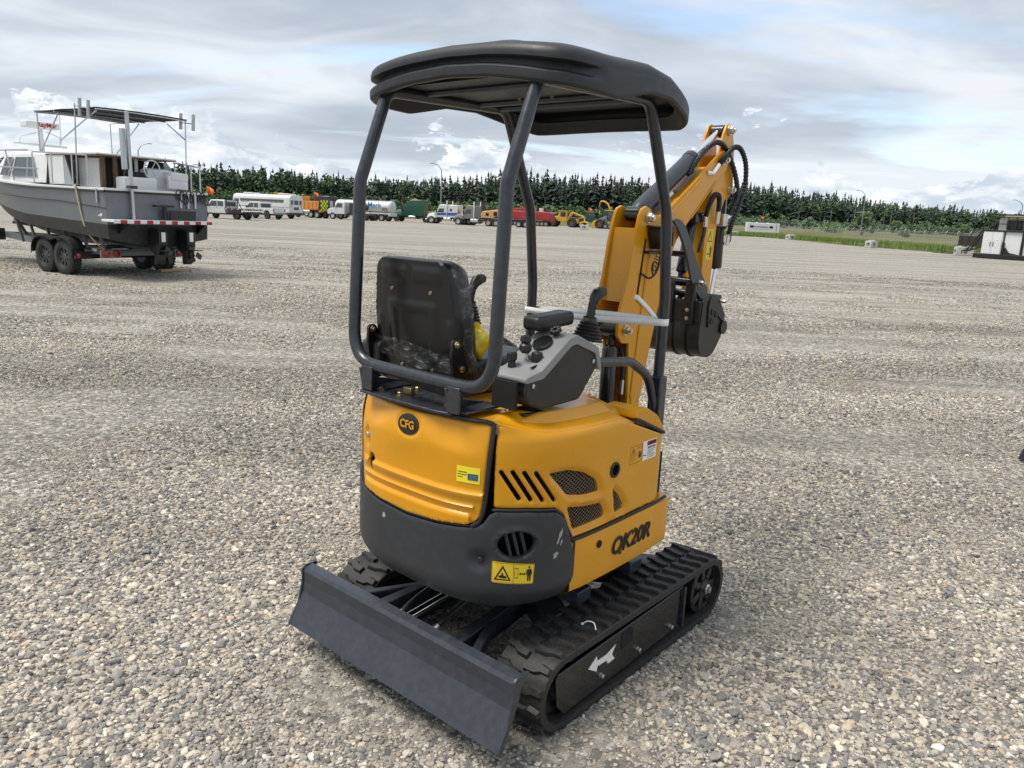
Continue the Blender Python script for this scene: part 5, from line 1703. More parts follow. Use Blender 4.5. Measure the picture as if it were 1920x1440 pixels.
def hull_rows(part, sg):
    rows = []
    for x in xs:
        w, sh, cw_, cz, kz, bt = hull_sec(x)

        def side(z):
            t = (z - cz) / (sh - cz); return cw_ + (w - cw_) * (t ** 0.85 if t > 0 else 0)
        if part == 'top':
            zs = np.linspace(max(bt, cz + 0.02), sh, 9)
            rw = [(x, sg * side(z), z) for z in zs]
        else:
            zb = max(bt, cz + 0.02)
            rw = [(x, 0, kz), (x, sg * cw_ * 0.5, kz + (cz - kz) * 0.52), (x, sg * cw_, cz), (x, sg * side(cz + (zb - cz) * 0.5), cz + (zb - cz) * 0.5), (x, sg * side(zb), zb)]
        rows.append(rw)
    return rows


hm = MB(); hb = MB()
for sg in (1, -1):
    a, b = hull_rows('top', sg), hull_rows('bot', sg)
    if sg > 0:
        a = [list(reversed(r_)) for r_ in a]; b = [list(reversed(r_)) for r_ in b]
    hm.grid(a); hb.grid(b)
w, sh, cw_, cz, kz, bt = hull_sec(-1.7)
hm.add([(-1.7, w, sh), (-1.7, w * 0.5, sh + 0.015), (-1.7, -w * 0.5, sh + 0.015), (-1.7, -w, sh), (-1.7, -cw_ * 1.01, bt), (-1.7, cw_ * 1.01, bt)], [(0, 1, 2, 3, 4, 5)])
hb.add([(-1.7, cw_ * 1.01, bt), (-1.7, -cw_ * 1.01, bt), (-1.7, -cw_, cz), (-1.7, 0, kz), (-1.7, cw_, cz)], [(0, 1, 2, 3, 4)])
hm.obj('hull', 'hull_grey', BOAT, smooth=40); hb.obj('hull_bottom', 'hull_black', BOAT, smooth=40)
gw_ = MB(); rub = MB()
for sg in (1, -1):
    pts = [(x, sg * hull_sec(x)[0], hull_sec(x)[1]) for x in xs]
    rub.tube([(a, b * 1.004, c - 0.01) for a, b, c in pts], 0.026, 6)
    rows = [[(a, b * 1.01, c + 0.012) for a, b, c in pts], [(a, b * 1.01, c + 0.045) for a, b, c in pts], [(a, b - sg * min(0.24, abs(b)), c + 0.055) for a, b, c in pts], [(a, b - sg * min(0.24, abs(b)), c - 0.25) for a, b, c in pts]]
    gw_.grid(rows if sg < 0 else [list(reversed(r_)) for r_ in rows])
rub.tube([(-1.705, -1.2, 1.795), (-1.705, 1.2, 1.795)], 0.026, 6)
gw_.box((-1.62, 0, 1.84), (0.2, 2.4, 0.045))
rub.obj('rub_rail', 'drive_black', BOAT); gw_.obj('gunwale', 'boat_white', BOAT, smooth=35)
MB().box((1.9, 0, 1.60), (6.6, 1.9, 0.03)).obj('cockpit_floor', 'boat_white', BOAT)
for sg in (1, -1):
    pts = [(x, sg * (hull_sec(x)[0] - 0.02) * (1 + 0.0), hull_sec(x)[1] - 0.26 + 0.05 * (0.0 if x > 0 else x)) for x in xs[:30]]
    MB().tube([(a, b + sg * 0.012, c) for a, b, c in pts], 0.008, 5).obj('spray_line', 'hull_black', BOAT)

# forward cabin
cab = MB(); y1, y2 = 0.98, 0.86
fore = [(0.95, 1.94), (0.95, 2.60), (2.9, 2.62), (3.9, 2.50), (4.5, 2.10), (4.5, 2.0)]
V = []
for sg, k in ((1, 1), (-1, 1)):
    pass
low = [(0.95, 0.98), (3.2, 0.95), (4.6, 0.55)]
rows = [[(0.95, 0.98, 1.93), (2.0, 0.99, 1.93), (3.2, 0.93, 1.95), (4.3, 0.62, 1.98), (4.7, 0.0, 2.0), (4.3, -0.62, 1.98), (3.2, -0.93, 1.95), (2.0, -0.99, 1.93), (0.95, -0.98, 1.93)],
        [(0.95, 0.90, 2.54), (2.0, 0.90, 2.55), (2.9, 0.84, 2.55), (3.6, 0.55, 2.53), (3.8, 0.0, 2.53), (3.6, -0.55, 2.53), (2.9, -0.84, 2.55), (2.0, -0.90, 2.55), (0.95, -0.90, 2.54)],
        [(0.95, 0.84, 2.60), (2.0, 0.84, 2.615), (2.8, 0.76, 2.615), (3.4, 0.48, 2.59), (3.6, 0, 2.59), (3.4, -0.48, 2.59), (2.8, -0.76, 2.615), (2.0, -0.84, 2.615), (0.95, -0.84, 2.60)],
        [(0.95, 0, 2.64), (2.0, 0, 2.655), (2.8, 0, 2.65), (3.2, 0, 2.63), (3.3, 0, 2.62), (3.2, 0, 2.63), (2.8, 0, 2.65), (2.0, 0, 2.655), (0.95, 0, 2.64)]]
CABO = cab.grid(list(reversed(rows))).obj('cabin', 'boat_white', BOAT, smooth=35)
for pl in ([(1.30, 2.04), (1.75, 2.04), (1.75, 2.48), (1.52, 2.48)], [(1.80, 2.04), (2.45, 2.04), (2.30, 2.48), (1.80, 2.48)], [(2.62, 2.06), (3.0, 2.08), (2.75, 2.48), (2.46, 2.48)]):
    def cy(z):
        return 0.985 - (z - 1.93) / 0.61 * 0.085
    m = MB(); n = len(pl)
    V = [(a, cy(b) - 0.012 * max(0, a - 2.0) ** 1.5 + 0.008, b) for a, b in pl] + [(a, cy(b) - 0.012 * max(0, a - 2.0) ** 1.5 - 0.006, b) for a, b in pl]
    m.add(V, [tuple(reversed(range(n)))] + [(i, (i + 1) % n, n + (i + 1) % n, n + i) for i in range(n)])
    wdw = m.obj('cabin_window', 'boat_glass', CABO)
    MB().tube([V[i] for i in range(n)], 0.014, 5, closed=True).obj('window_frame', 'aluminium', wdw)
# aft shelter of the cabin
sh_ = MB().box((0.62, 0.90, 2.24), (0.62, 0.03, 0.66)).box((0.62, -0.90, 2.24), (0.62, 0.03, 0.66)).obj('cabin_side', 'boat_white', BOAT)
sp_ = MB().prism([(0.33, 1.90), (-0.02, 1.90), (0.25, 2.52), (0.33, 2.52)], 0.885, 0.91, 'xz').obj('cabin_gusset', 'aluminium', BOAT)
MB().box((-0.15, 0.60, 2.18), (0.80, 0.03, 0.62)).obj('bulkhead', 'boat_white', BOAT)
MB().box((0.0, 0.0, 2.56), (2.0, 1.84, 0.03)).obj('shelter_roof', 'boat_white', BOAT, bevel=0.004)
MB().box((0.0, 0.0, 2.535), (2.02, 1.86, 0.022)).obj('roof_trim', 'wood_trim', BOAT)
MB().box((-0.62, 0.10, 2.14), (0.05, 0.95, 0.72)).obj('doorway_shade_slab', 'interior_black', BOAT)  # black slab filling the doorway stands in for the unlit cabin
for y, wd, m_ in ((0.60, 0.09, 'wood_trim'), (0.33, 0.10, 'wood_trim'), (0.12, 0.06, 'wood_trim'), (-0.16, 0.07, 'boat_white')):
    MB().box((-0.66, y, 2.16), (0.04, wd, 0.78)).obj('door_stile', m_, BOAT)
# helm and stern gear
hc = MB().prism([(-0.95, 1.75), (-0.95, 2.32), (-0.80, 2.36), (-0.60, 2.30), (-0.55, 1.75)], -0.80, -0.25, 'xz').obj('helm_console', 'boat_white', BOAT, bevel=0.02)
ringp = [(-1.03, -0.30 + 0.19 * math.cos(a), 2.32 + 0.19 * math.sin(a)) for a in np.linspace(0, 2 * math.pi, 24, endpoint=False)]
sw_ = MB().tube(ringp, 0.014, 6, closed=True).obj('steering_wheel', 'boat_white', BOAT)
for k in range(3):
    a = 2 * math.pi * k / 3; MB().tube([(-1.02, -0.30, 2.32), (-1.03, -0.30 + 0.19 * math.cos(a), 2.32 + 0.19 * math.sin(a))], 0.010, 5).obj('wheel_spoke', 'stainless', sw_)
MB().box((-1.20, -0.80, 2.06), (0.08, 0.5, 0.3)).obj('engine_locker', 'boat_white', BOAT, bevel=0.02)
dg = MB().prism([(-1.25, 2.10), (-0.10, 2.24), (-0.10, 2.38), (-1.25, 2.26)], -1.05, -0.62, 'xz').obj('fish_hatch', 'boat_white', BOAT, bevel=0.02)
MB().prism([(-0.75, 2.33), (-0.25, 2.38), (-0.35, 2.52), (-0.55, 2.50)], -1.0, -0.68, 'xz').obj('wind_screen', 'boat_glass', BOAT)
MB().box((-1.15, 0.15, 1.98), (0.35, 0.75, 0.28)).obj('stern_seat', 'boat_white', BOAT, bevel=0.03)
MB().prism([(-1.2, 1.85), (-0.95, 1.85), (-0.92, 2.20), (-1.05, 2.25)], -0.12, 0.28, 'xz').obj('helm_seat', 'canvas_black', BOAT, bevel=0.03)

# rails
rl = []
for pts in ([(3.6, 1.02, 2.28), (2.2, 1.12, 2.24), (0.95, 1.14, 2.22)], [(3.6, 1.02, 2.60), (2.2, 1.14, 2.62), (1.4, 1.10, 2.62)], [(1.15, 1.13, 1.93), (1.15, 1.13, 2.58), (-0.5, 1.12, 2.53), (-1.0, 1.12, 2.50)],
            [(0.35, 1.15, 1.9), (0.38, 1.12, 2.55)], [(-0.45, 1.14, 1.88), (-0.42, 1.12, 2.53)], [(-0.98, 1.12, 1.86), (-0.98, 1.12, 2.50)], [(2.05, 1.12, 1.96), (2.35, 1.12, 2.62)], [(2.9, 1.08, 2.0), (3.2, 1.06, 2.62)],
            [(-0.6, -1.12, 2.52), (-1.62, -1.12, 2.42), (-1.64, -0.9, 2.42)], [(-0.65, -1.12, 1.88), (-0.65, -1.12, 2.52)], [(-1.25, -1.12, 1.86), (-1.25, -1.12, 2.46)], [(-1.6, -1.1, 1.86), (-1.6, -1.1, 2.42)]):
    MB().tube(fillet(pts, 0.05), 0.016, 8).obj('rail', 'stainless', BOAT)

# canvas top on its frame
cv = MB(); rows = []
for i, x in enumerate(np.linspace(1.12, -1.32, 13)):
    sag = 0.05 * math.sin(i / 12 * math.pi * 3) * 0.4
    rows.append([(x, y, 3.46 - 0.020 * (y / 1.0) ** 2 - 0.012 * abs(math.sin(x * 2.6))) for y in np.linspace(1.04, -1.04, 11)])
BIM = cv.grid(rows).obj('canvas_top', 'canvas_black', BOAT, solid=0.012, smooth=50)
for x in (1.08, 0.3, -0.5, -1.28):
    MB().tube([(x, y, 3.435 - 0.020 * y * y) for y in np.linspace(-1.04, 1.04, 9)], 0.016, 7).obj('canvas_bow', 'stainless', BIM)
for pts in ([(1.05, 1.0, 2.58), (1.03, 1.02, 3.42)], [(1.0, 1.0, 2.60), (0.15, 1.02, 3.38)], [(-0.42, 1.04, 1.90), (-0.53, 1.04, 3.54)], [(0.25, 0.98, 2.8), (-0.48, 1.04, 3.05), (-1.28, 1.02, 3.38)],
            [(1.65, -1.0, 2.66), (1.66, -1.0, 3.42), (1.05, -1.02, 3.42)], [(1.6, -1.0, 2.62), (0.5, -1.02, 3.40)], [(-1.12, -1.08, 1.88), (-1.18, -1.08, 3.46)], [(-1.15, -1.08, 3.02), (-0.55, -1.04, 3.38)]):
    MB().tube(pts, 0.0145, 7).obj('canvas_pole', 'stainless', BIM)
for (x, y, z) in ((-0.70, 1.04, 3.44), (-1.05, 1.06, 3.38), (-1.00, -1.08, 3.40), (-1.45, -1.08, 3.36)):
    MB().tube([(x, y, z - 0.15), (x - 0.03, y, z + 0.2)], 0.036, 10).obj('rod_holder', 'aluminium', BIM)
MB().tube([(-0.5, 1.04, 3.50), (-1.08, 1.06, 3.42)], 0.012, 6).tube([(-0.95, -1.08, 3.40), (-1.48, -1.08, 3.36)], 0.012, 6).obj('rod_rack', 'stainless', BIM)

# radar mast
MB().tube([(2.95, 0.0, 2.64), (2.95, 0.0, 3.22)], [0.07, 0.05], 10).obj('radar_mast', 'boat_white', BOAT)
MB().tube([(2.98, -0.62, 2.84), (2.98, 0.62, 2.84)], 0.03, 8).obj('mast_arm', 'boat_white', BOAT)
MB().tube([(2.95, 0.5, 2.86), (2.95, 0.48, 3.0), (2.95, 0.1, 3.12)], 0.014, 6).tube([(2.9, -0.42, 2.86), (2.9, -0.42, 3.05), (2.9, -0.12, 3.15)], 0.014, 6).obj('mast_stay', 'boat_white', BOAT)
RD = MB().box((2.95, 0.0, 3.30), (0.30, 0.78, 0.16)).obj('radar', 'boat_white', BOAT, bevel=0.03)
text('lettering', 'RayMar', 0.15, 'decal_red', RD, (2.792, -0.08, 3.30), (R(90), 0, R(-90)), 0.002, bold=0.003)
MB().tube([(2.9, -0.45, 2.9), (2.9, -0.45, 3.62)], 0.012, 6).obj('aerial', 'boat_white', BOAT)

# transom: swim step, drives, davit, kicker
ST = MB().box((-1.93, 0.10, 1.215), (0.44, 2.42, 0.05)).obj('swim_step', 'boat_white', BOAT, bevel=0.008)
n = 17
for k in range(n):
    y = 1.31 - (k + 0.5) * 2.42 / n
    MB().box((-2.153, y, 1.205), (0.006, 2.42 / n, 0.068)).obj('reflective_tape', 'tape_red' if k % 2 else 'tape_white', ST)
for y in (0.95, -0.9):
    MB().prism([(-1.70, 0.95), (-1.70, 1.18), (-2.08, 1.18)], y - 0.02, y + 0.02, 'xz').obj('step_bracket', 'drive_black', ST)
for y in (0.20, -0.47):
    dr = MB().prism([(-1.70, 0.62), (-1.70, 1.06), (-2.02, 1.08), (-2.12, 0.98), (-2.10, 0.70), (-2.02, 0.52), (-1.98, 0.30), (-1.86, 0.30), (-1.86, 0.52)], y - 0.10, y + 0.10, 'xz').obj('stern_drive', 'drive_black', BOAT, bevel=0.03)
    MB().lathe([(0.02, 0), (0.07, 0.06), (0.075, 0.26), (0.05, 0.34)], (-1.78, y, 0.50), (-1, 0, 0), 14).obj('gear_case', 'drive_black', dr)
    MB().box((-2.06, y, 0.62), (0.5, 0.24, 0.02)).obj('trim_plate', 'drive_black', dr)
    MB().box((-2.123, y + 0.02, 0.90), (0.006, 0.09, 0.20)).obj('drive_decal', 'tape_white', dr)
    for k in range(3):
        a = 2 * math.pi * k / 3 + y
        b = MB(); b.box((0, 0, 0.12), (0.02, 0.11, 0.17), (0.5, 0.25, 0))
        b.v = [tuple(Matrix.Rotation(a, 3, 'X') @ Vector(v) + Vector((-2.16, y, 0.50))) for v in b.v]
        b.obj('propeller_blade', 'drive_black', dr, bevel=0.004)
DV = MB().beam((-1.78, 0.66, 1.24), (-1.74, 0.66, 3.40), 0.062, 0.070).obj('davit_post', 'aluminium', BOAT, bevel=0.008)
MB().beam((-1.72, 0.75, 2.25), (-1.66, 0.73, 3.06), 0.095, 0.085, (0, 1, 0)).obj('davit_arm', 'aluminium', BOAT, bevel=0.01)
MB().box((-1.79, 0.66, 1.90), (0.14, 0.16, 0.06)).obj('davit_clamp', 'drive_black', BOAT)
km = MB().tube([(-1.82, -0.05, 1.26), (-1.80, -0.05, 1.52)], 0.05, 8).box((-1.84, 0.0, 1.54), (0.12, 0.44, 0.045)).obj('kicker_bracket', 'drive_black', BOAT)
MB().box((-1.90, -0.42, 1.34), (0.03, 0.62, 0.22)).obj('kicker_plate', 'drive_black', BOAT)
for y in (-0.5, -0.68, -0.86):
    MB().box((-1.72, y, 1.66), (0.04, 0.05, 0.30)).obj('rod_bracket', 'aluminium', BOAT)
MB().box((-1.45, 1.225, 1.70), (0.05, 0.02, 0.28)).obj('cleat_plate', 'aluminium', BOAT)
cc = MB()
for k in range(9):
    y = -0.45 - 0.085 * k
    cc.tube([(-1.73 - 0.02 * math.sin(k), y + 0.06 * math.cos(a), 1.80 + 0.11 * math.sin(a) - 0.05 * (k % 3)) for a in np.linspace(0, 2 * math.pi, 14, endpoint=False)], 0.013, 5, closed=True)
cc.obj('mooring_rope', 'drive_black', BOAT)
for dx in (0.0, 0.06):
    MB().lathe([(0.036, 0), (0.036, 0.012)], (-1.50 + dx * 1.4, 1.175, 1.32), (0, 1, 0), 14).obj('through_hull', 'boat_white', BOAT)

# hold-down strap and wheel chock
pth = [(-0.72, 1.0, 1.895), (-0.72, 1.262, 1.90), (-0.76, 1.275, 1.86), (-0.80, 1.225, 1.40), (-0.84, 1.19, 1.10), (-0.88, 1.14, 0.90), (-1.02, 1.00, 0.66), (-1.06, 0.90, 0.58)]
sb = ribbon(pth, 0.055, 0.006, (1, 0, 0))
o = sb.obj('tie_down_strap', 'strap_tan'); o.location = BPOS; o.rotation_euler = (0, 0, BRZ)
tag(o, 'tan webbing strap running down the grey hull side to the boat trailer', 'strap')
o = MB().box((-0.30, -1.22, 0.03), (0.14, 0.75, 0.055)).obj('wheel_chock', 'wood_board', bevel=0.004); o.location = BPOS; o.rotation_euler = (0, 0, BRZ)
tag(o, 'short wooden board on the gravel behind the far trailer wheel', 'board')
# ================================================================== parked trucks and machines along the far side of the yard
pbr('truck_white', (0.62, 0.63, 0.63), 0.35, 0, 0.3, 0.06, 0.8, dust=0.22)
pbr('truck_green', (0.006, 0.075, 0.045), 0.3, 0, 0.4, 0.08, 0.8)
pbr('truck_grey', (0.19, 0.175, 0.165), 0.4, 0, 0.2, 0.08, 0.8)
pbr('truck_black', (0.014, 0.014, 0.016), 0.35, 0, 0.3, 0.1, 0.8)
pbr('stripe_blue', (0.02, 0.10, 0.34), 0.4)
pbr('letter_blue', (0.03, 0.22, 0.55), 0.4)
pbr('dump_orange', (0.62, 0.24, 0.025), 0.5, 0, 0, 0.12, 0.8, dust=0.15)
pbr('machine_yellow', (0.66, 0.38, 0.03), 0.5, 0, 0, 0.12, 0.8, dust=0.2)
pbr('machine_red', (0.36, 0.025, 0.035), 0.45, 0, 0.1, 0.12, 0.8, dust=0.12)
pbr('machine_tan', (0.60, 0.30, 0.11), 0.5, 0, 0, 0.12, 0.8, dust=0.2)
pbr('machine_dark', (0.020, 0.020, 0.021), 0.6, 0, 0, 0.2, 0.8, dust=0.15)
pbr('chassis_dark', (0.018, 0.018, 0.019), 0.6, 0, 0, 0.2, 0.8, dust=0.25)
pbr('flag_orange', (0.80, 0.14, 0.02), 0.6)
pbr('checker_lime', (0.62, 0.75, 0.02), 0.5)
pbr('panel_grey', (0.30, 0.31, 0.32), 0.5)
pbr('pole_steel', (0.34, 0.35, 0.36), 0.4, 0.7)
pbr('concrete', (0.50, 0.49, 0.46), 0.85, 0, 0, 0.10, 2.0, bump=0.3, bscale=20)
glass('truck_glass', (0.045, 0.06, 0.065), 0.08)
GRP = 'vehicles parked along the far side of the yard'


def place(u, v, theta, d=None):
    """ground point under a photo position and the yaw of something that faces left, turned away by theta degrees"""
    p = pix_ground(u, v)
    if d:
        k = d / math.hypot(p.x, p.y); p = Vector((p.x * k, p.y * k, 0))
    vw = Vector((p.x, p.y, 0)).normalized(); lf = Vector((-vw.y, vw.x, 0))
    h = lf * math.cos(R(theta)) + vw * math.sin(R(theta))
    return (p.x, p.y, 0.0), math.atan2(h.y, h.x)


def veh(name, label, cat, u, v, theta, d=None, group=GRP):
    loc, rz = place(u, v, theta, d)
    return thing(name, label, cat, loc, rz, group)


def slab(p, name, mat, c, d, bevel=0.03, rot=None):
    return MB().box(c, d, rot).obj(name, mat, p, bevel=bevel)


def prof(p, name, mat, poly, w, bevel=0.04, y=0.0):
    return MB().prism(poly, y - w / 2, y + w / 2, 'xz').obj(name, mat, p, bevel=bevel)


def pick_cab(p, paint='truck_white'):
    b = prof(p, 'cab', paint, [(-0.55, 0.55), (-0.55, 1.15), (-0.50, 1.92), (-0.40, 1.98), (1.25, 1.98), (1.95, 1.32), (3.05, 1.22), (3.15, 1.05), (3.15, 0.55)], 1.95, 0.08)
    for sg in (1, -1):
        for pl in ([(-0.30, 1.30), (0.42, 1.30), (0.42, 1.82), (-0.28, 1.82)], [(0.52, 1.30), (1.62, 1.30), (1.16, 1.82), (0.52, 1.82)]):
            MB().prism(pl, sg * 0.982 - 0.004, sg * 0.982 + 0.004, 'xz').obj('side_window', 'truck_glass', b)
        slab(b, 'door_handle', 'truck_black', (0.55, sg * 0.985, 1.18), (0.16, 0.03, 0.04), 0.005)
        slab(b, 'mirror', 'truck_black', (1.55, sg * 1.12, 1.38), (0.08, 0.2, 0.26), 0.02)
    MB().box((-0.545, 0, 1.56), (0.02, 1.45, 0.42)).obj('rear_window', 'truck_glass', b)
    MB().add([(1.30, -0.8, 1.90), (1.30, 0.8, 1.90), (1.90, 0.86, 1.36), (1.90, -0.86, 1.36)], [(0, 1, 2, 3)]).obj('wind_screen', 'truck_glass', b)
    slab(p, 'chassis', 'chassis_dark', (0.0, 0, 0.55), (5.6, 1.2, 0.22), 0.02)
    return b


def pickup(p):
    pick_cab(p)
    bed = prof(p, 'cargo_bed', 'truck_white', [(-2.75, 0.62), (-2.75, 1.28), (-0.60, 1.28), (-0.60, 0.62), (-1.15, 0.62), (-1.25, 0.92), (-1.55, 1.02), (-1.90, 1.0), (-2.10, 0.85), (-2.2, 0.62)], 1.98, 0.04)
    MB().box((-1.7, 0, 1.285), (1.95, 1.7, 0.01)).obj('bed_shade_sheet', 'interior_black', bed)  # black sheet on the solid bed stands in for its shaded inside
    for sg in (1, -1):
        slab(bed, 'tail_lamp', 'lamp_red', (-2.765, sg * 0.90, 1.08), (0.03, 0.14, 0.34), 0.01)
    slab(p, 'tailgate', 'truck_white', (-2.78, 0, 1.02), (0.04, 1.55, 0.52), 0.01)
    slab(p, 'rear_bumper', 'truck_grey', (-2.92, 0, 0.66), (0.22, 1.95, 0.18), 0.02)
    for x in (-1.7, 2.15):
        for y in (0.86, -0.86):
            wheel(p, x, y, 0.39, 0.26, 'rim_grey')


P = veh('pickup_truck', 'white crew-cab pickup with empty bed, tailgate towards the camera', 'pickup truck', 493, 410.5, 47, 101)
pickup(P)
slab(P, 'roof_beacon', 'flag_orange', (0.2, 0.2, 2.03), (0.2, 0.3, 0.12), 0.03)

P = veh('flatbed_truck', 'white crew-cab truck with black flat deck beside the boat stern', 'truck', 426, 409, 38, 91)
pick_cab(P)
dk = slab(P, 'flat_deck', 'truck_black', (-2.15, 0, 1.05), (3.2, 2.25, 0.16), 0.02)
slab(P, 'deck_skirt', 'truck_black', (-2.0, 1.05, 0.80), (1.2, 0.1, 0.36), 0.02)
hb_ = MB()
for y in (-0.95, 0.95):
    hb_.beam((-0.62, y, 1.1), (-0.62, y, 2.0), 0.07, 0.07)
hb_.beam((-0.62, -0.95, 1.98), (-0.62, 0.95, 1.98), 0.07, 0.07).beam((-0.62, -0.95, 1.4), (-0.62, 0.95, 1.4), 0.05, 0.05).beam((-0.62, 0.95, 1.98), (-1.15, 0.95, 1.12), 0.06, 0.06).beam((-0.62, -0.95, 1.98), (-1.15, -0.95, 1.12), 0.06, 0.06)
hb_.obj('headache_rack', 'truck_black', P)
for k in range(8):
    slab(dk, 'reflective_tape', 'tape_red' if k % 2 else 'tape_white', (-3.755, -0.98 + 0.28 * k, 1.05), (0.012, 0.26, 0.07), 0.0)
    slab(dk, 'reflective_tape', 'tape_red' if k % 2 else 'tape_white', (-0.75 - 0.38 * k, 1.13, 1.05), (0.24, 0.012, 0.05), 0.0)
slab(P, 'tail_bar', 'truck_black', (-3.7, 0, 0.72), (0.12, 2.1, 0.26), 0.02)
for y in (0.9, -0.9):
    wheel(P, 2.15, y, 0.40, 0.26); wheel(P, -1.95, y, 0.40, 0.40, 'rim_grey')

P = veh('shuttle_bus', 'white flat-fronted bus with a row of dark side windows and square rear end', 'bus', 502, 407, 46, 112)
BB = MB().prism([(-1.22, 0.75), (-1.25, 1.9), (-1.20, 2.65), (-1.0, 2.92), (-0.6, 3.05), (0.6, 3.05), (1.0, 2.92), (1.20, 2.65), (1.25, 1.9), (1.22, 0.75)], -5.2, 5.2, 'yz').obj('body', 'truck_white', P, bevel=0.06)
for k in range(9):
    for zz_ in (1.93, 2.22):
        slab(BB, 'side_window', 'truck_glass', (-3.75 + 0.88 * k, 1.236, zz_), (0.80, 0.02, 0.26), 0.0)
slab(BB, 'window_band', 'truck_black', (-0.2, 1.226, 2.08), (8.0, 0.02, 0.62), 0.0)
slab(BB, 'front_side_window', 'truck_glass', (4.45, 1.236, 2.0), (0.85, 0.02, 0.7), 0.0)
slab(BB, 'rub_strip', 'panel_grey', (0, 1.25, 1.45), (10.2, 0.02, 0.07), 0.0)
for y, w_, h_, z in ((0.0, 0.75, 0.55, 2.1), (0.78, 0.42, 0.55, 2.1), (-0.78, 0.42, 0.55, 2.1), (0.0, 0.85, 0.36, 1.32)):
    slab(BB, 'rear_window', 'truck_glass', (-5.205, y, z), (0.03, w_, h_), 0.0)
for y in (-0.95, 0.95):
    for z, m_ in ((1.65, 'lamp_red'), (1.45, 'flag_orange')):
        slab(BB, 'tail_lamp', m_, (-5.21, y, z), (0.03, 0.16, 0.13), 0.0)
slab(P, 'rear_bumper', 'truck_black', (-5.25, 0, 0.62), (0.2, 2.4, 0.28), 0.02)
slab(P, 'under_body', 'chassis_dark', (0, 0, 0.62), (10.0, 2.1, 0.3), 0.02)
slab(P, 'roof_unit', 'truck_white', (2.9, 0, 3.12), (1.6, 1.5, 0.18), 0.05)
slab(P, 'roof_unit', 'truck_white', (-3.6, 0, 3.12), (1.7, 1.5, 0.18), 0.05)
slab(P, 'roof_rack', 'machine_yellow', (-2.3, 0.2, 3.24), (1.6, 0.4, 0.08), 0.02)
for y in (1.08, -1.08):
    wheel(P, 3.2, y, 0.48, 0.30); wheel(P, -3.2, y, 0.48, 0.34)


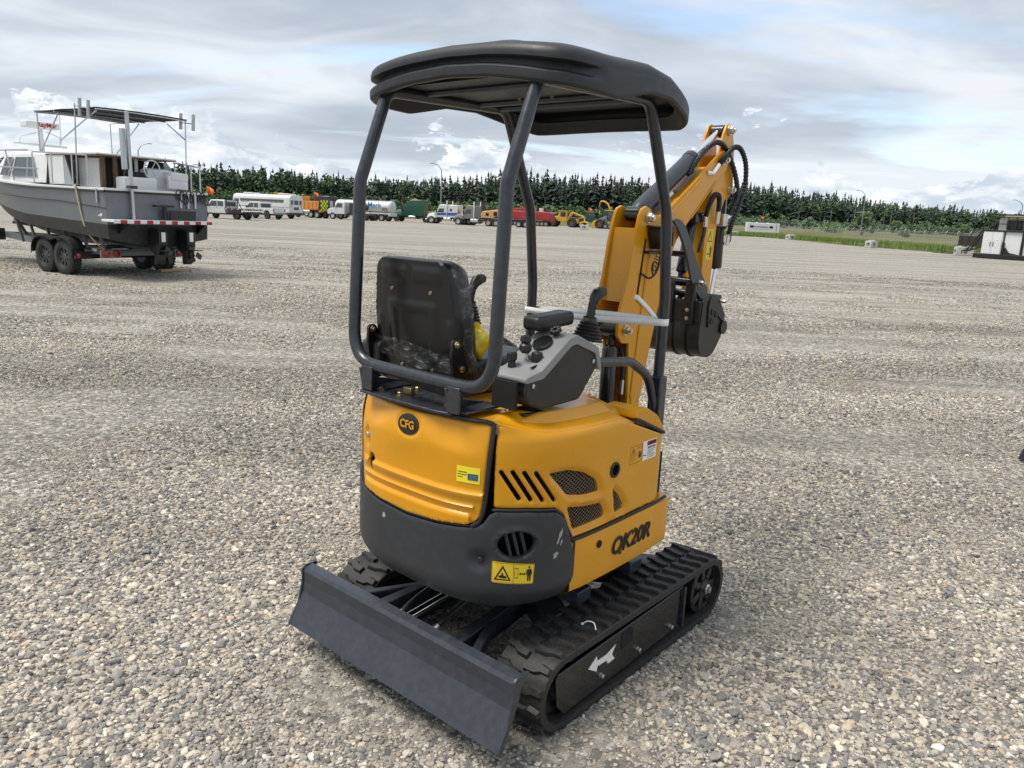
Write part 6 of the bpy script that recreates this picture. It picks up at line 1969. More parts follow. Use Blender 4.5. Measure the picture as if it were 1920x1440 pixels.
def semi(P, paint, roof='aero', sleeper=1.9, long=True, stripe=None, rim='rim_white', hoodpaint=None):
    """conventional highway tractor facing +x"""
    zr = 3.55 if roof == 'aero' else 2.95
    cabx = 1.2
    if roof == 'aero':
        poly = [(cabx - 1.35 - sleeper, 0.95), (cabx - 1.35 - sleeper, zr), (cabx - 1.3, zr - 0.02), (cabx - 0.6, zr - 0.28), (cabx - 0.05, 2.65), (cabx + 0.22, 2.40), (cabx + 0.55, 1.75), (cabx + 0.55, 0.95)]
    else:
        poly = [(cabx - 1.35 - sleeper, 0.95), (cabx - 1.35 - sleeper, zr), (cabx - 0.1, zr), (cabx + 0.12, zr - 0.12), (cabx + 0.5, 1.85), (cabx + 0.5, 0.95)]
    C_ = prof(P, 'cab', paint, poly, 2.3, 0.10)
    H_ = MB(); rows = []
    for x, z1, w in ((cabx + 0.5, 1.85, 1.02), (cabx + 1.1, 1.72, 0.95), (cabx + 1.8, 1.58, 0.86), (cabx + 2.15, 1.45, 0.78), (cabx + 2.3, 1.2, 0.72), (cabx + 2.3, 0.75, 0.72)):
        rows.append([(x, -w, 0.85), (x, -w, z1 - 0.25), (x, -w * 0.8, z1 - 0.05), (x, 0, z1), (x, w * 0.8, z1 - 0.05), (x, w, z1 - 0.25), (x, w, 0.85)])
    rows.append([(cabx + 2.3, 0, 0.9)] * 7)
    H = H_.grid(rows).obj('hood', hoodpaint or paint, P, smooth=50)
    for sg in (1, -1):
        fr_ = [(cabx + 0.75, 0.85), (cabx + 0.9, 1.08), (cabx + 1.25, 1.22), (cabx + 1.65, 1.16), (cabx + 2.0, 0.95), (cabx + 2.25, 0.62), (cabx + 2.28, 0.5), (cabx + 2.1, 0.7), (cabx + 1.75, 0.98), (cabx + 1.35, 1.08), (cabx + 1.0, 0.98), (cabx + 0.85, 0.8)]
        prof(H, 'front_fender', hoodpaint or paint, fr_, 0.34, 0.03, sg * 0.95)
        MB().prism([(cabx - 0.75, 1.72), (cabx + 0.30, 1.72), (cabx + 0.08, 2.32), (cabx - 0.75, 2.36)], sg * 1.158 - 0.005, sg * 1.158 + 0.005, 'xz').obj('side_window', 'truck_glass', C_)
        slab(C_, 'mirror', 'truck_black', (cabx + 0.42, sg * 1.34, 1.95), (0.12, 0.2, 0.55), 0.03)
        slab(P, 'fuel_tank', 'zinc', (cabx - 1.3, sg * 0.98, 0.72), (1.3, 0.55, 0.5), 0.12)
        if stripe:
            MB().prism([(cabx - 1.35 - sleeper + 0.1, 1.30), (cabx + 0.42, 1.30), (cabx + 0.40, 1.62), (cabx - 1.35 - sleeper + 0.1, 1.78)], sg * 1.156 - 0.005, sg * 1.156 + 0.005, 'xz').obj('stripe', stripe, C_)
        if sleeper > 0.8:
            slab(C_, 'sleeper_window', 'truck_glass', (cabx - 1.9, sg * 1.158, 2.15), (0.4, 0.01, 0.4), 0.0)
        if roof != 'aero':
            MB().cyl((cabx - 1.25, sg * 1.22, 0.9), (cabx - 1.25, sg * 1.22, zr + 0.6), 0.09, 10).obj('exhaust_stack', 'chrome', P)
            MB().cyl((cabx + 0.7, sg * 1.05, 1.35), (cabx + 0.7, sg * 1.05, 2.0), 0.17, 12).obj('air_cleaner', 'chrome', P)
    MB().add([(cabx + 0.16, -0.98, zr - 0.2 if roof != 'aero' else 2.42), (cabx + 0.16, 0.98, zr - 0.2 if roof != 'aero' else 2.42), (cabx + 0.53, 1.02, 1.88), (cabx + 0.53, -1.02, 1.88)], [(0, 1, 2, 3)]).obj('wind_screen', 'truck_glass', C_)
    slab(P, 'front_bumper', 'chrome' if roof != 'aero' else paint, (cabx + 2.35, 0, 0.58), (0.16, 2.2, 0.36), 0.04)
    slab(P, 'chassis', 'chassis_dark', (-1.0, 0, 0.82), (6.6, 0.86, 0.26), 0.02)
    slab(P, 'fifth_wheel', 'chassis_dark', (-3.1, 0, 1.06), (0.9, 0.9, 0.14), 0.04)
    for y in (1.0, -1.0):
        wheel(P, cabx + 1.4, y, 0.52, 0.30, rim)
        wheel(P, -2.45, y * 0.92, 0.52, 0.56, rim); wheel(P, -3.72, y * 0.92, 0.52, 0.56, rim)
        slab(P, 'mud_flap', 'truck_black', (-4.42, y * 0.92, 0.62), (0.03, 0.6, 0.75), 0.0)
    return C_


# orange dump truck with checker board, partly in front of the black tractor
P = veh('dump_truck', 'orange dump-bodied sander truck with lime and black checker board', 'dump truck', 583, 405, 40, 128)
DB = prof(P, 'dump_body', 'dump_orange', [(-2.4, 1.25), (-2.55, 2.55), (2.3, 2.55), (2.3, 3.2), (1.2, 3.2), (1.2, 2.6), (2.3, 2.2), (2.1, 1.25)], 2.4, 0.04)
for k in range(6):
    slab(DB, 'side_rib', 'dump_orange', (-2.0 + 0.75 * k, 1.22, 1.9), (0.12, 0.1, 1.2), 0.01)
slab(DB, 'cab_guard', 'dump_orange', (2.3, 0, 2.75), (1.2, 2.3, 0.9), 0.05)
slab(DB, 'grab_bar', 'interior_black', (2.0, 1.16, 2.85), (0.5, 0.02, 0.2), 0.0)
slab(P, 'board_back', 'truck_black', (-2.72, 0, 2.0), (0.1, 2.4, 1.9), 0.02)
for i in range(5):
    for j in range(5):
        if (i + j) % 2 == 0:
            slab(P, 'checker', 'checker_lime', (-2.785, 0.9 - 0.34 * i, 2.55 - 0.32 * j), (0.03, 0.34, 0.32), 0.0)
slab(P, 'cab', 'dump_orange', (3.3, 0, 2.0), (1.5, 2.2, 1.7), 0.1)
slab(P, 'side_window', 'truck_glass', (3.4, 1.105, 2.35), (0.9, 0.02, 0.6), 0.0)
slab(P, 'chassis', 'chassis_dark', (0.5, 0, 0.9), (7.2, 1.0, 0.4), 0.02)
slab(P, 'tail_bar', 'dump_orange', (-2.7, 0, 1.05), (0.3, 2.4, 0.3), 0.02)
MB().cyl((-0.8, 1.0, 0.95), (0.4, 1.0, 0.95), 0.3, 14).obj('fuel_tank', 'zinc', P)
for y in (1.0, -1.0):
    wheel(P, 3.4, y, 0.52, 0.3, 'rim_white'); wheel(P, -0.9, y * 0.95, 0.52, 0.55, 'rim_white'); wheel(P, -2.1, y * 0.95, 0.52, 0.55, 'rim_white')

P = veh('semi_tractor', 'black highway tractor with tall curved roof behind the checker board', 'truck', 606, 408, 32, 140)
semi(P, 'truck_black', 'aero', 1.9)
slab(P, 'side_fairing', 'panel_grey', (-2.2, 1.17, 1.9), (0.9, 0.04, 1.7), 0.02)

P = veh('cab_chassis_truck', 'white day-cab truck with bare black chassis left of the tanker', 'truck', 656, 409.5, 36, 124)
cb = prof(P, 'cab', 'truck_white', [(0.2, 0.8), (0.2, 2.62), (1.5, 2.62), (1.75, 2.45), (2.1, 1.75), (3.2, 1.55), (3.4, 1.2), (3.4, 0.7)], 2.2, 0.1)
for sg in (1, -1):
    MB().prism([(0.6, 1.75), (1.85, 1.75), (1.5, 2.4), (0.6, 2.4)], sg * 1.105 - 0.005, sg * 1.105 + 0.005, 'xz').obj('side_window', 'truck_glass', cb)
    slab(cb, 'mirror', 'truck_black', (1.95, sg * 1.3, 2.0), (0.1, 0.2, 0.5), 0.02)
slab(P, 'chassis', 'chassis_dark', (-1.2, 0, 0.85), (6.5, 0.9, 0.26), 0.02)
slab(P, 'pump_skid', 'truck_black', (-1.4, 0, 1.75), (1.7, 1.9, 1.5), 0.06)
MB().cyl((-2.4, -0.9, 1.9), (-2.4, 0.9, 1.9), 0.45, 16).obj('hose_reel', 'chassis_dark', P)
for y in (1.0, -1.0):
    wheel(P, 2.4, y, 0.5, 0.3, 'rim_white'); wheel(P, -2.3, y * 0.92, 0.5, 0.55); wheel(P, -3.5, y * 0.92, 0.5, 0.55)

P = veh('tank_trailer', 'white fuel tank trailer with blue JetMark lettering and number 402', 'tank trailer', 690, 411, 33, 128)
ov = [(1.15 * math.cos(a), 2.12 + 0.92 * math.sin(a)) for a in np.linspace(0, 2 * math.pi, 28, endpoint=False)]
TK = MB(); rows = []
for x, k in ((5.6, 0.0), (5.6, 0.80), (5.5, 0.93), (5.3, 1.0), (-4.3, 1.0), (-4.5, 0.93), (-4.6, 0.80), (-4.6, 0.0)):
    rows.append([(x, y * k, 2.12 + (z - 2.12) * k) for y, z in ov + ov[:1]])
TK = TK.grid(rows).obj('tank', 'truck_white', P, smooth=40)
slab(TK, 'walkway', 'panel_grey', (0.3, 0, 3.07), (8.4, 0.6, 0.08), 0.02)
text('lettering', 'JetMark', 1.20, 'letter_blue', TK, (-1.25, 1.165, 2.38), (R(90), 0, R(180)), 0.004, bold=0.01, sx=1.0)
text('lettering', '402', 0.70, 'decal_black', TK, (-3.75, 1.14, 1.75), (R(90), 0, R(180)), 0.004, bold=0.0)
slab(P, 'frame', 'truck_white', (-0.6, 0, 1.12), (8.2, 1.9, 0.24), 0.03)
slab(P, 'valve_box', 'truck_white', (-0.2, 0.9, 1.0), (1.6, 0.5, 0.5), 0.04)
slab(P, 'rear_bumper', 'truck_white', (-4.5, 0, 0.9), (0.2, 2.3, 0.3), 0.03)
MB().tube([(-4.72, 0.6, 0.9), (-4.72, 0.6, 3.1)], 0.03, 6).tube([(-4.72, 0.2, 0.9), (-4.72, 0.2, 3.1)], 0.03, 6).obj('ladder', 'zinc', P)
MB().tube(fillet([(-4.5, -0.4, 3.0), (-4.5, -0.4, 3.25), (-4.5, 0.6, 3.25), (-4.5, 0.6, 3.0)], 0.1), 0.03, 6).obj('roof_rail', 'truck_white', P)
for x in (-1.9, -3.2):
    for y in (0.95, -0.95):
        wheel(P, x, y, 0.52, 0.55, 'rim_white')
        slab(P, 'wheel_arch', 'truck_white', (x, y, 1.08), (1.2, 0.6, 0.05), 0.02)

P = veh('semi_tractor', 'dark green sleeper tractor with sloping aerodynamic roof', 'truck', 776, 416, 22, 131)
semi(P, 'truck_green', 'aero', 1.9, rim='rim_grey')

P = veh('semi_tractor', 'white sleeper tractor with blue side stripe and chrome stack', 'truck', 842, 419.5, 22, 126)
semi(P, 'truck_white', 'flat', 1.7, stripe='stripe_blue')
slab(P, 'tool_rack', 'wood_board', (-2.6, 0, 1.7), (1.0, 2.0, 1.2), 0.03)

P = veh('semi_tractor', 'grey short-cab tractor with long hood coupled to the black low-bed trailer', 'truck', 893, 422.5, 24, 122)
semi(P, 'truck_grey', 'flat', 0.1)

P = veh('low_bed_trailer', 'black low-bed trailer behind the grey tractor', 'trailer', 948, 423.5, 22, 125)
slab(P, 'deck', 'truck_black', (0, 0, 1.05), (8.5, 2.5, 0.3), 0.03)
slab(P, 'side_rail', 'truck_black', (0, 1.22, 0.92), (8.3, 0.08, 0.25), 0.0)
for x in (-2.6, -3.8):
    for y in (1.0, -1.0):
        wheel(P, x, y, 0.5, 0.5, 'rim_white')
slab(P, 'mud_flap', 'truck_black', (-4.45, 0.9, 0.6), (0.03, 0.6, 0.7), 0.0)

P = veh('wheel_loader', 'tan wheel machine with dark cab standing behind the low-bed trailer', 'loader', 920, 419, 20, 148)
prof(P, 'engine_hood', 'machine_tan', [(-2.6, 1.1), (-2.6, 2.4), (-1.9, 2.75), (1.4, 2.3), (1.9, 1.6), (1.7, 1.0)], 1.9, 0.12)
slab(P, 'grille', 'interior_black', (-1.2, 0.96, 1.9), (0.7, 0.03, 0.7), 0.0)
slab(P, 'grille', 'interior_black', (0.4, 0.96, 1.75), (0.6, 0.03, 0.5), 0.0)
cbx = slab(P, 'cab', 'truck_glass', (2.2, 0, 2.9), (1.5, 1.7, 1.7), 0.05)
slab(cbx, 'cab_roof', 'machine_dark', (2.2, 0, 3.78), (1.8, 1.9, 0.12), 0.04)
for x in (1.5, 2.9):
    slab(cbx, 'cab_post', 'machine_dark', (x, 0.85, 2.9), (0.12, 0.1, 1.7), 0.0)
MB().cyl((-0.3, 0.4, 2.5), (-0.3, 0.4, 3.4), 0.1, 10).obj('exhaust_stack', 'machine_dark', P)
for x in (-1.6, 2.6):
    for y in (1.0, -1.0):
        wheel(P, x, y, 0.75, 0.55, 'rim_grey')


def tracks(P, L=3.6, W=2.6, r=0.42):
    for sg in (1, -1):
        pts = []
        for k in range(13):
            a = math.pi / 2 + math.pi * k / 12; pts.append((-L / 2 + r * math.cos(a), r + r * math.sin(a)))
        for k in range(13):
            a = -math.pi / 2 + math.pi * k / 12; pts.append((L / 2 + r * math.cos(a), r + r * math.sin(a)))
        t = prof(P, 'crawler_track', 'chassis_dark', pts, 0.55, 0.03, sg * (W / 2 - 0.28))
        for k in range(5):
            MB().lathe([(0.24, 0), (0.22, 0.03), (0, 0.03)], (-L / 2 + L * k / 4, sg * (W / 2), r), (0, sg, 0), 14).obj('roller', 'panel_grey', t)
    slab(P, 'under_frame', 'chassis_dark', (0, 0, 0.75), (2.0, 1.6, 0.5), 0.05)


P = veh('forest_harvester', 'square red crawler machine body beside the tall black canopy post', 'forestry machine', 970, 420, 20, 150)
tracks(P, 3.0)
bdy = prof(P, 'body', 'machine_red', [(-2.2, 1.1), (-2.2, 2.7), (2.0, 2.7), (2.3, 2.2), (2.3, 1.1)], 2.4, 0.08)
for k in range(3):
    slab(bdy, 'body_door', 'machine_red', (-1.4 + 1.25 * k, 1.21, 1.9), (1.1, 0.04, 1.3), 0.02)
slab(bdy, 'roof_box', 'machine_red', (0.2, 0, 2.95), (1.4, 1.2, 0.4), 0.05)

P = veh('forest_harvester', 'red crawler machine with raised cab right of the tall black canopy post', 'forestry machine', 1012, 421, 20, 155)
tracks(P, 3.4)
bdy = prof(P, 'body', 'machine_red', [(-2.6, 1.1), (-2.6, 2.5), (-2.2, 2.75), (0.9, 2.75), (0.9, 1.1)], 2.6, 0.08)
for k in range(3):
    slab(bdy, 'body_door', 'machine_red', (-2.0 + 1.0 * k, 1.31, 1.9), (0.9, 0.04, 1.2), 0.02)
cb = slab(P, 'cab', 'machine_red', (2.0, 0.3, 2.35), (1.6, 1.7, 2.3), 0.12)
slab(cb, 'cab_window', 'truck_glass', (2.0, 1.16, 2.7), (1.1, 0.03, 1.0), 0.0)
slab(P, 'fuel_pump_box', 'truck_white', (-0.3, 0.3, 3.05), (0.7, 0.8, 0.7), 0.05)
MB().beam((2.2, -0.6, 2.0), (4.5, -0.6, 3.6), 0.4, 0.5).obj('boom', 'machine_red', P, bevel=0.05)


def skidder(P, paint, arch=True):
    slab(P, 'rear_frame', paint, (-1.6, 0, 1.2), (2.6, 1.5, 0.8), 0.1)
    prof(P, 'engine_hood', paint, [(1.1, 1.1), (1.1, 2.15), (2.9, 1.9), (3.2, 1.6), (3.2, 1.0)], 1.4, 0.12)
    cb = prof(P, 'cab', paint, [(-0.7, 1.1), (-0.7, 3.05), (1.0, 3.05), (1.15, 1.9), (1.15, 1.1)], 1.6, 0.06)
    for sg in (1, -1):
        slab(cb, 'cab_window', 'truck_glass', (0.1, sg * 0.81, 2.45), (1.1, 0.03, 0.85), 0.0)
    slab(cb, 'rear_window', 'truck_glass', (-0.71, 0, 2.45), (0.03, 1.2, 0.85), 0.0)
    slab(cb, 'cab_roof', paint, (0.15, 0, 3.12), (2.0, 1.8, 0.1), 0.03)
    slab(P, 'dozer_blade', 'chassis_dark', (4.1, 0, 0.7), (0.2, 2.6, 0.9), 0.03)
    for x in (-1.9, 2.2):
        for y in (1.1, -1.1):
            wheel(P, x, y, 0.92, 0.78, 'wood_trim')
    if arch:
        MB().beam((-0.9, 0.5, 1.7), (-1.6, 0.5, 3.0), 0.22, 0.25).beam((-0.9, -0.5, 1.7), (-1.6, -0.5, 3.0), 0.22, 0.25).beam((-1.5, 0, 2.95), (-4.1, 0, 2.1), 0.35, 0.3).obj('grapple_arch', 'machine_yellow', P, bevel=0.04)
        g = MB().beam((-4.1, 0, 2.1), (-4.2, 0, 1.3), 0.25, 0.25)
        g.obj('grapple_link', 'machine_yellow', P)
        for sg in (1, -1):
            prof(P, 'grapple_tong', 'machine_yellow', [(-4.2, 1.35), (-4.2 + 0.9 * sg, 1.1), (-4.2 + 1.0 * sg, 0.4), (-4.2 + 0.7 * sg, 0.35), (-4.2 + 0.6 * sg, 0.9), (-4.2, 1.05)], 0.7, 0.03)


P = veh('log_skidder', 'yellow log skidder with tall cab and big mud-covered tyres', 'skidder', 1058, 422.5, 18, 160)
skidder(P, 'machine_yellow')
P = veh('log_skidder', 'log skidder with dark green cab between the yellow machines', 'skidder', 1110, 424.5, 18, 162)
skidder(P, 'truck_green', False)
MB().beam((-0.9, 0.4, 1.5), (-3.4, 0.4, 2.6), 0.2, 0.25).beam((-0.9, -0.4, 1.4), (-3.6, -0.4, 2.4), 0.2, 0.25).obj('grapple_arch', 'panel_grey', P, bevel=0.03)

P = veh('log_loader', 'yellow crawler log loader with folded dark boom beside the excavator boom', 'forestry machine', 1156, 427, 18, 160)
tracks(P, 3.8, 2.9, 0.48)
bdy = prof(P, 'engine_house', 'machine_yellow', [(-3.2, 1.2), (-3.2, 2.2), (-2.6, 2.7), (-0.4, 2.7), (-0.2, 2.4), (-0.2, 1.2)], 2.7, 0.12)
slab(bdy, 'engine_door', 'machine_yellow', (-1.7, 1.37, 1.9), (1.4, 0.04, 0.9), 0.02)
slab(bdy, 'engine_vent', 'interior_black', (-0.7, 1.37, 1.8), (0.5, 0.03, 0.7), 0.0)
slab(P, 'side_step', 'machine_red', (0.4, 1.25, 1.75), (0.9, 0.3, 0.9), 0.05)
cb = slab(P, 'cab', 'truck_glass', (0.9, 0.2, 2.5), (1.7, 1.8, 2.0), 0.05)
slab(cb, 'cab_roof', 'machine_yellow', (0.9, 0.2, 3.58), (2.2, 2.1, 0.16), 0.04)
for x in (0.05, 1.75):
    slab(cb, 'cab_post', 'machine_dark', (x, 1.12, 2.5), (0.14, 0.1, 2.0), 0.0)
MB().beam((1.4, -0.7, 1.8), (4.2, -0.7, 4.2), 0.4, 0.5).obj('boom', 'machine_dark', P, bevel=0.05)
MB().tube(spline([(4.0, -0.7, 2.9), (4.05, -0.7, 5.0), (3.4, -0.7, 5.4), (2.4, -0.7, 4.9), (1.9, -0.7, 3.9)], 6), 0.17, 8).obj('stick_guard', 'machine_yellow', P)
MB().beam((4.6, -0.7, 2.0), (3.9, -0.7, 5.3), 0.3, 0.4).obj('stick', 'machine_dark', P, bevel=0.05)
prof(P, 'felling_head', 'machine_yellow', [(3.4, 0.1), (5.0, 0.1), (4.9, 1.3), (4.2, 1.7), (3.6, 1.2)], 1.4, 0.1)


# ------------------------------------------------------------------ orange flags
def flag(u, v, d, h, label):
    p = pix_ground(u, v + 0.0)
    dd = CF + CR * ((u - 960) / FPX) - CU * ((v - 720) / FPX)
    k = d / math.hypot(dd.x, dd.y); q = Vector((0, 0, CAM_H)) + dd * k
    t = thing('marker_flag', label, 'flag', (q.x, q.y, 0), 0, 'orange marker flags among the vehicles')
    MB().cyl((0, 0, 0), (0, 0, q.z + 0.3), 0.03, 6).obj('pole', 'wood_board', t)
    rows = []
    for i in range(6):
        x = i / 5 * 1.0
        rows.append([(x * 0.85, 0.16 * math.sin(5 * x), q.z + 0.25 - 0.30 * x - 0.16 * x * x), (x * 0.7, 0.2 * math.sin(4.2 * x + 0.6), q.z - 0.62 - 0.12 * x)])
    MB().grid(rows).obj('cloth', 'flag_orange', t, solid=0.01)


flag(388, 353, 96, 5, 'orange flag above the stern of the grey boat')
flag(589, 362, 140, 5, 'orange flag leaning over the dump truck')
flag(777, 374, 146, 5, 'orange flag above the dark green tractor')
flag(1104, 391, 178, 5, 'orange flag above the green-cabbed skidder')
flag(1427, 407, 236, 5, 'orange flag above the white enclosed trailer')
# ================================================================== yard edge, fences, forest
pbr('fence_steel', (0.40, 0.41, 0.41), 0.45, 0.5)
pbr('white_panel', (0.70, 0.71, 0.72), 0.4, 0, 0, 0.04, 1.5, dust=0.08)
pbr('cream_band', (0.60, 0.50, 0.30), 0.5)
pbr('skid_black', (0.010, 0.010, 0.011), 0.5)
pbr('rust_brown', (0.055, 0.042, 0.038), 0.8)
pbr('tent_white', (0.72, 0.74, 0.76), 0.5)


def mesh_material():
    t = NT('chain_link')
    t.out((0.42, 0.44, 0.44), 0.5, 0.4)
    tr = t.node('ShaderNodeBsdfTransparent'); mx = t.node('ShaderNodeMixShader'); mx.inputs[0].default_value = 0.20
    t.l.new(tr.outputs[0], mx.inputs[1]); t.l.new(t.b.outputs[0], mx.inputs[2]); t.l.new(mx.outputs[0], t.n['Material Output'].inputs[0])
    return t.m


MATS['chain_link'] = mesh_material()


def fence(label, a, b, n, h=2.4, arm=0.35, z0=(0, 0)):
    a, b = Vector((a[0], a[1], z0[0])), Vector((b[0], b[1], z0[1]))
    t = thing('chain_link_fence', label, 'fence', a, 0)
    L = b - a
    for k in range(n + 1):
        p = L * (k / n)
        m = MB().cyl(p, p + Vector((0, 0, h)), 0.045, 6)
        if arm:
            sd_ = Vector((-L.y, L.x, 0)).normalized()
            m.tube([p + Vector((0, 0, h)), p + Vector((0, 0, h + arm)) - sd_ * arm], 0.035, 5)
        m.obj('post', 'fence_steel', t)
    MB().tube([Vector((0, 0, h)), L + Vector((0, 0, h))], 0.03, 5).tube([Vector((0, 0, 0.08)), L + Vector((0, 0, 0.08))], 0.02, 5).obj('rail', 'fence_steel', t)
    MB().add([(0, 0, 0.05), tuple(L + Vector((0, 0, 0.05))), tuple(L + Vector((0, 0, h))), (0, 0, h)], [(0, 1, 2, 3)]).obj('mesh', 'chain_link', t)
    return t


# ------------------------------------------------------------------ rising ground beyond the yard
def bank_height(x, y):
    s = np.clip((y - 170) / 90, 0, 1); s = s * s * (3 - 2 * s)
    rt = np.clip((x - 20) / 160, 0, 1)
    far = np.clip((y - 240) / 140, 0, 1)
    return s * (1.9 - 1.5 * rt) + far * (0.6 + 3.6 * rt) + (fbm(x * 0.03, y * 0.03, 8, 3) - 0.5) * 0.8 * s


def bank_material():
    t = NT('rough_grass'); v = t.coord('Object')
    n1 = t.noise(t.mapping(v, (0.02, 0.06, 1)), 1.0, 6, 0.65, 0.6)
    n2 = t.noise(v, 0.6, 6, 0.7)
    c = t.ramp(n1, [(0.30, (0.075, 0.095, 0.030)), (0.45, (0.12, 0.125, 0.045)), (0.56, (0.17, 0.155, 0.085)), (0.70, (0.23, 0.215, 0.18))])
    c = t.mix(0.8, c, t.ramp(n2, [(0.3, 0.6), (0.7, 1.35)]), 'MULTIPLY')
    return t.out(c, 0.95, spec=0.1)


MATS['rough_grass'] = bank_material()
xs_ = np.concatenate([np.linspace(-900, -300, 13), np.linspace(-280, 480, 77), np.linspace(500, 1200, 15)])
ys_ = np.concatenate([np.linspace(176, 420, 50), np.linspace(440, 1500, 20)])
rows = [[(float(x), float(y), float(bank_height(x, y)) + (0.02 if y > 177 else -0.3)) for x in xs_] for y in ys_]
o = MB().grid([list(r_) for r_ in rows]).obj('hillside', 'rough_grass', smooth=60); tag(o, kind='structure')


def blade_patch(name, label, pts, h0, h1, mats, w=0.06, n_per=4):
    mb = MB()
    for (x, y, z) in pts:
        for k in range(n_per):
            a = random.uniform(0, 6.28); h = random.uniform(h0, h1); lx, ly = random.uniform(-.25, .25) * h, random.uniform(-.25, .25) * h
            ox, oy = random.uniform(-.2, .2), random.uniform(-.2, .2)
            mb.cur = random.randrange(len(mats))
            ca, sa = math.cos(a) * w, math.sin(a) * w
            mb.add([(x + ox - ca, y + oy - sa, z), (x + ox + ca, y + oy + sa, z), (x + ox + lx, y + oy + ly, z + h)], [(0, 1, 2)])
    o = mb.obj(name, mats, smooth=0)
    return tag(o, label, 'grass', kind='stuff')


for nm, c in (('grass_bright', (0.15, 0.26, 0.03)), ('grass_mid', (0.10, 0.185, 0.03)), ('grass_dry', (0.19, 0.17, 0.06)), ('leaf_dark', (0.019, 0.036, 0.023)), ('leaf_spruce', (0.028, 0.052, 0.029)), ('leaf_mid', (0.040, 0.078, 0.030)), ('leaf_birch', (0.056, 0.105, 0.033)), ('leaf_shrub', (0.080, 0.150, 0.035)), ('leaf_willow', (0.125, 0.170, 0.075))):  # leaf colours lightened slightly to stand in for distant haze
    pbr(nm, c, 0.7, 0, 0, 0.25, 0.25)
pbr('bark', (0.10, 0.085, 0.07), 0.9)
pbr('bark_birch', (0.20, 0.185, 0.16), 0.8)

# verge strip on the right: soil, puddles, reeds
verge = MB(); vr = []
for y in np.linspace(55, 320, 60):
    vr.append([(float(42.5 + 1.5 * math.sin(y * 0.11) + 3 * (y > 160) * ((y - 160) / 160)), float(y), 0.004), (64.0, float(y), 0.006), (130.0, float(y), 0.006)])
o = verge.grid([list(r_) for r_ in vr]).obj('verge', 'rough_grass'); tag(o, kind='structure')
t = NT('puddle_water'); t.out((0.10, 0.10, 0.09), 0.03, 0.0, 0, 0.6); t.bump(t.noise(t.coord(), 3.0, 2), 0.05, 0.01); MATS['puddle_water'] = t.m
for (x0, y0, lx, ly) in ((47.2, 103, 4.8, 15), (47.8, 80, 5.2, 9.0), (46.2, 69.5, 3.6, 4.2)):
    pl = [(x0 + lx * math.cos(a) * (1 + 0.22 * math.sin(3 * a + x0)), y0 + ly * math.sin(a) * (1 + 0.16 * math.sin(5 * a + y0))) for a in np.linspace(0, 2 * math.pi, 40, endpoint=False)]
    o = MB().add([(a, b, 0.012) for a, b in pl], [tuple(range(40))]).obj('puddle', 'puddle_water'); tag(o, kind='structure')
pts = []
for _ in range(5200):
    y = random.uniform(66, 175); x = random.uniform(43.0, 60.0)
    if 66 < y < 121 and x < 52.5 and (x > 43.4 or random.random() < 0.85) and random.random() < 0.975:
        continue
    if x > 55 and random.random() < 0.5:
        continue
    pts.append((x, y, 0.0))
for _ in range(1500):
    pts.append((random.uniform(26.0, 44.0), random.uniform(141, 160), 0.0))
blade_patch('reed_grass', 'tall bright green grass and reeds along the yard edge', pts, 0.30, 0.75, ['grass_bright', 'grass_bright', 'grass_mid', 'grass_dry'], 0.07, 4)

# ------------------------------------------------------------------ concrete blocks marking the edge
def block(u, v, rz, label, mark=True):
    p = pix_ground(u, v)
    t = thing('concrete_block', label, 'concrete block', (p.x, p.y, 0), rz, 'concrete lock blocks along the yard edge')
    MB().box((0, 0, 0.38), (1.5, 0.76, 0.76)).obj('block_body', 'concrete', t, bevel=0.04)
    MB().box((-0.38, 0, 0.80), (0.3, 0.3, 0.10)).box((0.38, 0, 0.80), (0.3, 0.3, 0.10)).obj('block_keys', 'concrete', t, bevel=0.04)
    if mark:
        text('lettering', 'rb', 0.62, 'decal_black', t, (-0.1, -0.383, 0.40), (R(90), 0, 0), 0.002, bold=0.02)
        text('lettering', 'rb', 0.5, 'decal_black', t, (-0.753, 0.0, 0.40), (R(90), 0, R(-90)), 0.002, bold=0.02)
    return t


block(1096, 430.5, R(-8), 'pale concrete block in front of the skidders')
block(1376, 441.5, R(20), 'farthest concrete block, just right of the excavator arm')
block(1482, 449.5, R(32), 'concrete block at the grass edge right of the white trailer')
block(1633, 464.5, R(38), 'concrete block between the two stretches of puddle')
block(1806, 479, R(-10), 'concrete block beside the black-framed white equipment skid')

# ------------------------------------------------------------------ white enclosed trailer
loc, rz = place(1428, 438, -12, 215)
P = thing('enclosed_trailer', 'long white enclosed trailer with dark panels and printed banner', 'trailer', loc, rz)
slab(P, 'body', 'white_panel', (0, 0, 1.65), (8.2, 2.4, 2.35), 0.10)
slab(P, 'lower_rail', 'cream_band', (0, 1.21, 0.55), (8.0, 0.06, 0.16), 0.0)
slab(P, 'banner', 'truck_white', (0.4, 1.215, 1.65), (4.4, 0.02, 0.9), 0.0)
for x in (2.9, -2.0):
    slab(P, 'vent_panel', 'interior_black', (x, 1.22, 1.85), (0.9, 0.03, 0.55), 0.02)
text('lettering', 'RITCHIE BROS', 0.42, 'decal_black', P, (0.25, 1.235, 1.80), (R(90), 0, R(180)), 0.004, bold=0.01)
slab(P, 'logo_mark', 'decal_red', (2.15, 1.235, 1.85), (0.4, 0.01, 0.3), 0.0)
slab(P, 'door_frame', 'truck_black', (-3.3, 1.215, 1.65), (0.08, 0.03, 2.1), 0.0)
slab(P, 'roof_vent', 'white_panel', (1.5, 0, 2.9), (0.5, 0.5, 0.15), 0.03)
slab(P, 'roof_vent', 'white_panel', (-1.2, 0, 2.9), (0.5, 0.5, 0.15), 0.03)
slab(P, 'hitch', 'chassis_dark', (4.8, 0, 0.5), (1.4, 0.2, 0.15), 0.0)
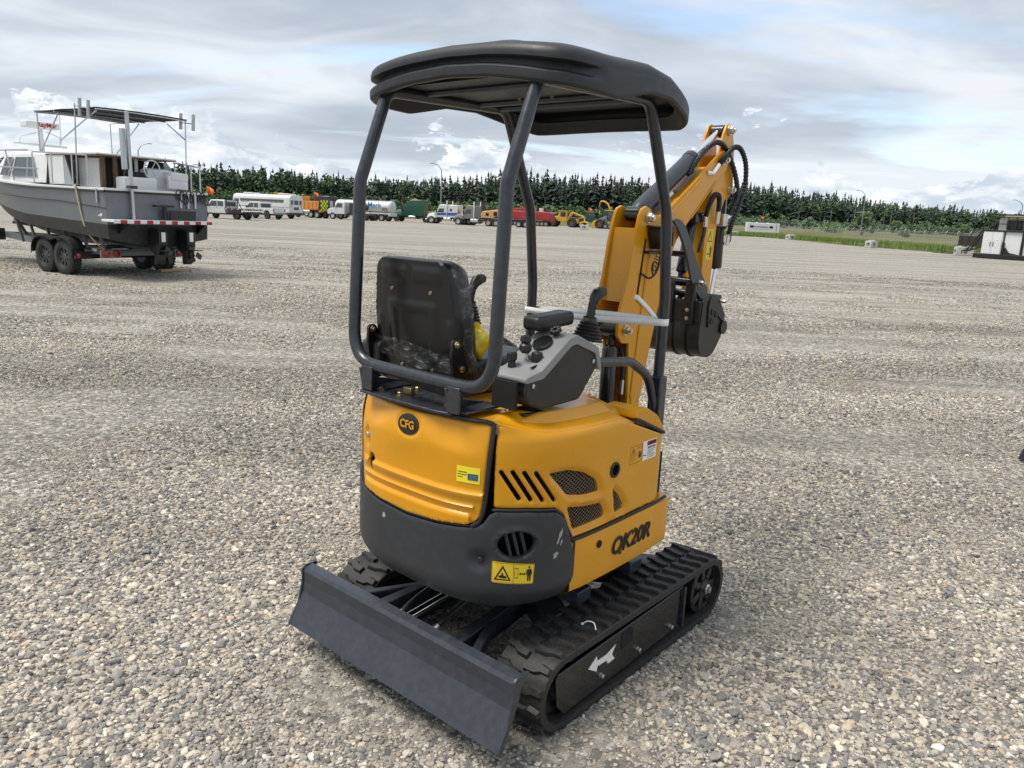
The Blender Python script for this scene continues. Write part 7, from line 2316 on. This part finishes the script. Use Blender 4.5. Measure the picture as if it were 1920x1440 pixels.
for x in (-0.5, 0.5):
    for y in (1.05, -1.05):
        wheel(P, x, y, 0.36, 0.24)

# ------------------------------------------------------------------ equipment skid at the right edge
p0, p1 = pix_ground(1826, 483), pix_ground(1920, 489)
ax = (p1 - p0).normalized(); rz = math.atan2(ax.y, ax.x)
P = thing('equipment_skid', 'white equipment enclosure on a black skid with railed platform at the right edge', 'container', p0, rz)
SKL = 9.0
slab(P, 'skid_base', 'skid_black', (SKL / 2 + 0.05, 1.5, 0.20), (SKL + 0.4, 3.0, 0.36), 0.03)
cab_ = slab(P, 'cabinet', 'white_panel', (1.15, 1.2, 1.30), (1.50, 2.2, 1.85), 0.03)
for k, x in enumerate((0.78, 1.50)):
    d_ = slab(cab_, 'cabinet_door', 'white_panel', (x, 0.085, 1.30), (0.68, 0.04, 1.80), 0.01)
    MB().prism([(x, 1.30), (x + 0.13, 1.50), (x, 1.70), (x - 0.13, 1.50)], 0.058, 0.064, 'xz').obj('hazard_diamond', 'decal_white', d_)
    MB().prism([(x, 1.46), (x + 0.05, 1.50), (x, 1.54), (x - 0.05, 1.50)], 0.052, 0.0585, 'xz').obj('diamond_mark', 'decal_black', d_)
    slab(d_, 'door_handle', 'skid_black', (x - 0.25 * (1 if k else -1), 0.05, 1.2), (0.05, 0.03, 0.35), 0.0)
slab(P, 'inner_panel', 'white_panel', (2.65, 1.3, 1.30), (1.2, 2.2, 1.85), 0.02)
en = slab(P, 'enclosure', 'white_panel', (6.4, 1.5, 1.85), (6.0, 2.7, 2.95), 0.03)
for x in (3.4, 4.55, 6.6, 8.6):
    slab(en, 'frame_upright', 'skid_black', (x, 0.10, 1.85), (0.16, 0.16, 3.1), 0.0)
slab(en, 'mid_rail', 'panel_grey', (6.4, 0.13, 1.75), (6.0, 0.04, 0.05), 0.0)
slab(en, 'roof_band', 'cream_band', (5.6, 1.5, 3.45), (7.6, 2.8, 0.26), 0.03)
slab(en, 'roof_cap', 'skid_black', (5.2, 1.5, 3.62), (9.0, 2.9, 0.08), 0.0)
slab(en, 'upper_panel', 'white_panel', (2.4, 1.6, 2.85), (2.2, 2.0, 1.0), 0.0)
slab(en, 'exhaust_box', 'skid_black', (2.5, 0.5, 2.80), (1.1, 0.5, 0.75), 0.03)
slab(P, 'platform', 'skid_black', (1.85, 1.3, 2.28), (3.1, 2.5, 0.12), 0.0)
rb_ = MB()
for x in (0.35, 0.9, 1.4, 2.1, 2.7, 3.3):
    rb_.beam((x, 0.08, 2.28), (x, 0.08, 3.42), 0.06, 0.06)
for z in (2.85, 3.42):
    rb_.beam((0.35, 0.08, z), (3.4, 0.08, z), 0.06, 0.06).beam((0.35, 0.08, z), (0.35, 2.5, z), 0.06, 0.06)
for y in (1.2, 2.4):
    rb_.beam((0.35, y, 2.28), (0.35, y, 3.42), 0.06, 0.06)
rb_.obj('railing', 'skid_black', P)
ld = MB().beam((0.30, 0.2, 2.3), (-0.75, 0.2, 0.55), 0.06, 0.14).beam((0.30, 0.9, 2.3), (-0.75, 0.9, 0.55), 0.06, 0.14).beam((-0.75, 0.2, 0.55), (-0.75, 0.2, 1.55), 0.05, 0.05).beam((-0.75, 0.2, 1.55), (0.35, 0.2, 3.3), 0.05, 0.05).beam((-0.75, 0.2, 0.5), (0.3, 0.2, 0.9), 0.12, 0.12)
for k in range(6):
    ld.beam((0.2 - 0.17 * k, 0.2, 2.1 - 0.28 * k), (0.2 - 0.17 * k, 0.9, 2.1 - 0.28 * k), 0.16, 0.03)
ld.obj('stair', 'skid_black', P)
slab(P, 'tool_locker', 'skid_black', (2.02, 0.1, 0.85), (0.16, 0.2, 1.0), 0.0)
MB().prism([(2.0, 0.38), (3.2, 0.38), (3.2, 0.42), (2.5, 0.55), (2.2, 0.95), (2.0, 0.95)], 0.05, 0.2, 'xz').obj('toe_plate', 'skid_black', P)

# foot of some machine that stands just outside the frame
p = pix_ground(1926, 864)
P = thing('steel_stand', 'black steel stand foot just showing at the right edge', 'stand', (p.x, p.y, 0), 0)
MB().prism([(-0.045, 0.0), (0.30, 0.0), (0.30, 0.03), (0.06, 0.15), (0.055, 0.75), (-0.005, 0.75), (0.0, 0.12)], -0.05, 0.05, 'xz').obj('foot', 'skid_black', P, bevel=0.004)
MB().beam((0.02, 0, 0.70), (1.1, 0, 0.70), 0.09, 0.09).obj('beam', 'skid_black', P, bevel=0.004)
MB().prism([(1.04, 0.0), (1.40, 0.0), (1.40, 0.03), (1.16, 0.15), (1.155, 0.75), (1.095, 0.75), (1.09, 0.12)], -0.05, 0.05, 'xz').obj('foot', 'skid_black', P, bevel=0.004)

# ------------------------------------------------------------------ fences and things behind them
fence('near chain-link fence with angled barbed-wire arms beyond the puddles', (92.0, 128.0), (78.0, 250.0), 34, 2.4, 0.4)
fence('far chain-link fence running along the foot of the wooded slope', (52.0, 285.0), (330.0, 315.0), 56, 2.6, 0.35, (float(bank_height(52.0, 285.0)), float(bank_height(330.0, 315.0))))
loc, rz = place(1840, 455, 2, 150)
P = thing('scrap_bin', 'dark brown steel bin behind the near fence', 'bin', loc, rz)
slab(P, 'bin_body', 'rust_brown', (0, 0, 0.95), (6.5, 2.2, 1.9), 0.02)
for k in range(6):
    slab(P, 'bin_rib', 'rust_brown', (-2.7 + 1.1 * k, 1.12, 0.95), (0.12, 0.12, 1.8), 0.0)
loc, rz = place(1495, 425, 0, 300)
P = thing('shelter_tent', 'small white tent roof below the trees', 'tent', (loc[0], loc[1], float(bank_height(loc[0], loc[1])) - 0.2), rz)
MB().add([(-3.5, -2.5, 1.8), (3.5, -2.5, 1.8), (3.5, 2.5, 1.8), (-3.5, 2.5, 1.8), (-1.2, 0, 3.2), (1.2, 0, 3.2)], [(0, 1, 5, 4), (1, 2, 5), (2, 3, 4, 5), (3, 0, 4)]).obj('tent_roof', 'tent_white', P)
for sx in (-3.3, 3.3):
    for sy in (-2.3, 2.3):
        MB().cyl((sx, sy, 0), (sx, sy, 1.9), 0.06, 6).obj('tent_pole', 'fence_steel', P)


def lamp_post(u, vb, vt, d, side, label):
    d0 = CF + CR * ((u - 960) / FPX) - CU * ((vb - 720) / FPX)
    k = d / math.hypot(d0.x, d0.y); x, y = d0.x * k, d0.y * k
    d1 = CF + CR * ((u - 960) / FPX) - CU * ((vt - 720) / FPX)
    h = CAM_H + d1.z * (d / math.hypot(d1.x, d1.y))
    vw = Vector((x, y, 0)).normalized(); rt = Vector((vw.y, -vw.x, 0)) * side
    z0 = max(0.0, float(bank_height(x, y)) if y > 176 else 0.0)
    t = thing('lamp_post', label, 'street lamp', (x, y, z0), 0, 'street lamps beyond the yard')
    b = Vector((0, 0, 0)); H = h - z0
    pts = [b, Vector((0, 0, H * 0.80)), rt * 0.12 + Vector((0, 0, H * 0.90)), rt * 0.7 + Vector((0, 0, H * 0.97)), rt * 1.6 + Vector((0, 0, H))]
    sp = spline(pts, 5); MB().tube(sp, list(np.linspace(0.11, 0.05, len(sp))), 7).obj('pole', 'pole_steel', t)
    MB().beam(rt * 1.5 + Vector((0, 0, H)), rt * 2.2 + Vector((0, 0, H - 0.04)), 0.26, 0.12).obj('lamp_head', 'pole_steel', t, bevel=0.02)


lamp_post(826, 402, 307, 150, -1, 'tall grey lamp post behind the blue-striped tractor')
lamp_post(264, 380, 268, 150, 1, 'grey lamp post rising behind the grey boat')
lamp_post(1614, 430, 357, 215, -1, 'grey lamp post behind the round willow bush')
lamp_post(1908, 440, 375, 205, -1, 'grey lamp post above the white equipment skid')
lamp_post(1034, 410, 384, 240, -1, 'short far lamp post behind the yellow skidder')

# utility pole by the boat
p = place(377, 385, 0, 170)[0]
P = thing('utility_pole', 'thin wooden utility pole behind the grey boat stern', 'pole', (p[0], p[1], 0))
MB().cyl((0, 0, 0), (0, 0, 9.0), 0.12, 8).obj('pole', 'bark', P); MB().beam((-1.3, 0, 8.7), (1.3, 0, 8.7), 0.1, 0.12).obj('cross_arm', 'bark', P)

# ------------------------------------------------------------------ forest: one far mass of spruce and birch
def spruce(mb, x, y, z, h, w):
    n = int(8 + h * 0.5); mb.cur = random.choice((0, 0, 1))
    lx0, ly0 = random.uniform(-.03, .03), random.uniform(-.03, .03)
    full = random.uniform(0.55, 1.0); skew = random.uniform(0, 6.28)
    V = []; F = []
    for i in range(n):
        t = i / n
        zc = z + h * (0.06 + 0.94 * t + random.uniform(-.02, .02)); rr_ = w * (1 - t) ** full * random.uniform(0.6, 1.2) + 0.22
        k = 7 if t < 0.7 else 5
        a0 = random.uniform(0, 6.28)
        for j in range(k):
            a = a0 + 2 * math.pi * j / k + random.uniform(-.5, .5)
            r2 = rr_ * random.uniform(0.45, 1.15) * (1 + 0.25 * math.cos(a - skew))
            dx, dy = math.cos(a), math.sin(a); px, py = -dy, dx
            wd = r2 * random.uniform(0.28, 0.55); dr = random.uniform(0.15, 0.6)
            o = len(V); cx, cy = x + lx0 * (zc - z), y + ly0 * (zc - z)
            V += [(cx, cy, zc + h * 0.05), (cx + dx * r2 * .6 + px * wd, cy + dy * r2 * .6 + py * wd, zc - r2 * dr * 0.3), (cx + dx * r2, cy + dy * r2, zc - r2 * dr), (cx + dx * r2 * .6 - px * wd, cy + dy * r2 * .6 - py * wd, zc - r2 * dr * 0.3)]
            F += [(o, o + 1, o + 2), (o, o + 2, o + 3)]
    tip = z + h * random.uniform(1.0, 1.06); cx, cy = x + lx0 * h, y + ly0 * h
    V += [(cx - 0.3, cy, z + h * 0.90), (cx + 0.3, cy, z + h * 0.90), (cx, cy, tip)]
    F += [(len(V) - 3, len(V) - 2, len(V) - 1)]
    mb.add(V, F)


def leafy(mb, x, y, z, h, w, mats, n=90, base=0.2, s0=0.45):
    V = []; F = []
    lobes = [(random.uniform(-.45, .45) * w, random.uniform(-.45, .45) * w, random.uniform(base + 0.12, 0.88) * h, random.uniform(0.35, 0.65)) for _ in range(6)]
    for i in range(n):
        lx, ly, lz, lr = random.choice(lobes)
        while True:
            a, b, c = random.uniform(-1, 1), random.uniform(-1, 1), random.uniform(-1, 1)
            if a * a + b * b + c * c < 1:
                break
        px, py, pz = x + lx + a * w * lr, y + ly + b * w * lr, z + max(base * h * 0.6, lz + c * h * 0.24)
        s = s0 * random.uniform(0.6, 1.5)
        u = Vector((random.gauss(0, 1), random.gauss(0, 1), random.gauss(0, 1))).normalized(); v = u.orthogonal().normalized()
        q = Vector((px, py, pz)); o = len(V)
        V += [q + u * s, q + v * s * .8, q - u * s, q - v * s * .8]; F.append((o, o + 1, o + 2, o + 3))
    mb.cur = random.choice(mats); mb.add(V, F)


fr_ = MB(); random.seed(21)
FM = ['leaf_dark', 'leaf_spruce', 'leaf_mid', 'leaf_birch', 'bark_birch', 'leaf_shrub']
for k in range(2900):
    az = random.uniform(-0.72, 0.74)
    row = random.random() ** 1.3
    d = 318 + 95 * row + 60 * max(0, az - 0.25)
    x, y = d * math.tan(az), d
    if y < 300:
        continue
    z = float(bank_height(x, y)) - 0.3
    pxl = 960 + FPX * math.tan(az)
    hs = float(np.interp(pxl, [0, 400, 560, 700, 800, 960, 1150, 1300, 1400, 1500, 1650, 1800, 1950], [13.5, 14.0, 13.2, 11.6, 12.4, 16.0, 15.0, 15.5, 15.5, 13.2, 10.8, 9.6, 9.2]))
    conif = float(np.interp(pxl, [0, 500, 700, 850, 1350, 1600, 1950], [0.30, 0.40, 0.60, 0.92, 0.92, 0.62, 0.55]))
    h = hs * random.choice((random.uniform(0.62, 0.95), random.uniform(0.85, 1.12))) * (1 + 0.12 * row)
    if random.random() < conif:
        spruce(fr_, x, y, z, h * random.choice((1.0, 1.0, 1.08)), h * random.uniform(0.16, 0.27))
    else:
        leafy(fr_, x, y, z, h * 0.92, h * 0.24, [2, 2, 3, 1], 130, 0.12, 0.62)
for k in range(900):                       # young growth along the forest edge
    az = random.uniform(-0.7, 0.62); d = random.uniform(290, 318) if random.random() < 0.75 else random.uniform(240, 290)
    x, y = d * math.tan(az), d
    if d < 290 and az > 0.18:
        continue
    leafy(fr_, x, y, float(bank_height(x, y)) - 0.2, random.uniform(2.0, 5.0), random.uniform(1.2, 2.4), [5, 3, 3, 2], 45, 0.05, 0.45)
for k in range(26):                        # bare pale trunks inside the edge
    az = random.uniform(-0.1, 0.6); d = random.uniform(316, 322); x = d * math.tan(az)
    z = float(bank_height(x, d)); fr_.cur = 4
    fr_.tube([(x, d, z), (x + random.uniform(-.4, .4), d, z + random.uniform(5, 9))], 0.13, 4)
fo = fr_.obj('forest', FM, smooth=0)
tag(fo, 'far belt of dark spruce and birch forest along the horizon', 'forest', kind='stuff')


def bush(u, v, d, h, w, mats, label, n=420):
    loc, _ = place(u, v, 0, d); z = float(bank_height(loc[0], loc[1])) - 0.1
    t = thing('bush', label, 'bush', (loc[0], loc[1], z))
    m = MB(); leafy(m, 0, 0, 0, h, w, [0], n, 0.08, 0.36); m.obj('crown', mats, t, smooth=0)
    tr = MB()
    for k in range(5):
        a = 2 * math.pi * k / 5; tr.tube([(0, 0, 0), (math.cos(a) * w * .25, math.sin(a) * w * .25, h * .35), (math.cos(a) * w * .5, math.sin(a) * w * .5, h * .7)], [0.1, 0.07, 0.03], 5)
    tr.obj('trunk', 'bark', t)


bush(1616, 436, 245, 6.2, 4.6, ['leaf_willow'], 'round silvery willow bush standing before the dark forest', 700)
bush(1560, 434, 262, 3.0, 4.5, ['leaf_shrub'], 'low spreading shrub left of the silvery willow bush', 320)
bush(1694, 440, 262, 3.2, 2.6, ['leaf_willow'], 'small round shrub right of the silvery willow bush', 260)
bush(1173, 420, 250, 5.6, 3.2, ['leaf_birch'], 'rounded green bush behind the yellow log loader', 420)
